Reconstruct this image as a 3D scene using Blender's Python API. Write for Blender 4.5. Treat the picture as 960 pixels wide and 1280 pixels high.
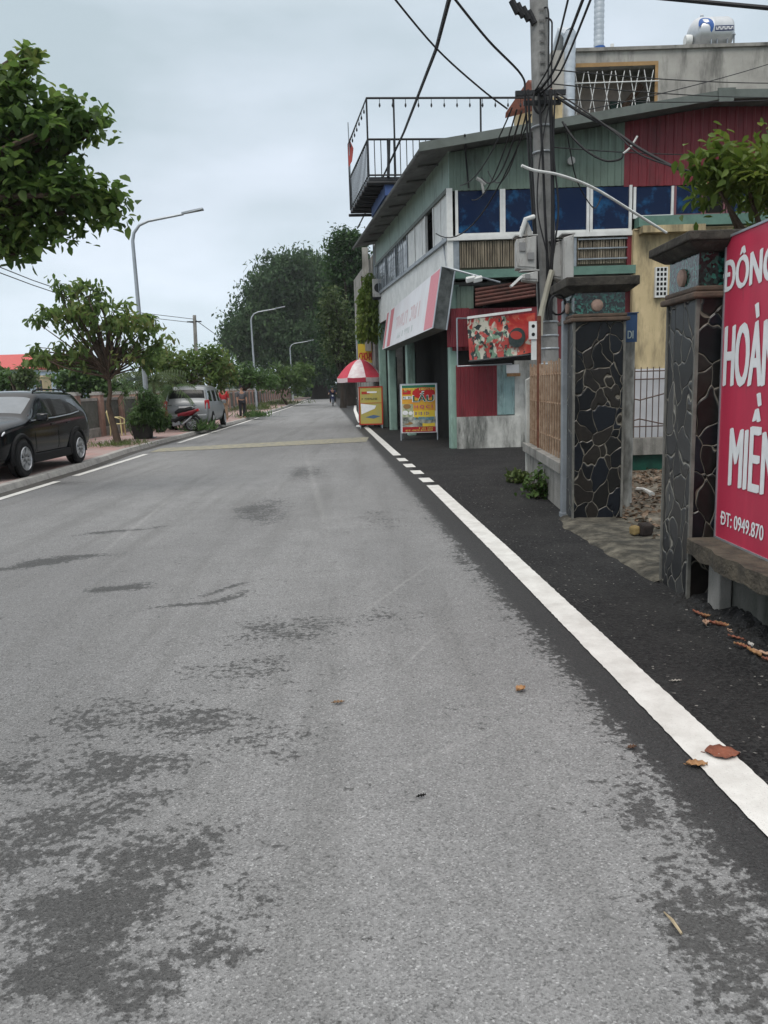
import bpy, bmesh, math, random
import numpy as np
from mathutils import Vector, Matrix

random.seed(7)
RNG = np.random.default_rng(11)
PI = math.pi
for o in list(bpy.data.objects):
    bpy.data.objects.remove(o)
SC = bpy.context.scene
COL = SC.collection

# ------------------------------------------------------------------ camera
F_PX, PITCH, ROLL, CAM_H = 961.0, math.atan(158/961), math.radians(1.8), 1.6
cam = bpy.data.cameras.new('camera')
cam.sensor_fit = 'VERTICAL'; cam.sensor_height = 36; cam.lens = F_PX/1280*36
cam.clip_start = 0.05; cam.clip_end = 3000
camo = bpy.data.objects.new('camera', cam); COL.objects.link(camo)
camo.matrix_world = Matrix.Translation((0, 0, CAM_H)) @ Matrix.Rotation(PI/2-PITCH, 4, 'X') @ Matrix.Rotation(-ROLL, 4, 'Z')
SC.camera = camo

# ------------------------------------------------------------------ light
SUN_EL, SUN_ROT = math.radians(58), math.radians(200)
W = bpy.data.worlds.new('World'); SC.world = W; W.use_nodes = True
def build_world():
    nt = W.node_tree; N = nt.nodes; L = nt.links; N.clear()
    out = N.new('ShaderNodeOutputWorld'); bg = N.new('ShaderNodeBackground')
    tc = N.new('ShaderNodeTexCoord')
    sky = N.new('ShaderNodeTexSky'); sky.sky_type = 'NISHITA'; sky.sun_disc = False
    sky.sun_elevation = SUN_EL; sky.sun_rotation = SUN_ROT; sky.dust_density = 3; sky.air_density = 1.2
    mp = N.new('ShaderNodeMapping'); mp.inputs['Scale'].default_value = (1.0, 1.0, 2.6)
    L.new(tc.outputs['Generated'], mp.inputs['Vector'])
    ns = N.new('ShaderNodeTexNoise'); ns.inputs['Scale'].default_value = 2.1; ns.inputs['Detail'].default_value = 5; ns.inputs['Roughness'].default_value = .5
    L.new(mp.outputs['Vector'], ns.inputs['Vector'])
    cr = N.new('ShaderNodeValToRGB')
    cr.color_ramp.elements[0].position = .38; cr.color_ramp.elements[0].color = (5.0, 5.95, 6.5, 1)
    cr.color_ramp.elements[1].position = .66; cr.color_ramp.elements[1].color = (7.3, 8.1, 9.1, 1)
    L.new(ns.outputs['Fac'], cr.inputs['Fac'])
    # overcast: brighter towards the zenith
    sx = N.new('ShaderNodeSeparateXYZ'); L.new(tc.outputs['Generated'], sx.inputs[0])
    mr = N.new('ShaderNodeMapRange'); mr.inputs['From Min'].default_value = 0.4; mr.inputs['From Max'].default_value = 1
    mr.inputs['To Min'].default_value = 0; mr.inputs['To Max'].default_value = 1
    L.new(sx.outputs['Z'], mr.inputs['Value'])
    hz = N.new('ShaderNodeMapRange'); hz.inputs['From Min'].default_value = 0.0; hz.inputs['From Max'].default_value = .22
    hz.inputs['To Min'].default_value = 1.28; hz.inputs['To Max'].default_value = 1.0
    L.new(sx.outputs['Z'], hz.inputs['Value'])
    mul = N.new('ShaderNodeVectorMath'); mul.operation = 'SCALE'
    L.new(cr.outputs['Color'], mul.inputs[0]); L.new(hz.outputs[0], mul.inputs['Scale'])
    zen = N.new('ShaderNodeMixRGB'); zen.inputs['Color2'].default_value = (17.5, 17.2, 16.8, 1)
    L.new(mr.outputs[0], zen.inputs['Fac']); L.new(mul.outputs['Vector'], zen.inputs['Color1'])
    mix = N.new('ShaderNodeMixRGB'); mix.inputs['Fac'].default_value = .93
    L.new(sky.outputs['Color'], mix.inputs['Color1']); L.new(zen.outputs['Color'], mix.inputs['Color2'])
    bg.inputs['Strength'].default_value = .1
    L.new(mix.outputs['Color'], bg.inputs['Color']); L.new(bg.outputs[0], out.inputs[0])
build_world()
sun = bpy.data.lights.new('sun', 'SUN'); sun.energy = 1.45; sun.angle = math.radians(25); sun.color = (1, .955, .89)
suno = bpy.data.objects.new('sun', sun); COL.objects.link(suno)
suno.rotation_euler = (PI/2-SUN_EL, 0, PI-SUN_ROT)
SC.view_settings.view_transform = 'Standard'; SC.view_settings.look = 'None'
SC.view_settings.gamma = 1; SC.view_settings.use_curve_mapping = False
SC.view_settings.exposure = 0.15

# ------------------------------------------------------------------ helpers
def ray(px, py):
    u = px-480; v = 640-py
    a = u*math.cos(ROLL)+v*math.sin(ROLL); b = -u*math.sin(ROLL)+v*math.cos(ROLL)
    return Vector((a, F_PX*math.cos(PITCH)+b*math.sin(PITCH), -F_PX*math.sin(PITCH)+b*math.cos(PITCH)))
O = Vector((0, 0, CAM_H))
def G(px, py, z=0.0):
    d = ray(px, py); return O + d*((z-CAM_H)/d.z)
def at(px, py, Y):
    d = ray(px, py); return O + d*(Y/d.y)
def atX(px, py, X):
    d = ray(px, py); return O + d*(X/d.x)
def interp(tab, y):
    return float(np.interp(y, [t[0] for t in tab], [t[1] for t in tab]))

class MB:
    def __init__(s): s.v = []; s.f = []; s.mi = []; s.m = 0
    def add(s, vs, fs):
        b = len(s.v); s.v += [tuple(v) for v in vs]
        for f in fs: s.f.append(tuple(b+i for i in f)); s.mi.append(s.m)
        return s
    def box(s, x0, x1, y0, y1, z0, z1):
        vs = [(x0,y0,z0),(x1,y0,z0),(x1,y1,z0),(x0,y1,z0),(x0,y0,z1),(x1,y0,z1),(x1,y1,z1),(x0,y1,z1)]
        return s.add(vs, [(0,3,2,1),(4,5,6,7),(0,1,5,4),(1,2,6,5),(2,3,7,6),(3,0,4,7)])
    def hexa(s, vs):     # 4 bottom (ccw) + 4 top
        return s.add(vs, [(0,3,2,1),(4,5,6,7),(0,1,5,4),(1,2,6,5),(2,3,7,6),(3,0,4,7)])
    def obox(s, c, ax, ay, az):   # centre and half axes
        c, ax, ay, az = map(Vector, (c, ax, ay, az))
        return s.hexa([c-ax-ay-az, c+ax-ay-az, c+ax+ay-az, c-ax+ay-az, c-ax-ay+az, c+ax-ay+az, c+ax+ay+az, c-ax+ay+az])
    def quad(s, a, b, c, d): return s.add([a,b,c,d], [(0,1,2,3)])
    def tube(s, pts, r, n=8, caps=True):
        pts = [Vector(p) for p in pts]; k = len(pts)
        rs = r if isinstance(r, (list, tuple)) else [r]*k
        vs = []; prev = None
        for i, p in enumerate(pts):
            t = (pts[min(i+1,k-1)]-pts[max(i-1,0)])
            if t.length < 1e-9: t = Vector((0,0,1))
            t.normalize()
            if prev is None:
                a = t.cross(Vector((0,0,1)) if abs(t.z) < .9 else Vector((1,0,0))).normalized()
            else:
                a = prev - t*prev.dot(t)
                a = a.normalized() if a.length > 1e-6 else t.orthogonal().normalized()
            prev = a; b = t.cross(a)
            for j in range(n):
                th = 2*PI*j/n; vs.append(p+(a*math.cos(th)+b*math.sin(th))*rs[i])
        fs = []
        for i in range(k-1):
            for j in range(n):
                fs.append((i*n+j, i*n+(j+1)%n, (i+1)*n+(j+1)%n, (i+1)*n+j))
        if caps: fs.append(tuple(range(n-1,-1,-1))); fs.append(tuple((k-1)*n+j for j in range(n)))
        return s.add(vs, fs)
    def lathe(s, prof, c, axis='z', n=24, cap=True):     # prof: (radius, height)
        vs = []; k = len(prof); c = Vector(c)
        for r, h in prof:
            for j in range(n):
                th = 2*PI*j/n; a, b = r*math.cos(th), r*math.sin(th)
                vs.append(c+(Vector((a,b,h)) if axis == 'z' else Vector((h,a,b)) if axis == 'x' else Vector((b,h,a))))
        fs = [(i*n+j, i*n+(j+1)%n, (i+1)*n+(j+1)%n, (i+1)*n+j) for i in range(k-1) for j in range(n)]
        if cap and prof[0][0] > 1e-4: fs.append(tuple(range(n-1,-1,-1)))
        if cap and prof[-1][0] > 1e-4: fs.append(tuple((k-1)*n+j for j in range(n)))
        return s.add(vs, fs)
    def prism(s, poly, ext):      # planar polygon of points, extruded by vector ext
        n = len(poly); e = Vector(ext)
        vs = [Vector(p) for p in poly]+[Vector(p)+e for p in poly]
        fs = [tuple(range(n-1,-1,-1)), tuple(range(n,2*n))]+[(i,(i+1)%n,n+(i+1)%n,n+i) for i in range(n)]
        return s.add(vs, fs)
    def sheet(s, p0, p1, zlo, zhi, pitch=.09, depth=.018, nrm=None):   # ribbed metal sheet standing between p0 and p1 (xy)
        p0 = Vector((p0[0],p0[1],0)); p1 = Vector((p1[0],p1[1],0)); d = p1-p0; Ln = d.length; d.normalize()
        nr = Vector((d.y,-d.x,0)) if nrm is None else Vector(nrm)
        k = max(2, int(Ln/pitch)); vs = []; fs = []
        prof = [(0,0),(.62,0),(.7,1),(.92,1)]
        pts = [((i+a)*Ln/k, q) for i in range(k) for a, q in prof]+[(Ln,0)]
        for (u, q) in pts:
            b = p0+d*u+nr*(q*depth); t = u/Ln
            z0 = zlo(t) if callable(zlo) else zlo; z1 = zhi(t) if callable(zhi) else zhi
            vs += [b+Vector((0,0,z0)), b+Vector((0,0,z1))]
        for i in range(len(pts)-1): fs.append((2*i,2*i+2,2*i+3,2*i+1))
        return s.add(vs, fs)
    def build(s, name, mat, parent=None, smooth=False, bevel=0, local=False):
        off = Vector((0,0,0))
        if parent is not None and not local:
            p = parent
            while p is not None: off += p.location; p = p.parent
        elif parent is None and not local and s.v:
            a = np.array(s.v); off = Vector(((a[:,0].min()+a[:,0].max())/2, (a[:,1].min()+a[:,1].max())/2, a[:,2].min()))
        me = bpy.data.meshes.new(name)
        me.from_pydata([tuple(Vector(v)-off) for v in s.v], [], s.f)
        for mm in (mat if isinstance(mat, (list,tuple)) else [mat]): me.materials.append(mm)
        if any(s.mi): me.polygons.foreach_set('material_index', s.mi)
        bm = bmesh.new(); bm.from_mesh(me); bmesh.ops.recalc_face_normals(bm, faces=bm.faces); bm.to_mesh(me); bm.free()
        if smooth:
            me.polygons.foreach_set('use_smooth', [True]*len(me.polygons)); me.set_sharp_from_angle(angle=math.radians(40))
        me.update()
        o = bpy.data.objects.new(name, me); COL.objects.link(o)
        if parent is not None: o.parent = parent
        elif not local: o.location = off
        if bevel:
            b = o.modifiers.new('bevel', 'BEVEL'); b.width = bevel; b.segments = 2; b.limit_method = 'ANGLE'
        return o

def tag(o, label, cat, group=None):
    o['label'] = label; o['category'] = cat
    if group: o['group'] = group
    return o
def root(name, label, cat, loc=(0,0,0), group=None, rotz=0):
    o = bpy.data.objects.new(name, None); COL.objects.link(o); o.empty_display_size = .1
    o.location = loc; o.rotation_euler = (0,0,rotz)
    return tag(o, label, cat, group)
def struct(o): o['kind'] = 'structure'; return o
def copy_tree(o, parent=None):
    c = o.copy(); COL.objects.link(c)
    if parent is not None: c.parent = parent
    for ch in list(o.children): copy_tree(ch, c)
    return c

# ------------------------------------------------------------------ materials
MATS = {}
def mat(name, c, rough=.7, c2=None, scale=4, metal=0, bump=0, bscale=60, spec=.28, grime=None, coat=0, lo=.35, hi=.65, stretch=(1,1,1), detail=6):
    if name in MATS: return MATS[name]
    m = bpy.data.materials.new(name); m.use_nodes = True; nt = m.node_tree; N = nt.nodes; L = nt.links
    b = N['Principled BSDF']; b.inputs['Roughness'].default_value = rough; b.inputs['Metallic'].default_value = metal
    b.inputs['Specular IOR Level'].default_value = spec
    if coat: b.inputs['Coat Weight'].default_value = coat; b.inputs['Coat Roughness'].default_value = .04
    c2 = c2 or tuple(x*.78 for x in c)
    tc = N.new('ShaderNodeTexCoord'); mp = N.new('ShaderNodeMapping'); mp.inputs['Scale'].default_value = stretch
    geo = N.new('ShaderNodeNewGeometry')
    L.new(geo.outputs['Position'], mp.inputs['Vector'])
    ns = N.new('ShaderNodeTexNoise'); ns.inputs['Scale'].default_value = scale; ns.inputs['Detail'].default_value = detail; ns.inputs['Roughness'].default_value = .62
    L.new(mp.outputs[0], ns.inputs['Vector'])
    cr = N.new('ShaderNodeValToRGB'); e = cr.color_ramp.elements
    e[0].position = lo; e[0].color = (*c, 1); e[1].position = hi; e[1].color = (*c2, 1)
    L.new(ns.outputs['Fac'], cr.inputs['Fac']); col = cr.outputs['Color']
    if grime:      # (colour, amount, scale): vertical streaks of dirt
        mp2 = N.new('ShaderNodeMapping'); mp2.inputs['Scale'].default_value = (1,1,.22)
        L.new(geo.outputs['Position'], mp2.inputs['Vector'])
        n2 = N.new('ShaderNodeTexNoise'); n2.inputs['Scale'].default_value = grime[2]; n2.inputs['Detail'].default_value = 8; n2.inputs['Roughness'].default_value = .7
        L.new(mp2.outputs[0], n2.inputs['Vector'])
        r2 = N.new('ShaderNodeMapRange'); r2.inputs['From Min'].default_value = .62-.3*grime[1]; r2.inputs['From Max'].default_value = .75-.2*grime[1]
        r2.inputs['To Max'].default_value = .85
        L.new(n2.outputs['Fac'], r2.inputs['Value'])
        mx = N.new('ShaderNodeMixRGB'); mx.inputs['Color2'].default_value = (*grime[0], 1)
        L.new(r2.outputs[0], mx.inputs['Fac']); L.new(col, mx.inputs['Color1']); col = mx.outputs['Color']
    L.new(col, b.inputs['Base Color'])
    if bump:
        n3 = N.new('ShaderNodeTexNoise'); n3.inputs['Scale'].default_value = bscale; n3.inputs['Detail'].default_value = 4
        L.new(geo.outputs['Position'], n3.inputs['Vector'])
        bp = N.new('ShaderNodeBump'); bp.inputs['Strength'].default_value = bump; bp.inputs['Distance'].default_value = .02
        L.new(n3.outputs['Fac'], bp.inputs['Height']); L.new(bp.outputs[0], b.inputs['Normal'])
    MATS[name] = m; return m
def flat(name, c, rough=.6, **k): return mat(name, c, rough, c2=tuple(x*.9 for x in c), scale=12, **k)
def leafmat(name, cols, trans=.35, nsc=.9):
    m = bpy.data.materials.new(name); m.use_nodes = True; nt = m.node_tree; N = nt.nodes; L = nt.links
    b = N['Principled BSDF']; b.inputs['Roughness'].default_value = .55; b.inputs['Specular IOR Level'].default_value = .35
    g = N.new('ShaderNodeNewGeometry'); cr = N.new('ShaderNodeValToRGB')
    e = cr.color_ramp.elements
    while len(e) < len(cols): e.new(.5)
    for i, c in enumerate(cols): e[i].position = i/(len(cols)-1)*.97 if i < len(cols)-1 else .97; e[i].color = (*c, 1)
    ns = N.new('ShaderNodeTexNoise'); ns.inputs['Scale'].default_value = nsc; ns.inputs['Detail'].default_value = 2
    L.new(g.outputs['Position'], ns.inputs['Vector'])
    ad = N.new('ShaderNodeMath'); ad.operation = 'MULTIPLY_ADD'; ad.inputs[1].default_value = .6; ad.inputs[2].default_value = -.0
    L.new(g.outputs['Random Per Island'], ad.inputs[0])
    ad2 = N.new('ShaderNodeMath'); ad2.operation = 'MULTIPLY_ADD'; ad2.inputs[1].default_value = 1.3; L.new(ns.outputs['Fac'], ad2.inputs[0])
    sb = N.new('ShaderNodeMath'); sb.operation = 'SUBTRACT'; sb.inputs[1].default_value = .45
    L.new(ad.outputs[0], ad2.inputs[2]); L.new(ad2.outputs[0], sb.inputs[0])
    L.new(sb.outputs[0], cr.inputs['Fac'])
    L.new(cr.outputs[0], b.inputs['Base Color'])
    t = N.new('ShaderNodeBsdfTranslucent'); L.new(cr.outputs[0], t.inputs['Color'])
    mx = N.new('ShaderNodeMixShader'); mx.inputs[0].default_value = trans
    L.new(b.outputs[0], mx.inputs[1]); L.new(t.outputs[0], mx.inputs[2]); L.new(mx.outputs[0], N['Material Output'].inputs['Surface'])
    return m

M = {}
M['white'] = mat('white_paint', (.7,.71,.7), .5, (.55,.56,.55), 3)
M['grimewall'] = mat('stained_white_wall', (.55,.55,.52), .85, (.36,.36,.34), 2.2, grime=((.04,.045,.04), .55, 2.2), bump=.3)
M['concrete'] = mat('concrete', (.30,.29,.27), .9, (.19,.185,.17), 3, bump=.4, grime=((.05,.05,.045), .3, 2))
M['concrete_pale'] = mat('pale_stained_concrete', (.40,.39,.36), .9, (.29,.28,.26), 1.2, grime=((.07,.07,.065), .42, 1.1), bump=.2)
M['poleconc'] = mat('pole_concrete', (.27,.27,.265), .85, (.19,.19,.185), 6, bump=.3, grime=((.09,.09,.085), .25, 5))
M['green_sheet'] = mat('green_sheet_metal', (.165,.225,.185), .5, (.125,.17,.14), 1.2, grime=((.07,.085,.07), .33, 2.2))
M['red_sheet'] = mat('red_sheet_metal', (.21,.03,.04), .5, (.15,.022,.03), 1.2, grime=((.085,.02,.022), .33, 2.2))
M['teal'] = mat('pale_teal_paint', (.33,.43,.39), .6, (.25,.34,.31), 2, grime=((.12,.14,.12), .3, 3))
M['tealcol'] = mat('teal_column_paint', (.27,.40,.34), .6, (.2,.3,.26), 2, grime=((.1,.12,.1), .3, 3))
M['teal_blue'] = mat('pale_blue_sheet', (.30,.42,.42), .6, (.22,.33,.33), 3, grime=((.06,.07,.06), .35, 4))
M['roofgrey'] = mat('grey_roof_sheet', (.16,.165,.16), .65, (.10,.10,.10), 2, grime=((.05,.05,.05), .3, 2))
M['fascia'] = mat('fascia_greygreen', (.135,.155,.145), .6, (.1,.115,.105), 3)
M['greenbeam'] = mat('green_beam', (.12,.22,.18), .6, (.08,.15,.125), 3)
M['bamboo'] = mat('bamboo', (.27,.23,.17), .75, (.12,.10,.075), 9, stretch=(1,1,.25))
M['glassblue'] = mat('blue_glass', (.0025,.012,.045), .12, (.012,.085,.20), 2.0, spec=.15, lo=.52, hi=.66)  # lighter cyan blotches are reflections put into the glass colour
M['glassdark'] = mat('dark_glass', (.008,.009,.01), .05, (.012,.013,.014), 2, spec=.6)
M['glass_ws'] = mat('windscreen_glass', (.10,.115,.13), .05, (.14,.16,.18), 2, spec=1.0)  # pale blue-grey base holds the reflected sky as colour
M['black'] = flat('black_void', (.006,.006,.006), .9)
M['blackmetal'] = flat('black_metal', (.02,.022,.025), .5)
M['cable'] = flat('cable_black', (.015,.015,.017), .6)
M['yellowwall'] = mat('yellow_wall', (.56,.45,.27), .85, (.45,.36,.21), 1.5, grime=((.10,.085,.055), .5, 1.6))
M['greymetal'] = mat('grey_steel', (.30,.33,.36), .45, (.2,.22,.24), 4, metal=.4)
M['galv'] = mat('galvanised', (.42,.45,.48), .4, (.32,.35,.38), 3, metal=.6)
M['duct'] = mat('silver_duct', (.5,.54,.58), .4, (.4,.44,.48), 3, metal=.5)
M['boxgrey'] = mat('meter_box_grey', (.42,.42,.41), .55, (.33,.33,.32), 4, grime=((.12,.1,.08), .25, 8))
M['rust'] = mat('rusty_pipe', (.16,.06,.035), .8, (.09,.03,.02), 12)
M['tanbars'] = mat('rusted_tan_iron', (.37,.27,.19), .85, (.22,.14,.09), 9)
M['stone'] = None
M['carblack'] = mat('black_car_paint', (.003,.0032,.004), .12, (.004,.0045,.006), 1, spec=.42)
M['glassside'] = mat('side_glass', (.012,.014,.016), .03, (.03,.035,.04), 2.5, spec=1.0)
M['plastic'] = flat('black_plastic', (.009,.009,.010), .55, spec=.15)
M['silver'] = mat('silver_car_paint', (.25,.262,.275), .35, (.21,.22,.23), 1, metal=.25, coat=.3)
M['tyre'] = flat('tyre_rubber', (.012,.012,.013), .85)
M['alloy'] = flat('alloy_rim', (.46,.47,.49), .3, metal=.5)
M['lens'] = flat('clear_lens', (.55,.57,.6), .1)
M['redlens'] = flat('red_lens', (.35,.015,.02), .2)
M['redpaint'] = flat('red_paint', (.17,.009,.018), .3)
M['signred'] = mat('sign_red_vinyl', (.52,.04,.085), .42, (.43,.034,.072), 1.6, bump=.25, bscale=5, stretch=(1,3,.3), grime=((.22,.05,.06), .12, 4))
M['signwhite'] = flat('sign_white', (.78,.79,.80), .5)
M['chairyellow'] = flat('yellow_plastic', (.62,.55,.28), .5)
M['pinkpost'] = mat('pink_fence_pillar', (.36,.23,.19), .85, (.27,.17,.14), 5, grime=((.13,.1,.08), .3, 4))
M['fencepanel'] = mat('grey_fence_panel', (.13,.135,.125), .85, (.085,.09,.08), 6, bump=.3)
M['fencecap'] = mat('fence_rail_grey', (.36,.35,.33), .85, (.25,.24,.23), 5)
M['bark'] = mat('bark', (.10,.07,.05), .9, (.055,.04,.03), 12, bump=.6, stretch=(1,1,.3))
M['barkdark'] = mat('dark_bark', (.04,.03,.024), .95, (.022,.018,.014), 8, bump=.5, stretch=(1,1,.3))
M['pot'] = mat('dark_pot', (.05,.045,.04), .8, (.03,.028,.025), 8)
M['brownleaf'] = mat('dry_leaf_brown', (.24,.085,.05), .6, (.13,.045,.028), 30)
M['tanleaf'] = mat('dry_leaf_tan', (.36,.2,.09), .6, (.22,.115,.055), 30)
M['tile'] = mat('orange_roof_tile', (.30,.11,.075), .8, (.2,.08,.06), 8)
M['redroof'] = mat('red_roof', (.48,.09,.08), .6, (.4,.075,.07), 4)
M['bluewall'] = mat('pale_blue_wall', (.36,.43,.52), .8, (.31,.37,.45), 2)
M['cream'] = mat('cream_wall', (.58,.47,.30), .8, (.48,.38,.24), 2)
M['skin'] = flat('skin', (.35,.2,.14), .6)
M['darkcloth'] = flat('dark_cloth', (.02,.02,.025), .9)
M['greycloth'] = flat('grey_cloth', (.1,.1,.11), .9)
M['redcloth'] = flat('red_cloth', (.4,.03,.035), .9)
M['bluecloth'] = flat('navy_cloth', (.02,.025,.07), .9)
M['steel'] = mat('stainless_tank', (.5,.52,.54), .35, (.42,.44,.46), 3, metal=.6)
M['logoblue'] = flat('logo_blue', (.03,.10,.32), .4)
M['darkblue'] = flat('dark_blue_label', (.02,.03,.10), .4)
M['bluepanel'] = mat('blue_panel', (.06,.11,.28), .6, (.045,.08,.2), 3)
M['signblue'] = mat('blue_sign', (.03,.07,.16), .5, (.025,.055,.12), 4)
M['cablegreen'] = flat('dark_green_panel', (.012,.06,.045), .5)
M['debris'] = mat('litter_white', (.55,.53,.5), .8, (.4,.38,.35), 20)

def wood_stick(): return mat('dry_stick', (.40,.33,.22), .8, (.25,.2,.13), 30)

# stone cladding with pale mortar joints
def stone_mat(name, cols, joint, scale, rot):
    m = bpy.data.materials.new(name); m.use_nodes = True; nt = m.node_tree; N = nt.nodes; L = nt.links
    b = N['Principled BSDF']; b.inputs['Roughness'].default_value = .35; b.inputs['Specular IOR Level'].default_value = .3
    g = N.new('ShaderNodeNewGeometry'); mp = N.new('ShaderNodeMapping'); mp.inputs['Rotation'].default_value = rot; mp.inputs['Scale'].default_value = (1,1,.72)
    L.new(g.outputs['Position'], mp.inputs[0])
    ds = N.new('ShaderNodeTexNoise'); ds.inputs['Scale'].default_value = 3; L.new(mp.outputs[0], ds.inputs['Vector'])
    md = N.new('ShaderNodeMixRGB'); md.blend_type = 'ADD'; md.inputs['Fac'].default_value = .3; L.new(mp.outputs[0], md.inputs['Color1']); L.new(ds.outputs['Color'], md.inputs['Color2'])
    v = N.new('ShaderNodeTexVoronoi'); v.inputs['Scale'].default_value = scale; v.inputs['Randomness'].default_value = .95
    e = N.new('ShaderNodeTexVoronoi'); e.feature = 'DISTANCE_TO_EDGE'; e.inputs['Scale'].default_value = scale; e.inputs['Randomness'].default_value = .95
    L.new(md.outputs[0], v.inputs['Vector']); L.new(md.outputs[0], e.inputs['Vector'])
    sp = N.new('ShaderNodeSeparateColor'); L.new(v.outputs['Color'], sp.inputs[0])
    cr = N.new('ShaderNodeValToRGB'); cr.color_ramp.interpolation = 'CONSTANT'; el = cr.color_ramp.elements
    while len(el) < len(cols): el.new(.5)
    for i, c in enumerate(cols): el[i].position = i/len(cols); el[i].color = (*c, 1)
    L.new(sp.outputs[0], cr.inputs['Fac'])
    n2 = N.new('ShaderNodeTexNoise'); n2.inputs['Scale'].default_value = 25; n2.inputs['Detail'].default_value = 6; L.new(g.outputs['Position'], n2.inputs['Vector'])
    mv = N.new('ShaderNodeMixRGB'); mv.blend_type = 'MULTIPLY'; mv.inputs['Fac'].default_value = .85; L.new(cr.outputs[0], mv.inputs['Color1']); L.new(n2.outputs['Fac'], mv.inputs['Color2'])
    n3 = N.new('ShaderNodeTexNoise'); n3.inputs['Scale'].default_value = 6; L.new(g.outputs['Position'], n3.inputs['Vector'])
    wd = N.new('ShaderNodeMapRange'); wd.inputs['From Min'].default_value = .35; wd.inputs['From Max'].default_value = .65; wd.inputs['To Min'].default_value = .003; wd.inputs['To Max'].default_value = .028
    L.new(n3.outputs['Fac'], wd.inputs['Value'])
    lt = N.new('ShaderNodeMath'); lt.operation = 'LESS_THAN'; L.new(e.outputs['Distance'], lt.inputs[0]); L.new(wd.outputs[0], lt.inputs[1])
    mx = N.new('ShaderNodeMixRGB'); mx.inputs['Color2'].default_value = (*joint, 1); L.new(lt.outputs[0], mx.inputs['Fac']); L.new(mv.outputs[0], mx.inputs['Color1'])
    L.new(mx.outputs[0], b.inputs['Base Color'])
    rr = N.new('ShaderNodeMapRange'); rr.inputs['To Min'].default_value = .22; rr.inputs['To Max'].default_value = .5; L.new(n2.outputs['Fac'], rr.inputs['Value']); L.new(rr.outputs[0], b.inputs['Roughness'])
    bp = N.new('ShaderNodeBump'); bp.inputs['Strength'].default_value = 1; bp.inputs['Distance'].default_value = .022
    mn = N.new('ShaderNodeMath'); mn.operation = 'MINIMUM'; mn.inputs[1].default_value = .05; L.new(e.outputs['Distance'], mn.inputs[0])
    ml = N.new('ShaderNodeMath'); ml.operation = 'MULTIPLY'; ml.inputs[1].default_value = 8; L.new(mn.outputs[0], ml.inputs[0])
    L.new(ml.outputs[0], bp.inputs['Height']); L.new(bp.outputs[0], b.inputs['Normal'])
    return m
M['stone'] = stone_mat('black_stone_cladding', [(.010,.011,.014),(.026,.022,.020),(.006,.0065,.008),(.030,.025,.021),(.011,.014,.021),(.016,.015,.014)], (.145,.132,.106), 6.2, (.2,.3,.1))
M['stone_lit_side'] = stone_mat('lit_stone_cladding', [(.05,.053,.056),(.065,.067,.069),(.035,.037,.04),(.10,.101,.10),(.042,.044,.047),(.06,.058,.056)], (.22,.21,.18), 5.6, (.1,.2,.5))  # same stone made paler: reflected light on the road-facing sides, put into the colour
def mosaic():
    m = bpy.data.materials.new('green_glass_mosaic'); m.use_nodes = True; nt = m.node_tree; N = nt.nodes; L = nt.links
    b = N['Principled BSDF']; b.inputs['Roughness'].default_value = .15
    g = N.new('ShaderNodeNewGeometry'); v = N.new('ShaderNodeTexVoronoi'); v.inputs['Scale'].default_value = 45; L.new(g.outputs['Position'], v.inputs['Vector'])
    sp = N.new('ShaderNodeSeparateColor'); L.new(v.outputs['Color'], sp.inputs[0])
    cr = N.new('ShaderNodeValToRGB'); el = cr.color_ramp.elements; el[0].color = (.004,.009,.008,1); el[0].position = .5; el[1].color = (.03,.14,.11,1); el[1].position = .95
    L.new(sp.outputs[0], cr.inputs['Fac']); L.new(cr.outputs[0], b.inputs['Base Color'])
    bp = N.new('ShaderNodeBump'); bp.inputs['Strength'].default_value = .8; L.new(v.outputs['Distance'], bp.inputs['Height']); L.new(bp.outputs[0], b.inputs['Normal'])
    return m
M['mosaic'] = mosaic()

# ------------------------------------------------------------------ asphalt
RLINE = [(-6,1.85),(3,1.36),(7,1.12),(12.2,.78),(18,.31),(29.3,-.52),(35.5,-1.0),(52.5,-1.75),(92,-2.95),(140,-4.2)]
LLINE = [(-6,-6.0),(12.2,-6.1),(19.7,-6.2),(25,-6.45),(38,-6.8),(65,-7.75),(95,-9.2),(140,-11.4)]
KERB = [(-6,-6.25),(8,-6.35),(13,-6.5),(17,-6.62),(21,-6.95),(31,-7.05),(40,-7.15),(65,-8.1),(95,-9.55),(140,-11.8)]
FENCE = [(6,-10.25),(32,-10.15),(65,-11.3),(110,-12.6)]

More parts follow.
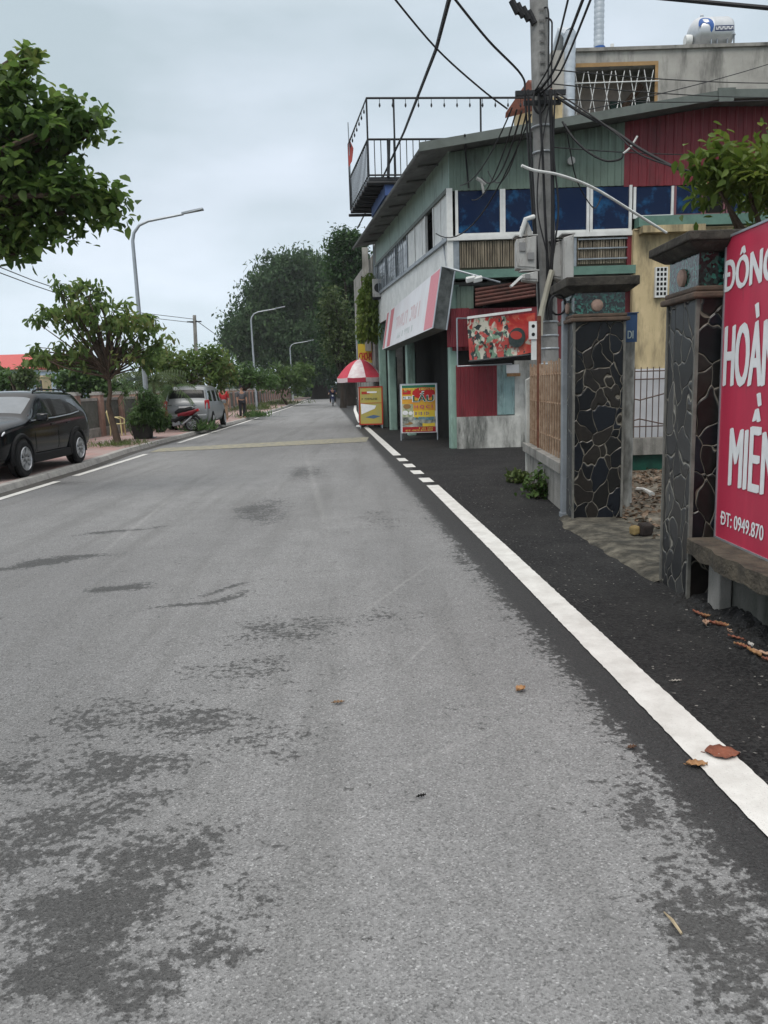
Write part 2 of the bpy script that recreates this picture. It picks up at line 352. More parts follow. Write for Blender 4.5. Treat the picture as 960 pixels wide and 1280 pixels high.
def asphalt():
    m = bpy.data.materials.new('worn_grey_asphalt'); m.use_nodes = True; nt = m.node_tree; N = nt.nodes; L = nt.links
    b = N['Principled BSDF']; g = N.new('ShaderNodeNewGeometry'); P = g.outputs['Position']
    def noise(sc, det=4, ro=.6, vec=None, st=None):
        n = N.new('ShaderNodeTexNoise'); n.inputs['Scale'].default_value = sc; n.inputs['Detail'].default_value = det; n.inputs['Roughness'].default_value = ro
        v = vec or P
        if st:
            mp = N.new('ShaderNodeMapping'); mp.inputs['Scale'].default_value = st; L.new(v, mp.inputs[0]); v = mp.outputs[0]
        L.new(v, n.inputs['Vector']); return n.outputs['Fac']
    def math_(op, a, bb=None, c=None):
        n = N.new('ShaderNodeMath'); n.operation = op
        for i, x in enumerate((a, bb, c)):
            if x is None: continue
            if isinstance(x, (int, float)): n.inputs[i].default_value = x
            else: L.new(x, n.inputs[i])
        return n.outputs[0]
    def mrange(v, a, bb, c=0, d=1):
        n = N.new('ShaderNodeMapRange'); n.interpolation_type = 'SMOOTHSTEP'
        n.inputs['From Min'].default_value = a; n.inputs['From Max'].default_value = bb; n.inputs['To Min'].default_value = c; n.inputs['To Max'].default_value = d
        L.new(v, n.inputs['Value']); return n.outputs[0]
    def mix(f, a, bb, mode='MIX'):
        n = N.new('ShaderNodeMixRGB'); n.blend_type = mode
        for i, x in ((0, f), (1, a), (2, bb)):
            if isinstance(x, (int, float)): n.inputs[i].default_value = x
            elif isinstance(x, tuple): n.inputs[i].default_value = (*x, 1)
            else: L.new(x, n.inputs[i])
        return n.outputs[0]
    # soft ellipses on the ground: stains with their own place and shape
    warp = N.new('ShaderNodeTexNoise'); warp.inputs['Scale'].default_value = .8; L.new(P, warp.inputs['Vector'])
    wv = N.new('ShaderNodeVectorMath'); wv.operation = 'MULTIPLY_ADD'; wv.inputs[1].default_value = (.9,.9,0); wv.inputs[2].default_value = (-.45,-.45,0)
    L.new(warp.outputs['Color'], wv.inputs[0])
    pw = N.new('ShaderNodeVectorMath'); pw.operation = 'ADD'; L.new(P, pw.inputs[0]); L.new(wv.outputs[0], pw.inputs[1])
    def ell(cx, cy, rx, ry, ang=0, amp=1, soft=.0, src=None):
        mp = N.new('ShaderNodeMapping'); mp.vector_type = 'TEXTURE'
        mp.inputs['Location'].default_value = (cx, cy, 0); mp.inputs['Rotation'].default_value = (0,0,ang); mp.inputs['Scale'].default_value = (rx, ry, 1e6)
        L.new(src or pw.outputs[0], mp.inputs[0])
        ln = N.new('ShaderNodeVectorMath'); ln.operation = 'LENGTH'; L.new(mp.outputs[0], ln.inputs[0])
        return mrange(ln.outputs['Value'], 1, soft, 0, amp)
    blot = None
    for e in STAINS:
        o = ell(*e); blot = o if blot is None else math_('MAXIMUM', blot, o)
    # dark new asphalt margin along the white line
    sx = N.new('ShaderNodeSeparateXYZ'); L.new(P, sx.inputs[0])
    d = math_('ADD', sx.outputs['X'], math_('MULTIPLY', sx.outputs['Y'], .074))
    edge = math_('ADD', mrange(d, 1.05, 1.42, 0, .75), mrange(d, 1.22, 1.46, 0, .5))
    bias = math_('MAXIMUM', blot, edge)
    fl = math_('ADD', math_('MULTIPLY', noise(27, 6, .66), .60), math_('ADD', math_('MULTIPLY', noise(6.5, 4, .6, st=(.8,1.2,1)), .25), math_('MULTIPLY', noise(1.6, 4), .15)))
    sm = math_('ADD', fl, math_('MULTIPLY', bias, .215))
    dark = math_('ADD', math_('MULTIPLY', mrange(sm, .578, .628), .78), math_('MULTIPLY', mrange(sm, .50, .70), .22))
    # slow tone changes, polished wheel paths, damp streaks along the road
    tone = noise(.35, 4, .55, st=(1,.35,1)); tone2 = noise(2.2, 5); streak = noise(1.0, 5, .6, st=(2.6,.16,1)); fine = noise(9, 6, .7)
    col = mix(mrange(tone, .35, .68), (.236,.237,.238), (.168,.169,.171))
    col = mix(mrange(tone2, .3, .7, 0, .5), col, (.174,.175,.176))
    col = mix(mrange(streak, .46, .68, 0, .4), col, (.125,.125,.123))
    col = mix(mrange(fine, .5, .72, 0, .35), col, (.13,.13,.128))
    col = mix(math_('MULTIPLY', dark, .9), col, mix(edge, (.058,.058,.0575), (.022,.0222,.0228)))
    # aggregate
    v = N.new('ShaderNodeTexVoronoi'); v.inputs['Scale'].default_value = 165; L.new(P, v.inputs['Vector'])
    sp = N.new('ShaderNodeSeparateColor'); L.new(v.outputs['Color'], sp.inputs[0])
    gr = N.new('ShaderNodeValToRGB'); el = gr.color_ramp.elements
    el[0].position = 0; el[0].color = (.48,.48,.48,1); el[1].position = 1; el[1].color = (1.9,1.9,1.9,1)
    a = el.new(.3); a.color = (.85,.85,.85,1); a = el.new(.9); a.color = (1.2,1.2,1.2,1); a = el.new(.96); a.color = (1.45,1.45,1.45,1)
    L.new(sp.outputs[0], gr.inputs['Fac'])
    col = mix(.8, col, gr.outputs[0], 'MULTIPLY')
    fn = noise(330, 2)
    col = mix(.5, col, mix(fn, (.55,.55,.55), (1.45,1.45,1.45)), 'MULTIPLY')
    # pale scratches
    sc = None
    for (cx, cy, rx, ry, ang, amp) in SCRATCH:
        o = ell(cx, cy, rx, ry, ang, amp, src=P); sc = o if sc is None else math_('MAXIMUM', sc, o)
    col = mix(math_('MULTIPLY', sc, mrange(noise(30, 3), .35, .6)), col, (.42,.42,.41))
    L.new(col, b.inputs['Base Color'])
    L.new(mix(dark, (.78,.78,.78), (.6,.6,.6)), b.inputs['Roughness']); b.inputs['Specular IOR Level'].default_value = .18
    bp = N.new('ShaderNodeBump'); bp.inputs['Strength'].default_value = .55; bp.inputs['Distance'].default_value = .006
    h = math_('ADD', v.outputs['Distance'], math_('MULTIPLY', fn, .6))
    L.new(h, bp.inputs['Height']); L.new(bp.outputs[0], b.inputs['Normal'])
    return m
def stain(px, py, wx, wy, ang=0, amp=1):
    c = G(px, py); return (c.x, c.y, wx, wy, ang, amp)
STAINS = [stain(90,1140,.44,.34,0,.95), stain(170,1080,.45,.3,0,.7), stain(60,960,.4,.4,0,.5), stain(40,1225,.40,.20,0,1.0), stain(150,1235,.30,.16,0,.75), stain(20,1060,.40,.22,0,.8), stain(230,1190,.34,.26,0,.62), stain(110,1010,.55,.36,0,.74), stain(180,950,.55,.40,0,.74), stain(300,1120,.30,.25,0,.45),
          stain(240,890,.6,.5,0,.66), stain(130,900,.5,.5,0,.5), stain(330,930,.5,.5,0,.40), stain(380,790,.75,.55,0,.55), stain(330,640,.55,1.9,.06,.66), stain(385,590,.6,2.2,.05,.58), stain(460,780,.5,.4,0,.52), stain(300,830,.5,.4,0,.5),
          stain(60,705,1.15,.24,.42,1.0), stain(150,665,1.0,.20,.35,.8), stain(150,732,.40,.17,.3,.95), stain(240,750,.75,.13,.45,.85), stain(280,735,.5,.08,.5,.8), stain(590,705,.25,.5,0,.66), stain(850,1130,.28,.42,0,.72), stain(660,780,.40,.8,0,.52), stain(800,1010,.34,.5,0,.6), stain(60,605,1.4,.8,.0,.55), stain(900,1230,.25,.3,0,.7), stain(480,650,.5,1.2,0,.42)]
def scr(p, q, w, amp):
    a, c = G(*p), G(*q); d = c-a
    return ((a.x+c.x)/2, (a.y+c.y)/2, d.length/2, w, math.atan2(d.y, d.x), amp)
SCRATCH = [scr((572,770),(470,865),.02,.28), scr((300,1050),(720,868),.04,.16), scr((420,790),(560,690),.03,.25), scr((60,745),(230,610),.05,.3), scr((430,740),(380,560),.09,.25)]
M['asphalt'] = asphalt()
M['newasphalt'] = None
def new_asphalt():
    m = bpy.data.materials.new('dark_new_asphalt'); m.use_nodes = True; nt = m.node_tree; N = nt.nodes; L = nt.links
    b = N['Principled BSDF']; g = N.new('ShaderNodeNewGeometry')
    v = N.new('ShaderNodeTexVoronoi'); v.inputs['Scale'].default_value = 80; L.new(g.outputs['Position'], v.inputs['Vector'])
    sp = N.new('ShaderNodeSeparateColor'); L.new(v.outputs['Color'], sp.inputs[0])
    cr = N.new('ShaderNodeValToRGB'); e = cr.color_ramp.elements; e[0].color = (.009,.009,.0098,1); e[0].position = 0; e[1].color = (.033,.033,.0335,1); e[1].position = .95
    q = e.new(.992); q.color = (.05,.05,.05,1); q = e.new(.9985); q.color = (.28,.27,.25,1)
    L.new(sp.outputs[0], cr.inputs['Fac'])
    n = N.new('ShaderNodeTexNoise'); n.inputs['Scale'].default_value = 1.4; n.inputs['Detail'].default_value = 6; L.new(g.outputs['Position'], n.inputs['Vector'])
    mx = N.new('ShaderNodeMixRGB'); mr = N.new('ShaderNodeMapRange'); mr.inputs['From Min'].default_value = .45; mr.inputs['From Max'].default_value = .75; mr.inputs['To Max'].default_value = .5
    L.new(n.outputs['Fac'], mr.inputs['Value']); L.new(mr.outputs[0], mx.inputs['Fac']); L.new(cr.outputs[0], mx.inputs['Color1']); mx.inputs['Color2'].default_value = (.045,.045,.044,1)
    sx = N.new('ShaderNodeSeparateXYZ'); L.new(g.outputs['Position'], sx.inputs[0])
    L.new(mx.outputs[0], b.inputs['Base Color']); b.inputs['Roughness'].default_value = .7; b.inputs['Specular IOR Level'].default_value = .1
    bp = N.new('ShaderNodeBump'); bp.inputs['Strength'].default_value = .8; bp.inputs['Distance'].default_value = .008; L.new(v.outputs['Distance'], bp.inputs['Height']); L.new(bp.outputs[0], b.inputs['Normal'])
    return m
M['newasphalt'] = new_asphalt()
def pavers():
    m = bpy.data.materials.new('pink_pavers'); m.use_nodes = True; nt = m.node_tree; N = nt.nodes; L = nt.links
    b = N['Principled BSDF']; g = N.new('ShaderNodeNewGeometry'); br = N.new('ShaderNodeTexBrick')
    br.inputs['Scale'].default_value = 1; br.inputs['Brick Width'].default_value = .4; br.inputs['Row Height'].default_value = .4; br.offset = 0
    br.inputs['Mortar Size'].default_value = .012
    br.inputs['Color1'].default_value = (.34,.20,.18,1); br.inputs['Color2'].default_value = (.28,.18,.165,1); br.inputs['Mortar'].default_value = (.14,.11,.1,1)
    L.new(g.outputs['Position'], br.inputs['Vector'])
    n = N.new('ShaderNodeTexNoise'); n.inputs['Scale'].default_value = 1.2; n.inputs['Detail'].default_value = 8; L.new(g.outputs['Position'], n.inputs['Vector'])
    mr = N.new('ShaderNodeMapRange'); mr.inputs['From Min'].default_value = .4; mr.inputs['From Max'].default_value = .7; mr.inputs['To Max'].default_value = .7; L.new(n.outputs['Fac'], mr.inputs['Value'])
    mx = N.new('ShaderNodeMixRGB'); mx.inputs['Color2'].default_value = (.30,.265,.25,1); L.new(mr.outputs[0], mx.inputs['Fac']); L.new(br.outputs[0], mx.inputs['Color1'])
    L.new(mx.outputs[0], b.inputs['Base Color']); b.inputs['Roughness'].default_value = .85
    return m
M['pavers'] = pavers()
def linepaint():
    m = bpy.data.materials.new('road_line_paint'); m.use_nodes = True; nt = m.node_tree; N = nt.nodes; L = nt.links
    b = N['Principled BSDF']; g = N.new('ShaderNodeNewGeometry')
    n = N.new('ShaderNodeTexNoise'); n.inputs['Scale'].default_value = 5; n.inputs['Detail'].default_value = 9; n.inputs['Roughness'].default_value = .7; L.new(g.outputs['Position'], n.inputs['Vector'])
    cr = N.new('ShaderNodeValToRGB'); e = cr.color_ramp.elements; e[0].position = .38; e[0].color = (.50,.49,.465,1); e[1].position = .62; e[1].color = (.63,.625,.60,1)
    n2 = N.new('ShaderNodeTexNoise'); n2.inputs['Scale'].default_value = 140; n2.inputs['Detail'].default_value = 3; L.new(g.outputs['Position'], n2.inputs['Vector'])
    r = N.new('ShaderNodeMapRange'); r.inputs['From Min'].default_value = .62; r.inputs['From Max'].default_value = .72; r.inputs['To Max'].default_value = .6; L.new(n2.outputs['Fac'], r.inputs['Value'])
    mx = N.new('ShaderNodeMixRGB'); mx.inputs['Color2'].default_value = (.3,.29,.28,1); L.new(n.outputs['Fac'], cr.inputs['Fac']); L.new(r.outputs[0], mx.inputs['Fac']); L.new(cr.outputs[0], mx.inputs['Color1'])
    L.new(mx.outputs[0], b.inputs['Base Color']); b.inputs['Roughness'].default_value = .6
    bp = N.new('ShaderNodeBump'); bp.inputs['Strength'].default_value = .4; bp.inputs['Distance'].default_value = .004; L.new(n2.outputs['Fac'], bp.inputs['Height']); L.new(bp.outputs[0], b.inputs['Normal'])
    return m
M['line'] = linepaint()
M['yellowline'] = mat('worn_yellow_line', (.31,.285,.195), .75, (.195,.19,.165), 6, lo=.38, hi=.58)
M['earth'] = mat('earth_ground', (.10,.10,.055), .95, (.055,.065,.035), .3)
M['courtyard'] = mat('dirty_courtyard', (.20,.185,.155), .95, (.07,.056,.04), 2.6, bump=.5)
M['apron'] = mat('apron_concrete', (.15,.138,.11), .95, (.04,.037,.03), 6, bump=1, bscale=22, lo=.32, hi=.6, grime=((.03,.03,.026), .45, 5))

# ------------------------------------------------------------------ ground
def strip(name, ltab, rtab, ys, z, m, name_struct=True):
    mb = MB()
    fl = (lambda y: interp(ltab, y)) if isinstance(ltab, list) else ltab
    fr = (lambda y: interp(rtab, y)) if isinstance(rtab, list) else rtab
    vs = []
    for y in ys: vs += [(fl(y), y, z), (fr(y), y, z)]
    mb.add(vs, [(2*i,2*i+1,2*i+3,2*i+2) for i in range(len(ys)-1)])
    o = mb.build(name, m)
    if name_struct: struct(o)
    return o
YS = list(np.linspace(-6, 40, 47))+list(np.linspace(44, 140, 25))
mb = MB(); mb.quad((-1500,-300,0),(1500,-300,0),(1500,2500,0),(-1500,2500,0)); struct(mb.build('ground', M['earth']))
strip('road', KERB, lambda y: interp(RLINE, y)+.4, YS, .004, M['asphalt'])
strip('verge', lambda y: interp(RLINE, y)+.0, lambda y: 14 if y < 40 else interp(RLINE, y)+3, YS, .008, M['newasphalt'])
# pavement with kerb (left)
strip('pavement', FENCE[:0] or (lambda y: interp(FENCE, y)-.4), lambda y: interp(KERB, y)-.16, YS, .11, M['pavers'])
mb = MB()
for a, b in zip(YS[:-1], YS[1:]):
    xa, xb = interp(KERB, a), interp(KERB, b)
    for k0 in range(max(1, int((b-a)/.99))):
        n = max(1, int((b-a)/.99)); y0 = a+(b-a)*k0/n; y1 = a+(b-a)*(k0+1)/n-.012
        x0, x1 = interp(KERB, y0), interp(KERB, y1)
        mb.hexa([(x0-.17,y0,.0),(x0+.05,y0,.0),(x1+.05,y1,.0),(x1-.17,y1,.0),(x0-.17,y0,.118),(x0,y0,.118),(x1,y1,.118),(x1-.17,y1,.118)])
struct(mb.build('kerb', M['fencecap'], bevel=.012))
strip('gutter', lambda y: interp(KERB, y)+.05, lambda y: interp(KERB, y)+.30, YS, .008, mat('gutter_dark', (.075,.07,.065), .85, (.045,.043,.04), 3))
# markings
def linestrip(name, tab, w, y0, y1, z, m, n=None):
    ys = np.linspace(y0, y1, n or max(3, int((y1-y0)/1.0)))
    jr = random.Random(int(y0*10)+3)
    return strip(name, lambda y: interp(tab, y)-w/2+jr.uniform(-.003,.003), lambda y: interp(tab, y)+w/2+jr.uniform(-.003,.003), list(ys), z, m)
linestrip('edge_line', RLINE, .19, -4, 12.15, .0125, M['line'], 520)
for a, b in ((12.55,13.15),(13.75,14.35),(14.95,15.6),(16.2,16.9)): linestrip('edge_line', RLINE, .19, a, b, .0125, M['line'])
linestrip('edge_line', RLINE, .19, 17.6, 120, .0125, M['line'], 60)
for a, b in ((-4,14.4),(15.3,20.3),(24.3,120)): linestrip('edge_line', LLINE, .15, a, b, .0125, M['line'])
mb = MB(); mb.quad((-6.3,20.9,.0122),(-.45,22.3,.0122),(-.40,24.4,.0122),(-6.4,22.3,.0122)); struct(mb.build('rumble_strip', M['yellowline']))
# courtyard and apron
mb = MB(); mb.quad((2.3,5.4,.02),(11,5.4,.02),(11,13.2,.02),(2.3,13.2,.02)); struct(mb.build('courtyard', M['courtyard']))
mb = MB()
prof = []
nA = 22
vs = []
for i in range(nA+1):
    y = 5.86+(8.85-5.86)*i/nA; xe = np.interp(y, [5.86,7.2,8.2,8.85], [2.11,2.03,1.96,2.03])+random.uniform(-.025,.025)
    vs += [(xe, y, .0095), (xe+.05, y, .03+random.uniform(-.008,.008)), (2.2, y, .05+random.uniform(-.008,.008)), (2.9, y, .035)]
mb.add(vs, [(4*i+k,4*i+k+1,4*i+k+5,4*i+k+4) for i in range(nA) for k in (0,1,2)])
struct(mb.build('gate_apron', M['apron']))

# rough asphalt shoulder heaped against the low wall
mb = MB(); nx, ny = 14, 60; vs = []
for j in range(ny+1):
    y = 2.4+(5.4-2.4)*j/ny
    for i in range(nx+1):
        x = 1.98+.62*i/nx; t = i/nx
        h = .01+.13*max(0, t-.12)**.8*(1+.25*math.sin(y*7))+random.uniform(-.018,.022)*min(1, t*5)
        vs.append((x+random.uniform(-.01,.01), y+random.uniform(-.015,.015), max(.0095, h) if i else .003))
mb.add(vs, [(j*(nx+1)+i, j*(nx+1)+i+1, (j+1)*(nx+1)+i+1, (j+1)*(nx+1)+i) for j in range(ny) for i in range(nx)])
struct(mb.build('asphalt_shoulder', M['newasphalt']))

# ------------------------------------------------------------------ foliage helpers
def leaf_obj(name, C, size, m, parent=None, droop=.5, fold=.25, aspect=.5, six=True, kind=None, spread=.6, offset=None):
    C = np.asarray(C, float); n = len(C)
    if offset is None and parent is not None:
        off = np.zeros(3); p = parent
        while p is not None: off += np.array(p.location); p = p.parent
    else: off = np.zeros(3) if offset is None else np.array(offset)
    C = C-off
    sz = size*(.65+.7*RNG.random(n))
    az = RNG.random(n)*2*PI; pt = droop+RNG.normal(0, spread, n)
    d = np.stack([np.cos(az)*np.cos(pt), np.sin(az)*np.cos(pt), -np.sin(pt)], 1)
    up = np.stack([np.cos(az)*np.sin(pt), np.sin(az)*np.sin(pt), np.cos(pt)], 1)
    s = np.cross(d, up); rl = RNG.normal(0, .5, n)[:,None]
    s2 = s*np.cos(rl)+up*np.sin(rl); nn = np.cross(s2, d)
    L_ = sz[:,None]; w = L_*aspect*.5; fo = fold*w
    if six:
        V = np.stack([C, C+d*L_*.33+s2*w+nn*fo, C+d*L_*.7+s2*w*.8+nn*fo*.5, C+d*L_-nn*L_*.12, C+d*L_*.7-s2*w*.8+nn*fo*.5, C+d*L_*.33-s2*w+nn*fo], 1).reshape(-1,3)
        base = np.arange(n)[:,None]*6
        fa = np.concatenate([base+np.array([[0,1,2,3]]), base+np.array([[0,3,4,5]])], 1).reshape(-1,4)
    else:
        V = np.stack([C, C+d*L_*.5+s2*w+nn*fo, C+d*L_, C+d*L_*.5-s2*w+nn*fo], 1).reshape(-1,3)
        fa = np.arange(n)[:,None]*4+np.array([[0,1,2,3]])
    me = bpy.data.meshes.new(name); me.vertices.add(len(V)); me.vertices.foreach_set('co', V.ravel())
    me.loops.add(fa.size); me.loops.foreach_set('vertex_index', fa.ravel().astype(np.int32))
    me.polygons.add(len(fa)); me.polygons.foreach_set('loop_start', (np.arange(len(fa))*4).astype(np.int32))
    me.update(calc_edges=True); me.validate(); me.materials.append(m)
    o = bpy.data.objects.new(name, me); COL.objects.link(o)
    if parent is not None: o.parent = parent
    else: o.location = off
    if kind: o['kind'] = kind
    return o
def blob_points(blobs, nclus, cr, per, shell=.55):
    """clusters of points through ellipsoids (cx,cy,cz,rx,ry,rz,weight)"""
    w = np.array([b[6] if len(b) > 6 else b[3]*b[4]*b[5] for b in blobs], float); w /= w.sum()
    cl = []
    for b, k in zip(blobs, np.round(w*nclus).astype(int)):
        v = RNG.normal(size=(max(k,1),3)); v /= np.linalg.norm(v, axis=1)[:,None]
        r = shell+(1-shell)*RNG.random(len(v)); r[RNG.random(len(v)) < .25] *= .6
        cl.append(np.array(b[:3])+v*r[:,None]*np.array(b[3:6]))
    cl = np.concatenate(cl)
    pts = np.repeat(cl, per, 0); pts = pts+np.clip(RNG.normal(0, 1, pts.shape), -1.7, 1.7)*np.array([cr, cr, cr*.7])*RNG.uniform(.5,1.25,(len(cl),1)).repeat(per,0)
    return cl, pts
def limb(p0, p1, sag=.15, n=5):
    p0, p1 = Vector(p0), Vector(p1); out = []
    j = Vector((random.uniform(-1,1), random.uniform(-1,1), random.uniform(-.3,.6)))*(p1-p0).length*sag
    for i in range(n+1):
        t = i/n; out.append(p0.lerp(p1, t)+j*(math.sin(PI*t)))
    return out
def tree(name, label, base, trunk, r0, blobs, nclus, cr, per, size, lm, bark, group=None, droop=.5, six=True, aspect=.5, nb=30, shell=.55, cat='tree', spread=.6):
    t = root(name, label, cat, base, group)
    mb = MB(); k = len(trunk)
    mb.tube(trunk, [r0*(1-.5*i/(k-1))*(1.35 if i == 0 else 1) for i in range(k)], 10)
    cl, pts = blob_points(blobs, nclus, cr, per, shell)
    top = Vector(trunk[-1]); mid = Vector(trunk[-2])
    for c in cl[RNG.permutation(len(cl))[:nb]]:
        st = top.lerp(mid, random.random()*.6); l = limb(st, c, .12)
        mb.tube(l, [r0*.36*(1-i/len(l))+r0*.05 for i in range(len(l))], 5, caps=False)
    mb.build('trunk', bark, t, smooth=True)
    leaf_obj('crown', pts, size, lm, t, droop=droop, six=six, aspect=aspect, spread=spread)
    return t
LM_teak = leafmat('leaf_broad', [(.035,.075,.02),(.075,.14,.032),(.13,.21,.05),(.20,.24,.065)], .58)
LM_mix = leafmat('leaf_olive', [(.045,.085,.026),(.095,.16,.042),(.15,.22,.06),(.18,.15,.06)], .56)
LM_dark = leafmat('leaf_dark', [(.026,.052,.028),(.05,.092,.044),(.095,.155,.066)], .4, .16)
LM_dark.node_tree.nodes['Principled BSDF'].inputs['Specular IOR Level'].default_value = .1
LM_deep = leafmat('leaf_deep', [(.014,.038,.014),(.03,.07,.025),(.06,.115,.036)], .35, .35)
LM_deep.node_tree.nodes['Principled BSDF'].inputs['Specular IOR Level'].default_value = .12
LM_light = leafmat('leaf_light', [(.035,.075,.018),(.065,.12,.028),(.10,.16,.04)], .4)
LM_bush = leafmat('leaf_bush', [(.035,.075,.022),(.065,.125,.034),(.10,.175,.05)], .4)
LM_vine = leafmat('leaf_vine', [(.035,.06,.018),(.06,.095,.028),(.09,.12,.04)], .35)
LM_grass = leafmat('grass_blades', [(.05,.08,.02),(.09,.13,.035),(.14,.16,.06)], .3)
LM_gold = leafmat('leaf_bright', [(.05,.09,.016),(.10,.155,.025),(.17,.21,.04)], .45)
LM_litter = leafmat('dry_litter', [(.05,.032,.02),(.12,.075,.045),(.24,.18,.13)], .05)

# ------------------------------------------------------------------ panels with writing
class Panel:
    def __init__(s, o, u, v, n): s.o, s.u, s.v, s.n = Vector(o), Vector(u).normalized(), Vector(v).normalized(), Vector(n).normalized()
    def p(s, a, b, e=0): return s.o+s.u*a+s.v*b+s.n*e
    def rect(s, mb, a0, a1, b0, b1, e0, e1):
        mb.hexa([s.p(a0,b0,e0),s.p(a1,b0,e0),s.p(a1,b0,e1),s.p(a0,b0,e1),s.p(a0,b1,e0),s.p(a1,b1,e0),s.p(a1,b1,e1),s.p(a0,b1,e1)])
    def poly(s, mb, pts, e0, e1): mb.prism([s.p(a,b,e0) for a, b in pts], s.n*(e1-e0))
    def ell(s, mb, ca, cb, ra, rb, e0, e1, n=18, rot=0):
        c, sn = math.cos(rot), math.sin(rot)
        s.poly(mb, [(ca+ra*math.cos(2*PI*i/n)*c-rb*math.sin(2*PI*i/n)*sn, cb+ra*math.cos(2*PI*i/n)*sn+rb*math.sin(2*PI*i/n)*c) for i in range(n)], e0, e1)
    def text(s, mb, body, a0, a1, b0, b1, e0, th=.003, bold=.02, base=None):
        """the word fitted so that its capitals span b0..b1 and its width a0..a1"""
        cu = bpy.data.curves.new('lettering', 'FONT'); cu.body = body.replace('Đ', 'D'); cu.resolution_u = 4
        to = bpy.data.objects.new('lettering', cu); COL.objects.link(to)
        bpy.context.view_layer.update()
        me = bpy.data.meshes.new_from_object(to.evaluated_get(bpy.context.evaluated_depsgraph_get()))
        bpy.data.objects.remove(to); co = np.array([v.co[:] for v in me.vertices])
        x0, x1 = co[:,0].min(), co[:,0].max(); cap = base or .73; w = x1-x0
        for k, sh in enumerate((0, -1, 1, -.5, .5) if bold > .01 else (0,)):      # heavier strokes: the same letters laid again, a hair apart
            vs = [s.p(a0+(c[0]-x0)/w*(a1-a0)+sh*bold*(b1-b0), b0+c[1]/cap*(b1-b0)+abs(sh)*bold*.3*(b1-b0)*(1 if sh > 0 else -1), e0+th+k*.0003) for c in co]
            mb.add(vs, [tuple(p.vertices) for p in me.polygons])
        if body.startswith('Đ'):
            u = (b1-b0)*(a1-a0)/w/(b1-b0)*.30*(1 if body[1:2] != 'T' else 1)
            s.rect(mb, a0-u*.35, a0+u, b0+(b1-b0)*.44, b0+(b1-b0)*.57, e0, e0+th+.002)
        bpy.data.meshes.remove(me)
    def strokes(s, mb, a0, a1, b0, b1, n, e0, e1, seed=0):
        r = random.Random(seed); w = (a1-a0)/n
        for i in range(n):
            if r.random() < .12: continue
            x = a0+i*w
            s.rect(mb, x, x+w*.28, b0, b1, e0, e1)
            if r.random() < .7: s.rect(mb, x+w*.281, x+w*.75, b1-(b1-b0)*.25, b1, e0, e1)
            if r.random() < .6: s.rect(mb, x+w*.281, x+w*.75, b0, b0+(b1-b0)*.22, e0, e1)
            if r.random() < .5: s.rect(mb, x+w*.5, x+w*.74, b0+(b1-b0)*.24, b1-(b1-b0)*.27, e0, e1)
# ================================================================== RESTAURANT (two storeys, corner of the lane)
FY = 19.0; CX = 1.75
RD = Vector((-.155, .988, 0)).normalized(); RN = Vector((-RD.y, RD.x, 0))    # along the road face, outward normal
def rp(s, out=0, z=0): return Vector((CX, FY, z))+RD*s+RN*out     # point of the road face: s metres from the corner
BZ, SILL, WT = 4.03, 4.98, 6.05
RIDGE = 7.9
def roofz(x): return 6.83+(min(x, RIDGE)-1.12)*.133-max(0, x-RIDGE)*.02
rest = root('restaurant_building', 'two storey corner restaurant clad in green and dark red metal sheets with blue windows', 'building', (CX, FY, 0))
XS = 5.86     # where green cladding turns red
mb = MB(); mb.sheet((CX+.02,FY), (XS,FY), WT+.0, lambda t: roofz(CX+(XS-CX)*t)-.02, .16, .022, (0,-1,0)); mb.build('green_cladding', M['green_sheet'], rest)
mb = MB(); mb.sheet((XS,FY-.004), (12.5,FY-.004), lambda t: 6.02, lambda t: roofz(XS+(12.5-XS)*t)-.02, .2, .022, (0,-1,0)); mb.build('red_cladding', M['red_sheet'], rest)
# roof with overhanging eaves: underside dark, fascia board at the front
def roofpt(s, x_at_front, dz=0):   # s along RD from front edge
    return Vector((x_at_front, FY-.62, roofz(x_at_front)+dz))+RD*s
mb = MB()
for xa, xb in ((1.10, RIDGE), (RIDGE, 13)):
    mb.hexa([roofpt(0,xa), roofpt(0,xb), roofpt(12.4,xb), roofpt(12.4,xa), roofpt(0,xa,.07), roofpt(0,xb,.07), roofpt(12.4,xb,.07), roofpt(12.4,xa,.07)])
mb.build('roof', M['roofgrey'], rest)
mb = MB()
for xa, xb in ((1.04, RIDGE), (RIDGE, 13)):
    a0, a1 = Vector((xa, FY-.66, roofz(xa)-.06)), Vector((xb, FY-.66, roofz(xb)-.06))
    mb.hexa([a0, a1, a1+Vector((0,.035,0)), a0+Vector((0,.035,0)), a0+Vector((0,0,.19)), a1+Vector((0,0,.19)), a1+Vector((0,.035,.19)), a0+Vector((0,.035,.19))])
mb.hexa([Vector((RIDGE-.16,FY-.69,roofz(RIDGE)-.13)), Vector((RIDGE+.16,FY-.69,roofz(RIDGE)-.13)), Vector((RIDGE+.16,FY-.663,roofz(RIDGE)-.13)), Vector((RIDGE-.16,FY-.663,roofz(RIDGE)-.13)),
         Vector((RIDGE-.2,FY-.69,roofz(RIDGE)+.15)), Vector((RIDGE+.2,FY-.69,roofz(RIDGE)+.15)), Vector((RIDGE+.2,FY-.663,roofz(RIDGE)+.15)), Vector((RIDGE-.2,FY-.663,roofz(RIDGE)+.15))])
mb.build('fascia', M['fascia'], rest)
mb = MB(); e0, e1 = roofpt(0,1.07,-.03), roofpt(12.4,1.07,-.03); mb.tube([e0, e1], .05, 6); 
for k in range(1, 9):
    p = roofpt(k*1.4, 1.3, -.05); q = rp(k*1.4-.4, 0, 6.9); mb.tube([p, q], .03, 5)
mb.build('rafters', M['roofgrey'], rest)
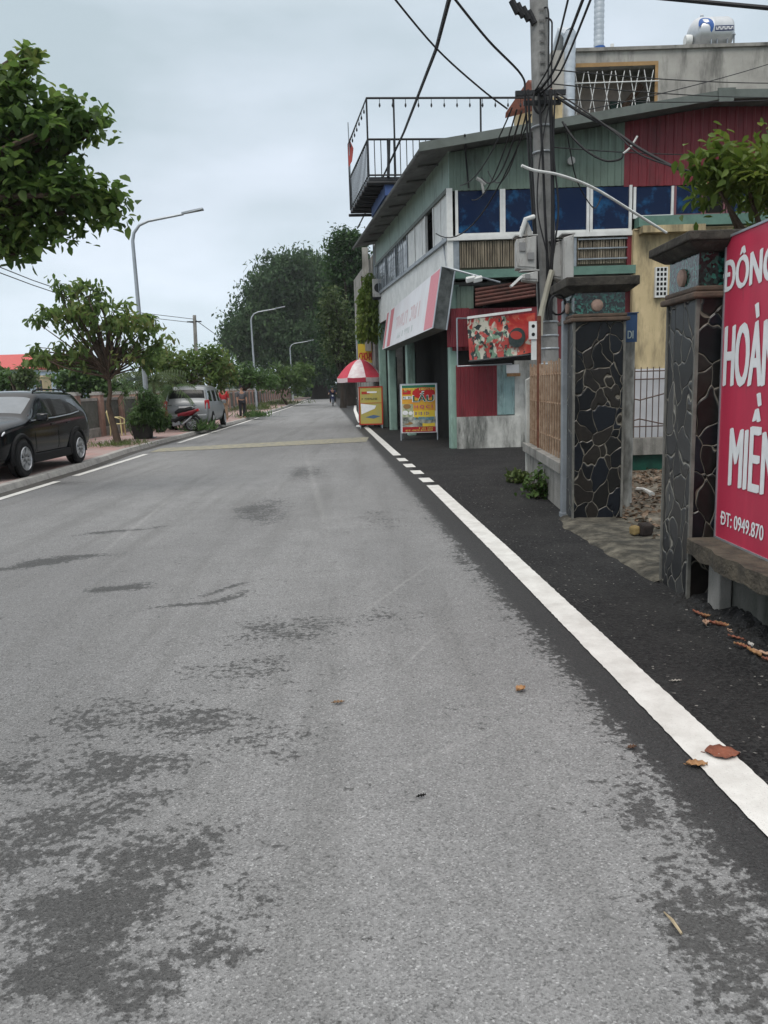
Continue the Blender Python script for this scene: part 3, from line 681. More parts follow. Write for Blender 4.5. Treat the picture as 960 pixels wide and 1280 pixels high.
# road-face wall bands
def band(name, s0, s1, z0, z1, m, out=0, th=.06):
    mb = MB(); mb.hexa([rp(s0,out,z0), rp(s1,out,z0), rp(s1,out-th,z0), rp(s0,out-th,z0), rp(s0,out,z1), rp(s1,out,z1), rp(s1,out-th,z1), rp(s0,out-th,z1)])
    return mb.build(name, m, rest)
band('upper_wall', 0.0, 11.3, WT+.05, 6.97, M['teal'], .0)
band('window_head', -.02, 11.3, WT-.03, WT+.06, M['fascia'], .07, .12)
band('sill_rail', -.02, 11.3, SILL-.05, SILL+.04, M['greymetal'], .08, .14)
band('spandrel', 0, 11.3, BZ-.1, SILL-.05, M['white'], .0)
band('opening_shade', .1, 11.2, SILL+.04, WT-.03, M['black'], -.25)  # black band painted in for the shade inside the upper opening
def pane(name, s0, s1, m, out=.0, z0=SILL+.04, z1=WT-.03, th=.03): return band(name, s0, s1, z0, z1, m, out, th)
for s0, s1 in ((.12,.78),(.82,1.5),(2.62,2.95),(3.0,3.9),(4.0,5.0)): pane('shutter_panel', s0, s1, M['white'], .01)
for s0 in (0.0, 1.52, 2.5, 3.93, 5.05, 7.1, 9.1, 11.1): pane('mullion', s0, s0+.1, M['white'] if s0 < 5 else M['greymetal'], .03, th=.07)
k = 0
for s0 in (5.2, 6.1, 7.25, 8.1, 9.25, 10.1):
    pane('window_pane', s0, s0+.8, mat('pale_window', (.34,.37,.39), .12, (.09,.1,.11), 1.8) , -.02); k += 1
mb = MB()
for s in np.arange(5.3, 11, .32): mb.tube([rp(s,.12,SILL), rp(s,.12,WT-.1)], .011, 4)
for z in (5.3, 5.65): mb.tube([rp(5.2,.12,z), rp(11,.12,z)], .011, 4)
mb.build('window_grille', M['greymetal'], rest)
# ground floor columns and dark openings
for s0, w in ((0,.26),(5.5,.3),(8.9,.3),(11.0,.25)):
    mb = MB(); a = [rp(s0,.03,0), rp(s0+w,.03,0), rp(s0+w,-.22,0), rp(s0,-.22,0)]; mb.hexa(a+[Vector((p.x,p.y,BZ-.1)) for p in a]); mb.build('column', M['tealcol'], rest, bevel=.02)
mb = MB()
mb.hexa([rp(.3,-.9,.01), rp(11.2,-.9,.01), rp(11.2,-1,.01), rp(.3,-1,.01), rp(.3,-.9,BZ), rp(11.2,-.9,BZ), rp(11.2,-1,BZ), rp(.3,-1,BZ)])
mb.build('inner_wall', mat('inner_wall_shade', (.016,.0155,.015), .9, (.008,.008,.008), 2), rest)  # near-black colour stands in for the unlit interior
mb = MB(); mb.hexa([rp(.0,-.01,BZ-.12), rp(11.3,-.01,BZ-.12), rp(11.3,-6,BZ-.12), rp(.3,-6,BZ-.12), rp(.0,-.01,BZ-.05), rp(11.3,-.01,BZ-.05), rp(11.3,-6,BZ-.05), rp(.3,-6,BZ-.05)]); mb.build('ground_floor_ceiling', M['roofgrey'], rest)
# half-height doors between the columns
for s0, s1 in ((6.0,7.2),(9.4,10.8)):
    band('door_leaf', s0, s1, .05, 2.6, mat('dark_door', (.05,.07,.065), .6, (.03,.04,.04), 2), -.3, .05)
# facade toward the lane: corner posts and windows
def fbox(name, x0, x1, z0, z1, m, y0=-.03, y1=.03, bevel=0, par=None):
    mb = MB(); mb.box(x0, x1, FY+y0, FY+y1, z0, z1); return mb.build(name, m, par or rest, bevel=bevel)
fbox('corner_post', CX-.06, CX+.08, BZ, WT+.05, M['white'], -.06, .05)
fbox('backing_wall', CX+.1, 12.5, BZ, 7.0, M['black'], .3, .36)
fx = lambda px, z=5.5: at(px, 265, FY).x
fz = lambda px, py: at(px, py, FY).z
wins = [(571,626),(630,683),(688,734),(739,787)]
for a, b in wins:
    mbf = MB(); x0, x1 = fx(a), fx(b)
    f = fbox('window_pane', x0, x1, SILL+.06, WT-.02, M['glassblue'], .0, .02)
    mbf = MB(); 
    for q in ((x0-.04,x0+.025,SILL+.04,WT),(x1-.025,x1+.04,SILL+.04,WT)): mbf.box(q[0],q[1],FY-.05,FY-.003,q[2],q[3])
    mbf.box(x0+.026,x1-.026,FY-.048,FY-.003,SILL+.04,SILL+.10)
    mbf.build('window_frame', M['white'], rest)
fbox('sill_rail', CX-.06, fx(788)+.05, SILL-.06, SILL+.038, M['white'], -.1, .02)
wr = [(794,838),(844,876),(881,903),(908,955),(960,1010)]
zr0, zr1 = fz(850,272), fz(850,231)
for i, (a, b) in enumerate(wr):
    x0, x1 = fx(a), fx(b)
    fbox('window_pane', x0, x1, zr0+.04, 6.0, M['black'] if i == 2 else M['glassblue'], .0, .02)  # third window stands open: black pane for the shade inside
    mbf = MB(); mbf.box(x0-.06,x0,FY-.05,FY-.003,zr0,6.0); mbf.box(x1,x1+.06,FY-.05,FY-.003,zr0,6.0)
    mbf.box(x0,x1,FY-.05,FY-.003,zr0,zr0+.07)
    mbf.build('window_frame', M['white'] if i == 0 else mat('mauve_frame', (.2,.09,.1), .5), rest)
fbox('window_ledge', fx(790)+.06, 12.5, zr0-.24, zr0-.005, M['greenbeam'], -.35, .02)
fbox('soffit_board', fx(790)+.1, fx(872), zr0-.40, zr0-.245, M['yellowwall'], -.5, .0)
# bamboo screens below the windows
def cane(x0, x1):
    mb = MB(); x = x0
    while x < x1-.05:
        w = random.uniform(.028,.05); j = random.uniform(-.03,.0)
        mb.tube([(x+w/2, FY-.02+random.uniform(-.008,.008), BZ+.27), (x+w/2+random.uniform(-.01,.01), FY-.02, SILL-.07+j)], w/2, 6); x += w*1.35
    mb.build('bamboo_screen', M['bamboo'], rest)
cane(fx(574), fx(648)); cane(fx(722), fx(783))
fbox('screen_backing', CX+.1, fx(785), BZ+.2, SILL-.07, mat('screen_backing', (.1,.09,.07), .9), .03, .06)
mb = MB()
for z in (BZ+.38, BZ+.62, SILL-.12): mb.box(fx(722), fx(784), FY-.075, FY-.05, z-.015, z+.015)
mb.box(fx(720)-.06, fx(720), FY-.08, FY-.02, BZ+.22, SILL-.07); mb.build('screen_rails', M['greymetal'], rest)
fbox('screen_post', fx(784), fx(792), BZ+.2, SILL-.07, M['red_sheet'], -.06, .06)
fbox('corner_panel', CX-.05, fx(573), BZ+.1, SILL-.062, M['greymetal'], -.04, .02)
fbox('floor_beam', CX+.05, fx(792), BZ, BZ+.19, M['greenbeam'], -.25, .05)
# ground floor toward the lane
def px_box(name, x0, x1, y0, y1, m, d0=-.03, d1=.03, sheet=False, pitch=.11):
    a = at((x0+x1)/2, (y0+y1)/2, FY); xa = at(x0,(y0+y1)/2,FY).x; xb = at(x1,(y0+y1)/2,FY).x; z1 = at((x0+x1)/2,y0,FY).z; z0 = at((x0+x1)/2,y1,FY).z
    mb = MB()
    if sheet: mb.sheet((xa,FY+d0),(xb,FY+d0),z0,z1,pitch,.02,(0,-1,0))
    else: mb.box(xa,xb,FY+d0,FY+d1,z0,z1)
    return mb.build(name, m, rest)
px_box('green_gable_panel', 571, 592, 358, 386, M['green_sheet'], -.02, sheet=True)
mb = MB()
for k_ in range(5):
    z = BZ-.1-.085*k_; mb.tube([(fx(592),FY-.12,z-.16),(fx(668),FY-.12,z+.02)], .042, 8)
mb.build('awning_sheet', mat('rusty_red_awning', (.13,.05,.04), .7, (.06,.03,.025), 4), rest)
px_box('red_wall_sheet', 565, 672, 385, 437, M['red_sheet'], .0, sheet=True)
px_box('red_side_sheet', 558, 586, 386, 434, M['red_sheet'], -.12, sheet=True)
px_box('gap_shade', 572, 672, 437, 458, M['black'], .02, .05)  # black sheet in place of the shaded opening
px_box('red_lower_sheet', 570, 621, 456, 521, M['red_sheet'], -.05, sheet=True)
px_box('pale_blue_sheet', 621, 643, 456, 518, M['teal_blue'], -.05, sheet=True, pitch=.2)
px_box('stained_plinth', 571, 650, 520, 563, M['grimewall'], -.12, .1)
px_box('stained_wall', 643, 700, 450, 566, M['grimewall'], -.06, .1)
fbox('blank_wall', fx(690), fx(798), .0, BZ, mat('maroon_wall', (.15,.03,.035), .7, (.1,.022,.026), 2), .1, .2)
mb = MB(); mb.tube([at(571,398,FY-.4),at(572,458,FY-.4),at(640,455,FY-.4)], .022, 6); mb.tube([at(571,398,FY-.4),at(590,398,FY-.1)], .02, 6); mb.build('banner_frame', M['galv'], rest)
# side and rear walls so that the block is closed
mb = MB(); p = [rp(11.3,0,0), Vector((10.7,30.2,0)), Vector((10.7,30.4,0)), rp(11.5,0,0)]; mb.hexa(p+[Vector((q.x,q.y,6.9)) for q in p]); mb.build('rear_wall', M['concrete'], rest)
mb = MB(); mb.box(12.4,12.5,FY+.4,30,0,7.3); mb.build('side_wall', M['concrete'], rest)
# yellow house beyond the gate
yh = root('yellow_house', 'stained yellow rendered wall of the house behind the stone gate', 'house', (5.5, 18.82, 0))
mb = MB(); xa, xb = at(791,350,18.8).x, 11.0; zt = at(820,287,18.8).z
mb.box(xa, xb, 18.8, 18.96, 0, zt); mb.build('wall', M['yellowwall'], yh)
mb = MB(); mb.box(xa, xb, 18.77, 18.96, zt+.002, zt+.03); mb.build('roof_slab', M['cream'], yh)
mb = MB(); Y_ = 18.74
a0, a1, b0, b1 = at(819,337,Y_).x, at(830,337,Y_).x, at(824,372,Y_).z, at(824,334,Y_).z
mb.box(a0,a1+.08,Y_-.04,Y_+.055,b0,b1); vg = mb.build('vent_block', M['white'], yh)
mb = MB()
for i in range(3):
    for j in range(6): mb.box(a0+.03+i*.085, a0+.085+i*.085, Y_-.045, Y_-.041, b0+.05+j*.11, b0+.12+j*.11)
mb.build('vent_holes', M['black'], yh)

# ------------------------------------------------------------------ signboard on the road face
n0t, n0b, f0t, f0b = at(552,333,18.55), at(541,410,18.55), at(476,391,28.0), at(478,437,28.0)
f0t.z += 0; sg = root('shop_signboard', 'long faded white and pink signboard hung under the white shutters of the restaurant', 'signboard', (n0b.x, n0b.y, n0b.z))
U = (f0b-n0b); ulen = U.length; U.normalize(); Vv = (n0t-n0b); vlen = Vv.length; Vv = (Vv-U*Vv.dot(U)).normalized(); Nn = Vv.cross(U)
if Nn.x > 0: Nn = -Nn
P = Panel(n0b, U, Vv, Nn)
hA, hB = (n0t-n0b).length, (f0t-f0b).length
def sgrect(mb, a0, a1, v0, v1, e0, e1):
    h = lambda a: hA+(hB-hA)*a/ulen
    mb.hexa([P.p(a0,v0*h(a0),e0),P.p(a1,v0*h(a1),e0),P.p(a1,v0*h(a1),e1),P.p(a0,v0*h(a0),e1),P.p(a0,v1*h(a0),e0),P.p(a1,v1*h(a1),e0),P.p(a1,v1*h(a1),e1),P.p(a0,v1*h(a0),e1)])
mb = MB(); sgrect(mb, 0, ulen, 0, 1, -.32, -.006); mb.build('box', mat('sign_box_dark', (.035,.04,.04), .5, (.09,.1,.1), 6), sg)
mb = MB(); sgrect(mb, 0, ulen, 0, 1, -.006, 0); mb.build('face', mat('faded_sign_white', (.66,.67,.70), .4, (.58,.56,.58), .9), sg)
pink = flat('faded_pink', (.62,.22,.26), .5); pk2 = flat('faded_red', (.5,.13,.15), .5)
mb = MB(); sgrect(mb, .1, 1.25, 0.02, .98, .001, .003); mb.build('pink_band', pink, sg)
mb = MB(); sgrect(mb, ulen-1.9, ulen-1.1, .02, .98, .001, .003); sgrect(mb, ulen-.5, ulen-.1, .02, .98, .001, .003); mb.build('pink_band', pk2, sg)
mb = MB(); r_ = random.Random(5)
def sstrokes(mb, a0, a1, v0, v1, n):
    w = (a1-a0)/n
    for i in range(n):
        x = a0+i*w
        if r_.random() < .1: continue
        sgrect(mb, x, x+w*.25, v0, v1, .001, .003)
        if r_.random() < .7: sgrect(mb, x+w*.251, x+w*.7, v1-.06, v1, .001, .003)
        if r_.random() < .6: sgrect(mb, x+w*.251, x+w*.7, v0, v0+.06, .001, .003)
        if r_.random() < .5: sgrect(mb, x+w*.45, x+w*.7, v0+.061, v1-.061, .001, .003)
sstrokes(mb, 2.4, 6.9, .36, .66, 11); mb.build('faded_lettering', flat('faded_letter_pink', (.58,.44,.46), .5), sg)
mb = MB(); sstrokes(mb, 3.2, 6.2, .12, .25, 12); mb.build('small_lettering', flat('faded_letter_grey', (.48,.52,.52), .5), sg)
# end face: dark with a pale edge
mb = MB(); mb.tube([P.p(-.01,0,-.33),P.p(-.01,hA,-.33)], .02, 6); mb.tube([P.p(-.01,0,0),P.p(-.01,hA,0)], .015, 6); mb.build('edge_trim', M['galv'], sg)
mb = MB()
for s in (.6, 4, 8): mb.tube([P.p(s,hA*.95,-.3), rp(s, .02, 5.1)], .02, 5)
mb.build('hanger', M['greymetal'], sg)
# spotlight arm over the signboard
sl = root('spotlight_arm', 'thin grey arm with small white floodlights at the restaurant corner', 'floodlight', tuple(at(560,335,18.6)))
mb = MB(); mb.tube([at(557,334,18.6), at(600,346,18.3), at(625,353,18.4)], .025, 6); mb.build('arm', M['greymetal'], sl)
for px in (588, 597):
    mb = MB(); c = at(px, 349, 18.25); mb.obox(c, (.1,0,.02), (0,.09,.03), (0,-.02,.05)); mb.build('lamp_head', M['white'], sl, bevel=.015)

# red food banner
c = [at(584,399,18.4), at(669,391,18.2), at(668,440,18.2), at(587,450,18.4)]
bn = root('red_banner', 'torn red food banner with pale dishes stretched on the dark red wall', 'banner', tuple(c[3]))
bo = c[3]; bu = (c[2]-c[3]); bw = bu.length; bv = c[0]-c[3]; bh = bv.length
PB = Panel(bo, bu, bv, Vector((0,-1,0)))
mb = MB(); nxx = 24; vs = []
for i in range(nxx+1):
    for j in range(9):
        a, b = i/nxx, j/8; p = c[3].lerp(c[2], a).lerp(c[0].lerp(c[1], a), b); vs.append(p+Vector((0, .02*math.sin(a*9+b*3)+.015*math.sin(b*11), -.03*math.sin(PI*a)*(1-b))))
mb.add(vs, [(i*9+j,(i+1)*9+j,(i+1)*9+j+1,i*9+j+1) for i in range(nxx) for j in range(8)])
def banner_mat():
    m = bpy.data.materials.new('red_vinyl_food_print'); m.use_nodes = True; nt = m.node_tree; N = nt.nodes; L = nt.links; b = N['Principled BSDF']; b.inputs['Roughness'].default_value = .4
    g = N.new('ShaderNodeNewGeometry'); n = N.new('ShaderNodeTexNoise'); n.inputs['Scale'].default_value = 2.2; n.inputs['Detail'].default_value = 5; n.inputs['Distortion'].default_value = 1.2
    L.new(g.outputs['Position'], n.inputs['Vector']); cr = N.new('ShaderNodeValToRGB'); e = cr.color_ramp.elements
    e[0].position = .40; e[0].color = (.33,.02,.02,1); e[1].position = .75; e[1].color = (.45,.03,.025,1)
    q = e.new(.52); q.color = (.42,.025,.02,1); q = e.new(.6); q.color = (.5,.1,.06,1)
    L.new(n.outputs['Fac'], cr.inputs['Fac']); col = cr.outputs[0]
    sx = N.new('ShaderNodeSeparateXYZ'); L.new(g.outputs['Position'], sx.inputs[0])
    def mk(sc, lo, hi, dist, dx, c):
        nonlocal col
        mp = N.new('ShaderNodeMapping'); mp.inputs['Location'].default_value = (dx,0,dx); mp.inputs['Scale'].default_value = (1,1,.75); L.new(g.outputs['Position'], mp.inputs[0])
        q = N.new('ShaderNodeTexNoise'); q.inputs['Scale'].default_value = sc; q.inputs['Detail'].default_value = 3; q.inputs['Distortion'].default_value = dist; L.new(mp.outputs[0], q.inputs['Vector'])
        w = N.new('ShaderNodeMapRange'); w.interpolation_type = 'SMOOTHSTEP'; w.inputs['From Min'].default_value = XB+1.15; w.inputs['From Max'].default_value = XB+.75; w.inputs['To Max'].default_value = .16; L.new(sx.outputs['X'], w.inputs['Value'])
        w2 = N.new('ShaderNodeMapRange'); w2.interpolation_type = 'SMOOTHSTEP'; w2.inputs['From Min'].default_value = ZB+.95; w2.inputs['From Max'].default_value = ZB+.5; w2.inputs['To Max'].default_value = .12; L.new(sx.outputs['Z'], w2.inputs['Value'])
        ad = N.new('ShaderNodeMath'); L.new(q.outputs['Fac'], ad.inputs[0]); L.new(w.outputs[0], ad.inputs[1]); ad2 = N.new('ShaderNodeMath'); L.new(ad.outputs[0], ad2.inputs[0]); L.new(w2.outputs[0], ad2.inputs[1])
        r_ = N.new('ShaderNodeMapRange'); r_.interpolation_type = 'SMOOTHSTEP'; r_.inputs['From Min'].default_value = lo; r_.inputs['From Max'].default_value = hi; L.new(ad2.outputs[0], r_.inputs['Value'])
        mx = N.new('ShaderNodeMixRGB'); mx.inputs['Color2'].default_value = (*c,1); L.new(r_.outputs[0], mx.inputs['Fac']); L.new(col, mx.inputs['Color1']); col = mx.outputs[0]
    XB, ZB = c[3].x, c[3].z
    mk(3.2, .66, .72, 1.0, 3.1, (.52,.50,.42)); mk(5.5, .75, .80, .8, 7.7, (.16,.26,.18)); mk(7, .78, .82, .5, 1.3, (.02,.03,.03)); mk(6, .80, .84, .5, 5.9, (.40,.06,.05))
    L.new(col, b.inputs['Base Color']); return m
mb.build('cloth', banner_mat(), bn, smooth=True)
dkp = mat('print_dark', (.02,.035,.035), .4, (.05,.06,.06), 9)
mb = MB(); PB.ell(mb, .74*bw, .40*bh, .13*bw, .24*bh, .04, .0405, 20, -.2); mb.build('printed_bowl', dkp, bn)
mb = MB(); PB.ell(mb, .73*bw, .46*bh, .09*bw, .10*bh, .042, .0425, 18, -.3); mb.build('printed_food', flat('print_brightred', (.4,.05,.04), .4), bn)
mb = MB(); PB.rect(mb, .0, bw*.98, bh*1.0, bh*1.06, -.02, .05); mb.build('top_roll', M['white'], bn)
mb = MB(); mb.tube([at(586,452,18.35), at(668,443,18.2)], .03, 6); mb.build('bottom_bar', M['blackmetal'], bn)
# small white card under the banner
t = root('wall_notice', 'small white card with orange foot under the red banner', 'notice', tuple(at(637,462,18.7)))
mb = MB(); a = at(633,456,18.8); mb.box(a.x, a.x+.3, 18.79, 18.82, a.z-.2, a.z); mb.build('card', M['signwhite'], t)
mb = MB(); mb.box(a.x+.01, a.x+.32, 18.7, 18.82, a.z-.28, a.z-.203); mb.build('foot', M['tanleaf'], t)
t = root('switch_box', 'narrow white box with dark round holes beside the red banner', 'box', tuple(at(665,430,17.9)))
mb = MB(); a = at(661,402,17.95); b_ = at(671,424,17.95); mb.box(a.x, b_.x, 17.9, 17.98, b_.z, a.z); bx_ = mb.build('case', M['white'], t)
mb = MB()
for fr in (.27,.73): mb.lathe([(.001,-.004),(.04,-.003),(.04,0)], ((a.x+b_.x)/2, 17.897, b_.z+(a.z-b_.z)*fr), 'y', 12)
mb.build('hole', M['black'], t)
mb = MB(); q = at(664,424,17.95); mb.box(q.x, q.x+.12, 17.93, 17.97, at(664,450,17.95).z, q.z-.004); mb.build('strip', M['white'], t)

# ------------------------------------------------------------------ roof terrace frame
tz = 7.43
ter = root('roof_terrace', 'black steel roof terrace with railing and bare lamp frame above the eaves', 'terrace', (-.12, 23, tz-.1))
A = Vector((-.13,23,tz)); Bf = Vector((-.80,27.1,tz)); Cr = Vector((4.6,23.4,tz))
mb = MB(); 
E_ = Vector((3.9,27.6,tz)); mb.hexa([A+Vector((0,0,-.1)), Cr+Vector((0,0,-.1)), E_+Vector((0,0,-.1)), Bf+Vector((0,0,-.1)), A, Cr, E_, Bf])
for k in range(9):
    p = A.lerp(Bf, k/8); mb.tube([p+Vector((-.07,0,-.16)), p+Vector((2.4,.2,-.16))], .05, 5)
mb.build('deck', M['blackmetal'], ter)
mb = MB(); rails = [(Bf, A), (A, Cr)]
def railing(p, q, n):
    mb.tube([p+Vector((0,0,1)), q+Vector((0,0,1))], .03, 6); mb.tube([p+Vector((0,0,.05)), q+Vector((0,0,.05))], .025, 6)
    for k in range(n+1):
        r = p.lerp(q, k/n); mb.tube([r, r+Vector((0,0,1))], .013, 4, caps=False)
railing(Bf, A, 16); railing(A, Cr, 26); mb.build('railing', M['blackmetal'], ter)
mb = MB(); Hh = Vector((0,0,2.08))
for p in (A, Bf, A.lerp(Cr,.16), A.lerp(Cr,.68), Cr): mb.tube([p+Vector((0,0,.01)), p+Hh], .03 , 6)
mb.tube([A+Vector((.55,.02,0)), A+Vector((.6,.02,1))], .05, 6)
mb.tube([Bf+Hh, A+Hh, Cr+Hh+Vector((.4,0,0))], .03, 6); mb.build('lamp_frame', M['blackmetal'], ter)
for seg, n in (((A,Cr),13),((A,Bf),8)):
    for k in range(1, n):
        p = seg[0].lerp(seg[1], k/n)+Hh; mb = MB(); mb.tube([p, p-Vector((0,0,.14))], .008, 4); mb.lathe([(.004,-.25),(.03,-.2),(.02,-.14)], p, n=8); mb.build('bulb', M['blackmetal'], ter)
mb = MB(); pa = rp(4.5,.25,0); mb.hexa([Vector((.32,23.1,6.95)), Vector((1.1,23.1,6.95)), Vector((1.1,26,6.95)), Vector((-.1,26,6.95)), Vector((.32,23.1,tz-.17)), Vector((1.1,23.1,tz-.17)), Vector((1.1,26,tz-.17)), Vector((-.1,26,tz-.17))]); mb.build('blue_base_panel', M['bluepanel'], ter)
mb = MB(); p = at(437,178,26.9); t = root('red_flag', 'small faded red flag on a pole at the far corner of the roof terrace', 'flag', (p.x, p.y, tz))
mb.tube([(p.x,p.y,tz),(p.x-.03,p.y,tz+2.7)], .018, 5); mb.build('flagpole', M['greymetal'], t)
mb = MB(); z = tz+2.25; mb.add([(p.x-.03,p.y,z),(p.x+.12,p.y+.03,z-.35),(p.x+.06,p.y,z-.75),(p.x-.06,p.y-.04,z-.95),(p.x-.06,p.y,z-.4)], [(0,1,2,3,4)]); fl = mb.build('cloth', mat('faded_flag', (.4,.08,.07), .8), t); so = fl.modifiers.new('s','SOLIDIFY'); so.thickness = .01

# ------------------------------------------------------------------ concrete house behind
cb = root('concrete_house', 'tall weathered concrete house with lattice balcony opening rising behind the restaurant', 'building', (5.6, 27, 0))
CY = 27.0; X = lambda px, py: at(px, py, CY).x; Z = lambda px, py: at(px, py, CY).z
xl, xo0, xo1 = X(712,100), X(716,110), X(822,110); zt, zo1, zo0 = Z(830,62), Z(770,83), Z(770,150)
mb = MB(); mb.box(xl,xo0,CY,CY+.25,0,zt); mb.box(xo0,xo1,CY,CY+.25,zo1,zt); mb.box(xo0,xo1,CY,CY+.25,0,zo0); mb.box(xo1,15.5,CY,CY+.25,0,zt); mb.build('front_wall', M['concrete_pale'], cb)
mb = MB(); mb.box(xl-.08,15.6,CY-.08,CY+8,zt,zt+.1); mb.build('roof_slab', M['concrete'], cb)
mb = MB(); mb.box(xl,xl+.2,CY+.26,CY+8,0,zt); mb.box(15.3,15.5,CY+.26,CY+8,0,zt); mb.build('side_wall', M['concrete_pale'], cb)
mb = MB(); mb.box(xo0,xo1+.3,CY+1.7,CY+1.8,zo0,zo1+.2); mb.build('room_wall', mat('room_wall_beige', (.55,.47,.42), .9), cb)
mb = MB(); mb.tube([(X(775,140),CY+1.3,Z(775,142)),(X(818,92),CY+1.3,Z(818,88))], .12, 6); mb.build('stair_beam', mat('stair_brown', (.2,.12,.08), .8), cb)
mb = MB(); mb.box(X(780,120),xo1+.2,CY+1.5,CY+1.6,zo0,Z(800,105)); mb.build('green_screen', M['cablegreen'], cb)
mb = MB()
for px in (724,740,758,774,792,810):
    x0, x1 = X(px-6,110), X(px+6,110)
    mb.tube([(x0,CY-.03,zo0-.1),(x1,CY-.03,zo1-.15)], .015, 5); mb.tube([(x1,CY-.06,zo0-.1),(x0,CY-.06,zo1-.15)], .015, 5)
mb.tube([(xo0,CY-.09,Z(770,104)),(xo1,CY-.09,Z(770,104))], .02, 5); mb.build('lattice_grille', M['white'], cb)
mb = MB(); mb.box(xo0,xo1,CY-.02,CY-.003,zo1-.0,zo1+.12); mb.box(xo1-.1,xo1,CY-.02,CY-.003,zo0,zo1-.003); mb.build('opening_trim', mat('ochre_trim', (.35,.22,.1), .8), cb)
t = root('silver_duct', 'tall silver ventilation duct climbing the left edge of the concrete house', 'duct', (X(707,100),CY-.5,7.2))
mb = MB(); pr = []
z = 7.2
while z < Z(707,50): pr += [(.19,z-7.2),(.2,z-7.2+.1),(.19,z-7.2+.2)]; z += .22
mb.lathe(pr, (X(707,100),CY-.5,7.2), n=14); mb.tube([(X(707,60),CY-.5,Z(707,52)),(X(702,45),CY-.2,Z(700,42)),(X(690,90),CY+.8,Z(694,95))], .2, 10); mb.build('duct_pipe', M['duct'], t, smooth=True)
t = root('exhaust_pipe', 'spiral silver exhaust pipe with blue base standing on the concrete roof', 'pipe', (X(759,60),CY+1,zt+.1))
mb = MB(); pr = []; z = .42
while z < 2.6: pr += [(.16,z),(.175,z+.08),(.16,z+.16)]; z += .17
mb.lathe(pr, (X(759,60),CY+1,zt+.1), n=14); mb.build('pipe_shaft', M['duct'], t, smooth=True)
mb = MB(); mb.lathe([(.19,0),(.19,.42)], (X(760,60),CY+1,zt+.1), n=14); mb.build('base', M['logoblue'], t)
t = root('roof_parapet_pipe', 'low white pipe lying along the roof edge by the spiral exhaust pipe', 'pipe', (X(740,55),CY+.6,zt+.1))
mb = MB(); mb.tube([(X(725,55),CY+.6,zt+.22),(X(775,55),CY+.6,zt+.22)], .1, 8); mb.tube([(X(772,55),CY+.6,zt+.2),(X(772,55),CY+.6,zt+.45)], .06, 8); mb.build('pipe_run', M['white'], t, smooth=True)
# stainless water tank
tx0, tx1 = at(860,45,28.3).x, at(915,45,28.3).x; tl = tx1-tx0; tr = .52
tk = root('water_tank', 'horizontal stainless water tank with blue emblem on the concrete roof', 'water tank', ((tx0+tx1)/2, 28.3, zt+.1))
mb = MB(); cz = zt+.1+.30+tr
pr = [(.001,-.02),(.3*tr,.0),(.62*tr,.07),(.88*tr,.17),(tr,.3)]
mb.lathe(pr+[(tr,tl*.45),(tr*1.01,tl*.46),(tr,tl*.47),(tr,tl-.25),(.88*tr,tl-.12),(.5*tr,tl-.03),(.001,tl)], (tx0,28.3,cz), 'x', 28); mb.build('shell', M['steel'], tk, smooth=True)
mb = MB(); mb.lathe([(.16,-.16),(.18,-.1),(.17,.05)], (tx0+.0,28.15,cz-.22), 'x', 16); mb.build('end_cap', M['white'], tk, smooth=True)
mb = MB(); 
def onshell(x, ang, e=.006): return Vector((x, 28.3-(tr+e)*math.cos(ang), cz+(tr+e)*math.sin(ang)))
def shellpatch(mb, x0, x1, a0, a1, e=.006, n=4):
    vs = []
    for k in range(n+1):
        a = a0+(a1-a0)*k/n; vs += [onshell(x0,a,e), onshell(x1,a,e)]
    mb.add(vs, [(2*k,2*k+1,2*k+3,2*k+2) for k in range(n)])
for k in range(14):      # blue swoosh curling over the left end
    th0, th1 = PI*(-.25)+k*PI*1.3/14, PI*(-.25)+(k+1)*PI*1.3/14
    def sw(th, r): return onshell(tx0+.40+.26*r*math.cos(th), .20+.62*r*math.sin(th), .008)
    w0, w1 = .25+.6*math.sin(PI*k/14), .25+.6*math.sin(PI*(k+1)/14)
    mb.quad(sw(th0,1-w0), sw(th0,1), sw(th1,1), sw(th1,1-w1))
mb.build('emblem', M['logoblue'], tk)
mb = MB(); shellpatch(mb, tx0+tl*.47, tx0+tl*.88, -.18, .14); mb.build('name_plate', M['darkblue'], tk)
mb = MB(); r_ = random.Random(3)
for k in range(8):
    x = tx0+tl*.49+k*tl*.048; shellpatch(mb, x, x+tl*.012, -.11, .07, .009); 
    if k % 2: shellpatch(mb, x+tl*.0125, x+tl*.032, .0, .07, .009)
    else: shellpatch(mb, x+tl*.0125, x+tl*.032, -.11, -.05, .009)
    shellpatch(mb, x+tl*.0325, x+tl*.04, -.11, .07, .009)
mb.build('plate_lettering', M['signwhite'], tk)
mb = MB()
for fx_ in (.42,.55,.78,.93):
    for dy in (-.42,.42): mb.tube([(tx0+tl*fx_,28.3+dy,zt+.1),(tx0+tl*fx_,28.3+dy*.95,cz-.12)], .028, 5)
for dy in (-.42,.42): mb.tube([(tx0+tl*.42,28.3+dy,cz-.18),(tx0+tl*.95,28.3+dy,cz-.18)], .03, 5)
mb.build('stand', M['greymetal'], tk)
mb = MB(); mb.lathe([(.06,0),(.06,.1),(.02,.14)], (tx0+tl*.3,28.3,cz+tr-.01), n=10); mb.build('lid', M['steel'], tk)
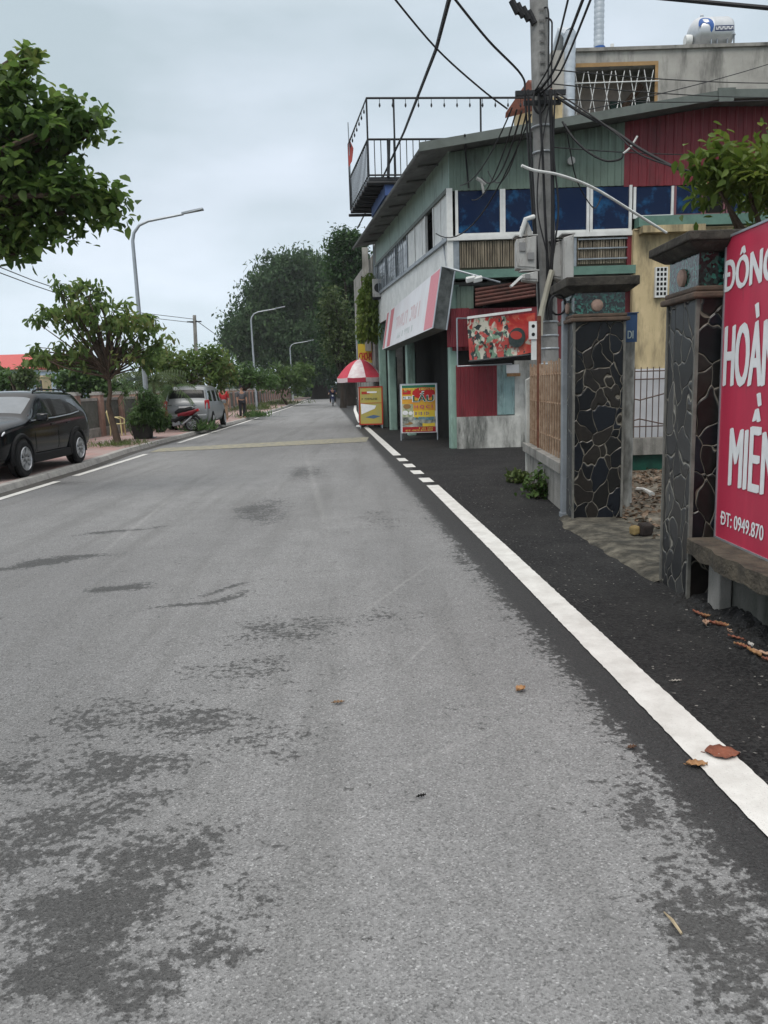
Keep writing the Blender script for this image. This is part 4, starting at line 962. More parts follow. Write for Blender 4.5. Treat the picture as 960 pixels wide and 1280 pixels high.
# tiled roof corner behind the pole
t = root('tiled_house', 'corner of an orange tiled roof with ochre wall seen behind the utility pole', 'house', (4.9, 25, 0))
mb = MB(); p = [at(634,142,25), at(662,98,25), at(700,55,25), at(705,120,25)]
mb.prism([at(632,141,25), at(660,100,25), at(690,100,26.5), at(690,126,25.5)], Vector((0,.1,-.12))); mb.build('tile_roof', M['tile'], t)
mb = MB(); a, b_ = at(648,150,25.6), at(703,150,25.6); mb.box(a.x,b_.x,25.6,26.4,0,at(675,122,25.6).z); mb.build('wall', M['yellowwall'], t)
mb = MB(); a, b_ = at(690,100,26.4), at(712,100,26.4); mb.box(a.x,b_.x,26.45,27.3,0,at(700,62,26.4).z); mb.build('chimney_block', M['concrete_pale'], t)

# ------------------------------------------------------------------ narrow house with hanging vine past the restaurant
nh = root('narrow_house', 'narrow grey house covered by a hanging vine just past the restaurant', 'house', (-.3, 31.5, 0))
mb = MB(); p = [Vector((-.15,31.0,0)), Vector((6,31.2,0)), Vector((6,38,0)), Vector((-1.1,38,0))]; mb.hexa(p+[Vector((q.x,q.y,6.6)) for q in p]); mb.build('wall', M['concrete'], nh)
mb = MB(); a = at(456,312,31.5); mb.box(a.x-.12,a.x+.12,31.6,31.9,3.0,7.0); mb.build('column', M['concrete_pale'], nh)
mb = MB(); a = at(471,327,30.8); mb.box(a.x-.14,a.x+.16,30.7,30.95,at(470,352,30.8).z,at(470,305,30.8).z); mb.build('pale_post', M['duct'], nh)
vn = root('hanging_vine', 'curtain of green vine hanging down the wall above the red and white umbrella', 'plant', (-.6, 31, 0))
pts = []
for k in range(260):
    px = RNG.uniform(447,477); top = RNG.uniform(340,400) if px > 455 else RNG.uniform(352,400); Ln = RNG.uniform(10,60)
    for j in range(int(Ln/2.2)):
        q = at(px+RNG.normal(0,.8), min(top+j*2.2, 419+RNG.uniform(-6,6)), 30.3+RNG.normal(0,.25)); pts.append(q[:])
leaf_obj('foliage', pts, .17, LM_gold, vn, droop=1.1, six=False, aspect=.5, spread=.4)
mb = MB()
for px in (452,460,468): mb.tube([at(px,345,31),at(px+2,390,31),at(px,430,31)], .03, 5)
mb.build('stem', M['bark'], vn)
ac = root('air_conditioner', 'old white air conditioner unit on brackets beside the hanging vine', 'air conditioner', tuple(at(472,375,29.6)))
a, b_ = at(466,372,29.4), at(481,349,29.4)
mb = MB(); mb.box(a.x, b_.x, 29.2, 29.75, a.z, b_.z); mb.build('case', M['boxgrey'], ac, bevel=.02)
mb = MB(); mb.lathe([(.17,0),(.17,-.01),(.15,-.015)], ((a.x+b_.x)/2, 29.197, (a.z+b_.z)/2), 'y', 18); mb.build('fan_grille', M['blackmetal'], ac)
mb = MB(); mb.box(a.x,b_.x+.3,29.3,29.34,a.z-.06,a.z-.003); mb.box(a.x,b_.x+.3,29.6,29.64,a.z-.06,a.z-.003); mb.build('bracket', M['blackmetal'], ac)

# ------------------------------------------------------------------ advertising boards and umbrella
def aframe(name, label, bl, br, h, tilt=.12):
    bl, br = Vector(bl), Vector(br); t = root(name, label, 'sign', (bl.x, bl.y, 0), None)
    u = (br-bl).normalized(); n = Vector((u.y,-u.x,0)); v = Vector((0,0,1))-n*tilt
    return t, Panel(bl, u, v, n), (br-bl).length
lau_bl = G(502,551); lau_br = lau_bl+Vector((at(546,551,lau_bl.y-.0).x-lau_bl.x, -.12, 0))
t, P, w = aframe('standing_sign', 'colourful standing hotpot sign with LẨU in dark green beside the dark doorway', lau_bl, lau_br, 1.6)
h = .0; hh = (at(524,479,lau_bl.y).z-.02)
z0 = .22
mb = MB(); P.rect(mb, 0, w, z0, hh, -.03, 0); mb.build('board', M['signwhite'], t)
mb = MB()
for a0, a1, b0, b1 in ((-.025,0,.0,hh+.025),(w,w+.025,.0,hh+.025),(0,w,hh,hh+.025)): P.rect(mb, a0, a1, b0, b1, -.035, .01)
mb.tube([P.p(-.01,hh,-.04), P.p(-.01,0,-.04)-P.n*.55], .015, 5); mb.tube([P.p(w,hh,-.04), P.p(w,0,-.04)-P.n*.55], .015, 5); mb.build('frame', M['galv'], t)
q = lambda a: a*w
r = lambda b: z0+(hh-z0)*b
E1 = .002
def fill(name, m, items, e=E1):
    mb = MB()
    for it in items:
        if it[0] == 'r': P.rect(mb, q(it[1]), q(it[2]), r(it[3]), r(it[4]), e-.001, e)
        else: P.ell(mb, q(it[1]), r(it[2]), q(it[3]), (hh-z0)*it[4], e-.001, e)
    mb.build(name, m, t)
c_ = lambda n, *k: flat('print_'+n, *k)
fill('top_band', c_('green', (.02,.16,.09)), [('r',.03,.97,.93,.985)])
fill('orange_ground', mat('print_orange', (.62,.25,.03), .5, (.6,.38,.04), 3), [('r',.03,.97,.45,.929)], .002)
fill('pale_ground', mat('print_cream', (.5,.5,.36), .5, (.18,.26,.12), 9), [('r',.03,.34,.13,.60)], .004)
fill('fish_ground', mat('print_fish', (.45,.47,.42), .5, (.08,.09,.08), 6), [('r',.03,.97,.12,.33)], .0055)
fill('red_sunburst', c_('red', (.50,.02,.02)), [('e',.64,.82,.32,.12),('r',.05,.28,.80,.90)], .0075)
fill('yellow_ground', c_('yellow', (.68,.5,.05)), [('r',.36,.95,.32,.46),('r',.6,.95,.13,.20)], .0085)
fill('photo_blobs', c_('photo', (.28,.16,.06)), [('e',.17,.55,.11,.05),('e',.2,.2,.13,.03),('e',.13,.86,.06,.02)], .0095)
fill('dark_fish', c_('fish', (.03,.035,.06)), [('e',.24,.29,.18,.022),('e',.74,.21,.15,.02),('e',.13,.215,.09,.02)], .0105)
fill('white_patch', M['signwhite'], [('e',.12,.42,.08,.045),('r',.05,.3,.70,.76),('e',.27,.41,.06,.04)], .0115)
fill('bottom_band', c_('deepred', (.33,.01,.015)), [('r',.03,.97,.02,.125)], .0125)
mb = MB(); P.text(mb, 'LẨU', q(.33), q(.93), r(.64), r(.785), .011, .002, .07); mb.build('letter_outline', M['signwhite'], t)
mb = MB(); P.text(mb, 'LẨU', q(.345), q(.915), r(.648), r(.777), .0135, .002, .035); mb.build('hotpot_lettering', c_('darkgreen', (.01,.11,.06)), t)
mb = MB(); P.text(mb, 'H Q C I', q(.38), q(.88), r(.51), r(.575), .011, .002, .03); mb.build('pink_lettering', c_('pink', (.55,.06,.2)), t)
mb = MB(); P.strokes(mb, q(.40), q(.80), r(.37), r(.43), 8, .011, .013, 4); mb.build('violet_lettering', c_('violet', (.12,.07,.25)), t)
mb = MB(); P.strokes(mb, q(.38), q(.93), r(.27), r(.33), 10, .013, .015, 6); mb.build('blue_lettering', c_('blue', (.08,.3,.42)), t)
mb = MB(); P.text(mb, 'ĐT: 0979 870-909', q(.13), q(.88), r(.035), r(.068), .0135, .002, .02); P.strokes(mb, q(.5), q(.9), r(.085), r(.11), 10, .0135, .0155, 9); P.strokes(mb, q(.1), q(.94), r(.88), r(.925), 14, .0135, .0155, 2); mb.build('yellow_lettering', c_('lemon', (.7,.58,.12)), t)
mb = MB(); P.strokes(mb, q(.06), q(.3), r(.71), r(.75), 5, .0125, .0145, 7); mb.build('green_lettering', c_('darkgreen', (.01,.11,.06)), t)

ybl = Vector((at(449,526,29.5).x, 29.5, 0)); ybr = Vector((at(479,526,29.3).x, 29.3, 0))
t, P, w = aframe('standing_sign', 'yellow board with red frame and white fish standing under the striped umbrella', ybl, ybr, 1.5, .05)
hh = at(462,483,29.4).z; z0 = .14
mb = MB(); P.rect(mb, 0, w, z0, hh, -.03, 0); mb.build('board', mat('board_yellow', (.44,.35,.07), .5, (.36,.33,.12), 5), t)
mb = MB()
for a0, a1, b0, b1 in ((-.0,.05,z0,hh),(w-.05,w,z0,hh),(.051,w-.051,hh-.05,hh),(.051,w-.051,z0,z0+.05)): P.rect(mb, a0, a1, b0, b1, .001, .012)
mb.build('red_border', flat('border_red', (.38,.04,.02), .5), t)
mb = MB()
for a in (.03, w-.06): P.rect(mb, a, a+.03, 0, z0-.001, -.03, 0)
mb.build('foot', M['galv'], t)
mb = MB(); P.rect(mb, q(.12), q(.45), r(.80), r(.87), .001, .003); P.rect(mb, q(.06), q(.94), r(.56), r(.575), .001, .003); mb.build('red_lettering', flat('border_red', (.38,.04,.02), .5), t)
mb = MB(); P.rect(mb, q(.35), q(.75), r(.83), r(.87), .0035, .005); P.poly(mb, [(q(.08),r(.56)),(q(.72),r(.50)),(q(.66),r(.42)),(q(.1),r(.28))], .0035, .005); mb.build('white_fish', M['signwhite'], t)
mb = MB(); P.strokes(mb, q(.12), q(.86), r(.645), r(.70), 11, .001, .003, 12); mb.build('dark_lettering', flat('ink', (.05,.06,.03), .5), t)
mb = MB(); P.poly(mb, [(q(.25),r(.2)),(q(.6),r(.26)),(q(.9),r(.22)),(q(.6),r(.16))], .001, .003); mb.build('blue_fish', flat('fish_blue', (.08,.14,.25), .5), t)

um = root('market_umbrella', 'red and white market umbrella open over the yellow fish board', 'umbrella', (at(450,500,31).x, 31, 0))
uc = Vector((at(450,460,31).x, 31, 0)); ur = (at(478,470,31).x-at(423,470,31).x)/2*1.08; zt_, zr_ = at(453,449,31).z, at(450,472,31).z
mb = MB(); mb.tube([uc, Vector((uc.x,uc.y,zt_+.06))], .022, 8); mb.lathe([(.25,0),(.24,.06),(.05,.09)], uc, n=16); mb.build('pole', M['white'], um)
for k in range(8):
    mb = MB(); vs = []; n_ = 5
    for i in range(n_+1):
        rr = i/n_; zz = zt_-(zt_-zr_)*rr**1.9
        for j in range(4):
            th = 2*PI*(k+j/3)/8+.25; bow = 1-.035*math.sin(PI*j/3)*rr; vs.append((uc.x+ur*rr*bow*math.cos(th), uc.y+ur*rr*bow*math.sin(th), zz-.02*math.sin(PI*j/3)*rr))
    mb.add(vs, [(i*4+j,i*4+j+1,(i+1)*4+j+1,(i+1)*4+j) for i in range(n_) for j in range(3)])
    for j in range(3):
        a, b_ = Vector(vs[n_*4+j]), Vector(vs[n_*4+j+1]); dz = Vector((0,0,-.17)); mb.m = 1; mb.quad(a, b_, b_+dz, a+dz); mb.m = 0
    o = mb.build('canopy_panel', [mat('umbrella_white', (.70,.66,.67), .7, (.55,.40,.43), 3.5), flat('umbrella_red', (.38,.03,.06), .7)] if k % 2 else [mat('umbrella_pink', (.48,.06,.09), .7, (.42,.035,.06), 4), flat('umbrella_fringe', (.60,.50,.51), .7)], um, smooth=True)
mb = MB()
for k in range(8):
    th = 2*PI*k/8+.25; mb.tube([Vector((uc.x,uc.y,zt_-.35)), Vector((uc.x+ur*.6*math.cos(th), uc.y+ur*.6*math.sin(th), zt_-(zt_-zr_)*.42))], .008, 4)
mb.build('ribs', M['galv'], um)
ct = root('food_cart', 'small glass food cart standing under the umbrella behind the yellow board', 'cart', (uc.x+.3, 30.6, 0))
mb = MB(); mb.box(uc.x-.1, uc.x+.75, 30.3, 30.9, .25, 1.05); mb.build('cabinet', M['greymetal'], ct, bevel=.01)
mb = MB(); mb.box(uc.x-.08, uc.x+.73, 30.32, 30.88, 1.052, 1.5); mb.build('glass_case', mat('case_glass', (.3,.33,.34), .1, (.1,.11,.11), 5), ct)
mb = MB(); mb.box(uc.x-.1, uc.x+.75, 30.3, 30.9, 1.502, 1.54); 
for x in (uc.x-.09, uc.x+.2, uc.x+.5, uc.x+.73): mb.box(x, x+.02, 30.3, 30.315, 1.055, 1.5)
mb.build('case_frame', M['white'], ct)
for x in (uc.x+.05, uc.x+.6):
    mb = MB(); mb.lathe([(.13,-.03),(.15,-.02),(.15,.02),(.13,.03)], (x, 30.27, .16), 'y', 14); mb.build('wheel', M['tyre'], ct)
# tall yellow banner sign behind the umbrella
t = root('vertical_sign', 'yellow and green shop sign with red letters hanging above the umbrella', 'sign', tuple(at(448,455,32)))
o_ = at(448,454,32); P = Panel(o_, (1,0,0), (0,0,1), (0,-1,0)); w = at(472,440,32).x-o_.x; hh = at(460,421,32).z-o_.z
mb = MB(); P.rect(mb, 0, w, 0, hh, -.05, 0); mb.build('board', flat('vsign_yellow', (.58,.43,.05), .5), t)
mb = MB(); P.rect(mb, 0, w, hh*.74, hh, .001, .003); mb.build('green_top', flat('vsign_green', (.05,.16,.07), .5), t)
mb = MB(); P.text(mb, 'CHO-MUA', w*.06, w*.95, hh*.1, hh*.42, .002, .003, .05); mb.build('red_lettering', flat('border_red', (.38,.04,.02), .5), t)
mb = MB(); mb.tube([o_+Vector((-.03,0,-1.1)), o_+Vector((-.05,0,hh+.3))], .025, 6); mb.build('post', M['galv'], t)
t = root('bollard_fan', 'pale round head on a thin white post between the yellow board and the doorway', 'post', tuple(at(485,530,27.2).xy)+(0,))
mb = MB(); p = G(484,533); hz_ = at(484,482,p.y).z; mb.tube([(p.x,p.y,0),(p.x,p.y,hz_)], .03, 6); mb.build('post', M['white'], t); mb = MB(); mb.lathe([(.01,-.12),(.13,-.08),(.15,0),(.12,.08),(.01,.12)], (p.x,p.y,hz_), n=14); mb.build('head', M['boxgrey'], t, smooth=True)

# ================================================================== STONE GATE
def pillar(x0, x1, y0, y1, zs, zb, zc, label, mside):
    t = root('gate_pillar', label, 'gate pillar', ((x0+x1)/2, (y0+y1)/2, 0), 'stone gate pillars')
    mb = MB(); mb.m = 0; mb.box(x0, x1, y0, y1, -.02, zs)
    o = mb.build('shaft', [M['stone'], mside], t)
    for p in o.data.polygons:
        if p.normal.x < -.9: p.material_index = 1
    mb = MB()
    for (xx, yy) in ((x0,y0),(x0,y1),(x1,y0),(x1,y1)): mb.box(xx-.012, xx+.012, yy-.012, yy+.012, 0, zs)
    mb.build('corner_strip', mat('strip_grey', (.17,.165,.15), .7, (.09,.09,.08), 6), t)
    mb = MB(); mb.box(x0-.05, x1+.05, y0-.05, y1+.05, zs+.002, zs+.045); mb.box(x0-.025, x1+.025, y0-.025, y1+.025, zs+.047, zs+.085); mb.build('moulding', mat('moulding_brown', (.11,.075,.055), .7, (.06,.045,.035), 8, bump=.3), t, bevel=.012)
    mb = MB(); mb.box(x0, x1, y0, y1, zs+.087, zb); mb.build('mosaic_band', M['mosaic'], t)
    zm = (zs+zb)/2+.02
    mb = MB(); mb.lathe([(.066,0),(.062,-.025),(.04,-.04),(.001,-.045)], ((x0+x1)/2-.03, y0-.001, zm), 'y', 20); mb.build('rosette', mat('rosette_pink', (.36,.25,.2), .7, (.25,.17,.14), 20), t, smooth=True)
    mb = MB(); mb.lathe([(.062,0),(.058,-.02),(.04,-.03),(.001,-.035)], (x0-.001, (y0+y1)/2, zm), 'x', 20); mb.build('rosette', mat('rosette_pink', (.36,.25,.2), .7, (.25,.17,.14), 20), t, smooth=True)
    mb = MB(); mb.hexa([(x0-.03,y0-.03,zb+.002),(x1+.03,y0-.03,zb+.002),(x1+.03,y1+.03,zb+.002),(x0-.03,y1+.03,zb+.002),(x0-.11,y0-.11,zb+.06),(x1+.11,y0-.11,zb+.06),(x1+.11,y1+.11,zb+.06),(x0-.11,y1+.11,zb+.06)])
    mb.box(x0-.12, x1+.12, y0-.12, y1+.12, zb+.062, zc); mb.build('cap', mat('cap_shaded_concrete', (.062,.056,.047), .95, (.022,.02,.018), 7, bump=.8, bscale=30), t, bevel=.01)  # cap colour darkened to carry its shade
    return t
y1_ = 5.35; y2_ = 8.6
pillar(2.165, 2.80, y1_, 5.88, at(860,374,y1_).z, at(860,316,y1_).z, at(860,292,y1_).z, 'near black stone gate pillar beside the tall red sign', M['stone_lit_side'])
pillar(at(717,500,y2_).x, at(779,500,y2_).x, y2_, 9.15, at(745,402,y2_).z, at(745,366,y2_).z, at(745,347,y2_).z, 'far black stone gate pillar with a grey steel jamb at its left', M['stone_lit_side'])
t = root('steel_jamb', 'grey steel upright post against the left side of the far stone gate pillar', 'post', (at(707,600,8.95).x, 8.95, 0))
mb = MB(); a, b_ = at(703,500,8.9).x, at(712,500,8.9).x; mb.box(a, b_, 8.9, 8.98, 0, at(707,376,8.9).z); mb.box(a-.01,b_+.01,8.88,9.0,0,.06); mb.build('post', M['greymetal'], t, bevel=.005)
mb = MB()
for z in (.35, 1.2, 1.9): mb.tube([(b_+.003,8.93,z-.04),(b_+.003,8.93,z+.04)], .012, 6)
mb.build('hinge', M['rust'], t)
# cables curled at the top of the jamb
t = root('cable_loop', 'small loop of dark and red cable at the top of the steel jamb', 'cable')
mb = MB(); cc = at(696,381,8.9); mb.tube([cc+Vector((.09*math.cos(a)+.002*a,.0,.11*math.sin(a))) for a in np.linspace(0, 4*PI, 40)], .009, 5); t2 = mb.build('cable_loop', M['cable']); bpy.data.objects.remove(t); tag(t2, 'small coil of dark cable at the top of the steel jamb', 'cable')
# number sign on a pale post
py_ = 9.35
t = root('number_sign', 'small blue plate with pale letters on the far stone gate pillar', 'sign', tuple(at(787,410,py_)))
o_ = at(779,428,py_); w = at(796,410,py_).x-o_.x; hh = at(787,392,py_).z-o_.z
P = Panel(o_, (1,-.12,0), (.0,0,1), (-.12,-1,0)); mb = MB(); P.rect(mb, 0, w, 0, hh, -.012, 0); P.rect(mb, -.01, w+.012, hh+.001, hh+.012, -.016, .01); mb.build('plate', M['signblue'], t)
mb = MB(); P.text(mb, 'DI', w*.32, w*.72, hh*.13, hh*.42, .001, .001, .02); mb.build('lettering', flat('plate_text', (.35,.42,.42), .6), t)
t = root('pale_pipe_post', 'thick weathered white pipe standing behind the far stone gate pillar', 'post', (at(786,470,9.5).x, 9.5, 0))
mb = MB(); x = at(785,470,9.5).x; mb.tube([(x,9.5,0),(x,9.5,at(785,412,9.5).z)], .075, 12); mb.build('pipe', mat('weathered_white', (.36,.36,.34), .8, (.12,.12,.11), 8, stretch=(1,1,.4)), t, smooth=True)
# grille wall across the courtyard
iw = root('grille_wall', 'low green and grey wall with white panel and iron grille inside the gate', 'wall', (5.2, 13.3, 0))
IY = 13.3; zz = lambda py: at(805,py,IY).z
mb = MB(); mb.box(3.4, 10, IY, IY+.3, 0, zz(568)); mb.build('green_base', mat('green_tiled_base', (.01,.075,.05), .5, (.006,.03,.022), 4), iw)
mb = MB(); mb.box(3.3, 10, IY-.09, IY+.35, zz(568)+.002, zz(547)); mb.build('grey_rail', M['concrete'], iw)
mb = MB(); mb.box(3.4, 10, IY+.1, IY+.16, zz(547), zz(461)); mb.build('white_panel', mat('panel_white', (.62,.63,.66), .6, (.52,.53,.56), 2), iw)
mb = MB(); x = at(770,500,IY).x
while x < 9.9: mb.tube([(x,IY,zz(547)),(x,IY,zz(459))], .009, 4); x += .105
for py in (464,474,533): mb.tube([(3.6,IY-.012,zz(py)),(10,IY-.012,zz(py))], .01, 4)
zg = [(x_, zz(500)+(.1 if i % 2 else 0)) for i, x_ in enumerate(np.arange(3.6,10,.21*2))]
mb.tube([(a, IY-.024, b) for a, b in zg], .011, 4); mb.tube([(a, IY-.024, b-.42-2*(b-zz(500)-.05)) for a, b in zg], .011, 4); mb.build('iron_grille', mat('grille_iron', (.11,.075,.06), .8), iw)
for (nm, lb, pa, pb, r, m) in (('plastic_pipe','short white pipe lying on the leaf litter inside the gate',(797,612),(815,618),.05,'white'),):
    a, b_ = G(*pa,.06), G(*pb,.06); mb = MB(); mb.tube([a, a.lerp(b_,.45)+Vector((0,0,.03)), b_], [r*.7,r*.5,r*.8], 8); tag(mb.build(nm, M[nm and 'white']), lb, 'pipe')
t = root('broken_brick', 'dark broken brick block lying just inside the gate', 'brick', tuple(G(807,668,.06)))
mb = MB(); c = G(806,668,.05)+Vector((0,0,.055)); mb.obox(c, (.06,.015,0), (-.015,.06,.01), (.012,0,.055)); mb.build('block', mat('dark_brick', (.03,.022,.02), .9, (.015,.012,.011), 20), t, bevel=.02)
mb = MB(); c2 = c+Vector((-.10,.01,-.01)); mb.obox(c2, (.04,.015,.008), (-.01,.05,0), (0,.01,.04)); mb.build('yellow_face', mat('brick_yellow', (.20,.145,.06), .8), t, bevel=.02)
pts = np.stack([RNG.uniform(2.6,6.5,5200), RNG.uniform(7.2,13.1,5200), RNG.uniform(.03,.06,5200)], 1)
keep = (np.abs(np.sin(pts[:,0]*2.1+pts[:,1])+RNG.normal(0,.6,5200)) > .35); pts = pts[keep]
o = leaf_obj('leaf_litter', pts, .075, LM_litter, None, droop=0, spread=.25, kind='stuff'); tag(o, 'brown leaf litter strewn over the courtyard inside the gate', 'leaf litter')
# low wall with rusty bars
bw_ = root('barred_wall', 'low stained wall with rust coloured vertical bars and pale end post', 'fence', (2.3, 11, 0))
Ae, Be = Vector((2.38,12.45,0)), Vector((2.22,9.2,0)); d = (Be-Ae).normalized(); nn = Vector((-d.y,d.x,0)); nn = nn if nn.x < 0 else -nn
zb_ = .62; ztop = 1.86
def wallbox(mb, s0, s1, z0, z1, o0, o1):
    L_ = (Be-Ae).length; p = [Ae+d*s0+nn*o0, Ae+d*s1+nn*o0, Ae+d*s1+nn*o1, Ae+d*s0+nn*o1]; mb.hexa([q+Vector((0,0,z0)) for q in p]+[q+Vector((0,0,z1)) for q in p])
LL = (Be-Ae).length
mb = MB(); wallbox(mb, .0, LL, 0, zb_-.14, -.1, .04); wallbox(mb, -.02, LL, zb_-.138, zb_, -.16, .1); mb.build('base', M['concrete'], bw_, bevel=.01)
mb = MB(); p = [Ae+nn*.06, Ae+d*.15+nn*.06, Ae+d*.15-nn*.5, Ae-nn*.5]
mb.hexa([Vector((q_.x,q_.y,0)) for q_ in p]+[Vector((q_.x,q_.y,1.62 if i in (0,1) else 1.92)) for i, q_ in enumerate(p)]); mb.build('end_post', M['grimewall'], bw_, bevel=.01)
mb = MB(); s = .2
while s < LL-.05:
    p = Ae+d*s; mb.tube([p+Vector((0,0,zb_+.001)), p+Vector((0,0,ztop-.02+random.uniform(-.03,.03)))], .015, 5); s += .19
for z in (.85, 1.3, 1.68): mb.tube([Ae+d*.16-nn*.02+Vector((0,0,z)), Be-nn*.02+Vector((0,0,z))], .02, 5)
mb.build('iron_bars', M['tanbars'], bw_)
mb = MB(); p = Ae+d*.2-nn*.3; q_ = Be-nn*.3
mb.hexa([p+Vector((0,0,.0)), q_, q_-nn*.04, p-nn*.04]+[x_+Vector((0,0,1.74)) for x_ in (p, q_, q_-nn*.04, p-nn*.04)]); mb.build('reed_backing', mat('reed_screen', (.15,.105,.07), .9, (.08,.055,.04), 14, stretch=(1,1,.1)), bw_)
# red steel pipe beside the pole
t = root('rusty_pipe', 'thin rusty red pipe upright against the barred wall', 'pipe', (at(674,560,11.4).x, 11.4, 0))
mb = MB(); x = at(674,500,11.4).x; mb.tube([(x,11.4,0.0),(x-.005,11.4,at(672,395,11.4).z)], .03, 8); mb.build('pipe', M['rust'], t, smooth=True)
# weeds at the wall foot
def weeds(name, label, c, n, r, h, size, lm, droop=.2):
    c = Vector(c); t = root(name, label, 'plant', tuple(c)); pts = []; mb = MB()
    for k in range(n):
        a = RNG.uniform(0, 2*PI); l = r*math.sqrt(RNG.random()); tip = c+Vector((l*math.cos(a), l*math.sin(a), h*RNG.uniform(.4,1)*(1-.4*l/r)))
        mb.tube([c+Vector((l*.3*math.cos(a), l*.3*math.sin(a), 0)), tip], .005, 4, caps=False)
        for j in range(9): pts.append(tuple(c.lerp(tip, .35+.65*RNG.random())+Vector(RNG.normal(0,.05,3))))
    mb.build('stems', M['bark'], t); leaf_obj('leaves', pts, size, lm, t, droop=droop, six=True, aspect=.5); return t
weeds('weed_clump', 'bright green leafy weed at the foot of the barred wall', (2.16,10.5,0), 36, .22, .5, .09, LM_light)
weeds('weed_clump', 'low thin grass tuft left of the leafy weed by the end post', (2.2,12.2,0), 40, .22, .16, .10, LM_grass, -.3)
# litter near the wall: twigs
for (pa, pb, r, lb) in (((650,612),(690,607),.012,'dark twig lying on asphalt below the leafy weed'),((668,622),(690,617),.014,'thick dark twig nearer the steel jamb'),((668,611),(682,609),.02,'pale dry husk on the asphalt by the weed')):
    a, b_ = G(*pa,.02), G(*pb,.02); mb = MB(); mb.tube([a, a.lerp(b_,.5)+Vector((0,.02,.015)), b_], [r,r*.9,r*.4], 6); tag(mb.build('twig', M['debris'] if 'pale' in lb else M['barkdark']), lb, 'twig')

# ------------------------------------------------------------------ red sign on the low wall
SX = 2.325; SY1 = atX(902,480,SX).y
zb1 = atX(900,672,SX).z; zt1 = atX(905,300,SX).z
LX0 = 2.12
lw = root('ledge_wall', 'low dark wall with concrete ledge and stub posts beneath the red sign', 'wall', (2.4, 4.2, 0))
lz = zb1-.012
mb = MB(); n_ = 24; vs = []
for i in range(n_+1):
    y = 2.2+(y1_-.04-2.2)*i/n_; e = random.uniform(-.02,.02); vs += [(LX0+e,y,lz-.11+random.uniform(-.015,.015)),(LX0+e*1.3,y,lz),(2.78,y,lz+.0),(2.78,y,lz-.11)]
mb.add(vs, [(4*i+k,4*i+(k+1)%4,4*i+4+(k+1)%4,4*i+4+k) for i in range(n_) for k in range(4)]+[(3,2,1,0),(4*n_,4*n_+1,4*n_+2,4*n_+3)]); mb.build('ledge', mat('ledge_mossy', (.105,.09,.068), .95, (.045,.04,.033), 6, bump=.8, bscale=35), lw)
for y in (5.05, 3.9, 2.8):
    mb = MB(); mb.box(2.215, 2.305, y-.09, y+.09, 0, lz-.125); mb.build('stub_post', M['concrete'], lw, bevel=.012)
mb = MB(); mb.box(2.31, 2.72, 2.2, y1_-.02, 0, lz-.113); mb.build('wall', mat('recess_shade_wall', (.11,.11,.10), .95, (.022,.026,.02), 4, bump=.5, stretch=(1,1,.35)), lw)  # shade of the recess under the ledge is painted into this dark mottle
rs = root('red_sign', 'tall red sign with big white Vietnamese letters standing on the concrete ledge', 'sign', (SX, 4.2, zb1))
SL = SY1-3.3
P = Panel((SX,SY1,zb1), (0,-1,0), (0,0,1), (-1,0,0)); H_ = zt1-zb1
mb = MB(); P.rect(mb, 0, SL, 0, H_, -.03, 0); mb.build('panel', M['signred'], rs)
mb = MB()
for a0, a1, b0, b1 in ((-.014,0,-.012,H_+.014),(SL,SL+.014,-.012,H_+.014),(0,SL,H_,H_+.014),(0,SL,-.012,0)): P.rect(mb, a0, a1, b0, b1, -.035, .008)
mb.build('frame', M['galv'], rs)
def uv(px, py): p = atX(px, py, SX); return (SY1-p.y, p.z-zb1)
mb = MB()
def word(body, x0, yb0, yt0, x1, base=None, bold=.03):
    a0, b0 = uv(x0, yb0); _, b1 = uv(x0, yt0); a1, _ = uv(x1, yb0); P.text(mb, body, a0, a1, b0, b1, .001, .003, bold, base)
word('ĐÔNG', 906.5, 365, 325, 969, bold=.05)
word('HOÀN', 905, 482, 404, 969, bold=.034)
word('MIỀN', 911.5, 606, 530, 970, bold=.034)
word('ĐT: 0949.870', 902, 655, 637, 955.5, bold=.035)
mb.build('lettering', M['signwhite'], rs)
# back garden wall behind the sign so that nothing is open there
mb = MB(); mb.box(2.85, 3.0, 0.5, 5.3, 0, 1.2); tag(mb.build('garden_wall', M['concrete']), 'plain concrete garden wall behind the tall red sign', 'wall')
# tree above the sign
tree('garden_tree', 'leafy bright green branch of a garden tree reaching over the red sign', (4.6,8.2,0), [(4.6,8.2,0),(4.65,8.1,1.5),(4.5,8.0,2.6)], .11,
     [(4.2,7.9,3.45,1.0,.9,.40,1),(3.55,7.7,3.5,.5,.4,.22,.32),(4.3,7.9,3.95,.55,.5,.25,.35),(3.2,7.6,3.58,.18,.18,.09,.12),(5.3,8.2,3.7,.9,.9,.8,1.0)], 190, .13, 22, .135, LM_gold, M['bark'], droop=.25, aspect=.38, nb=24)
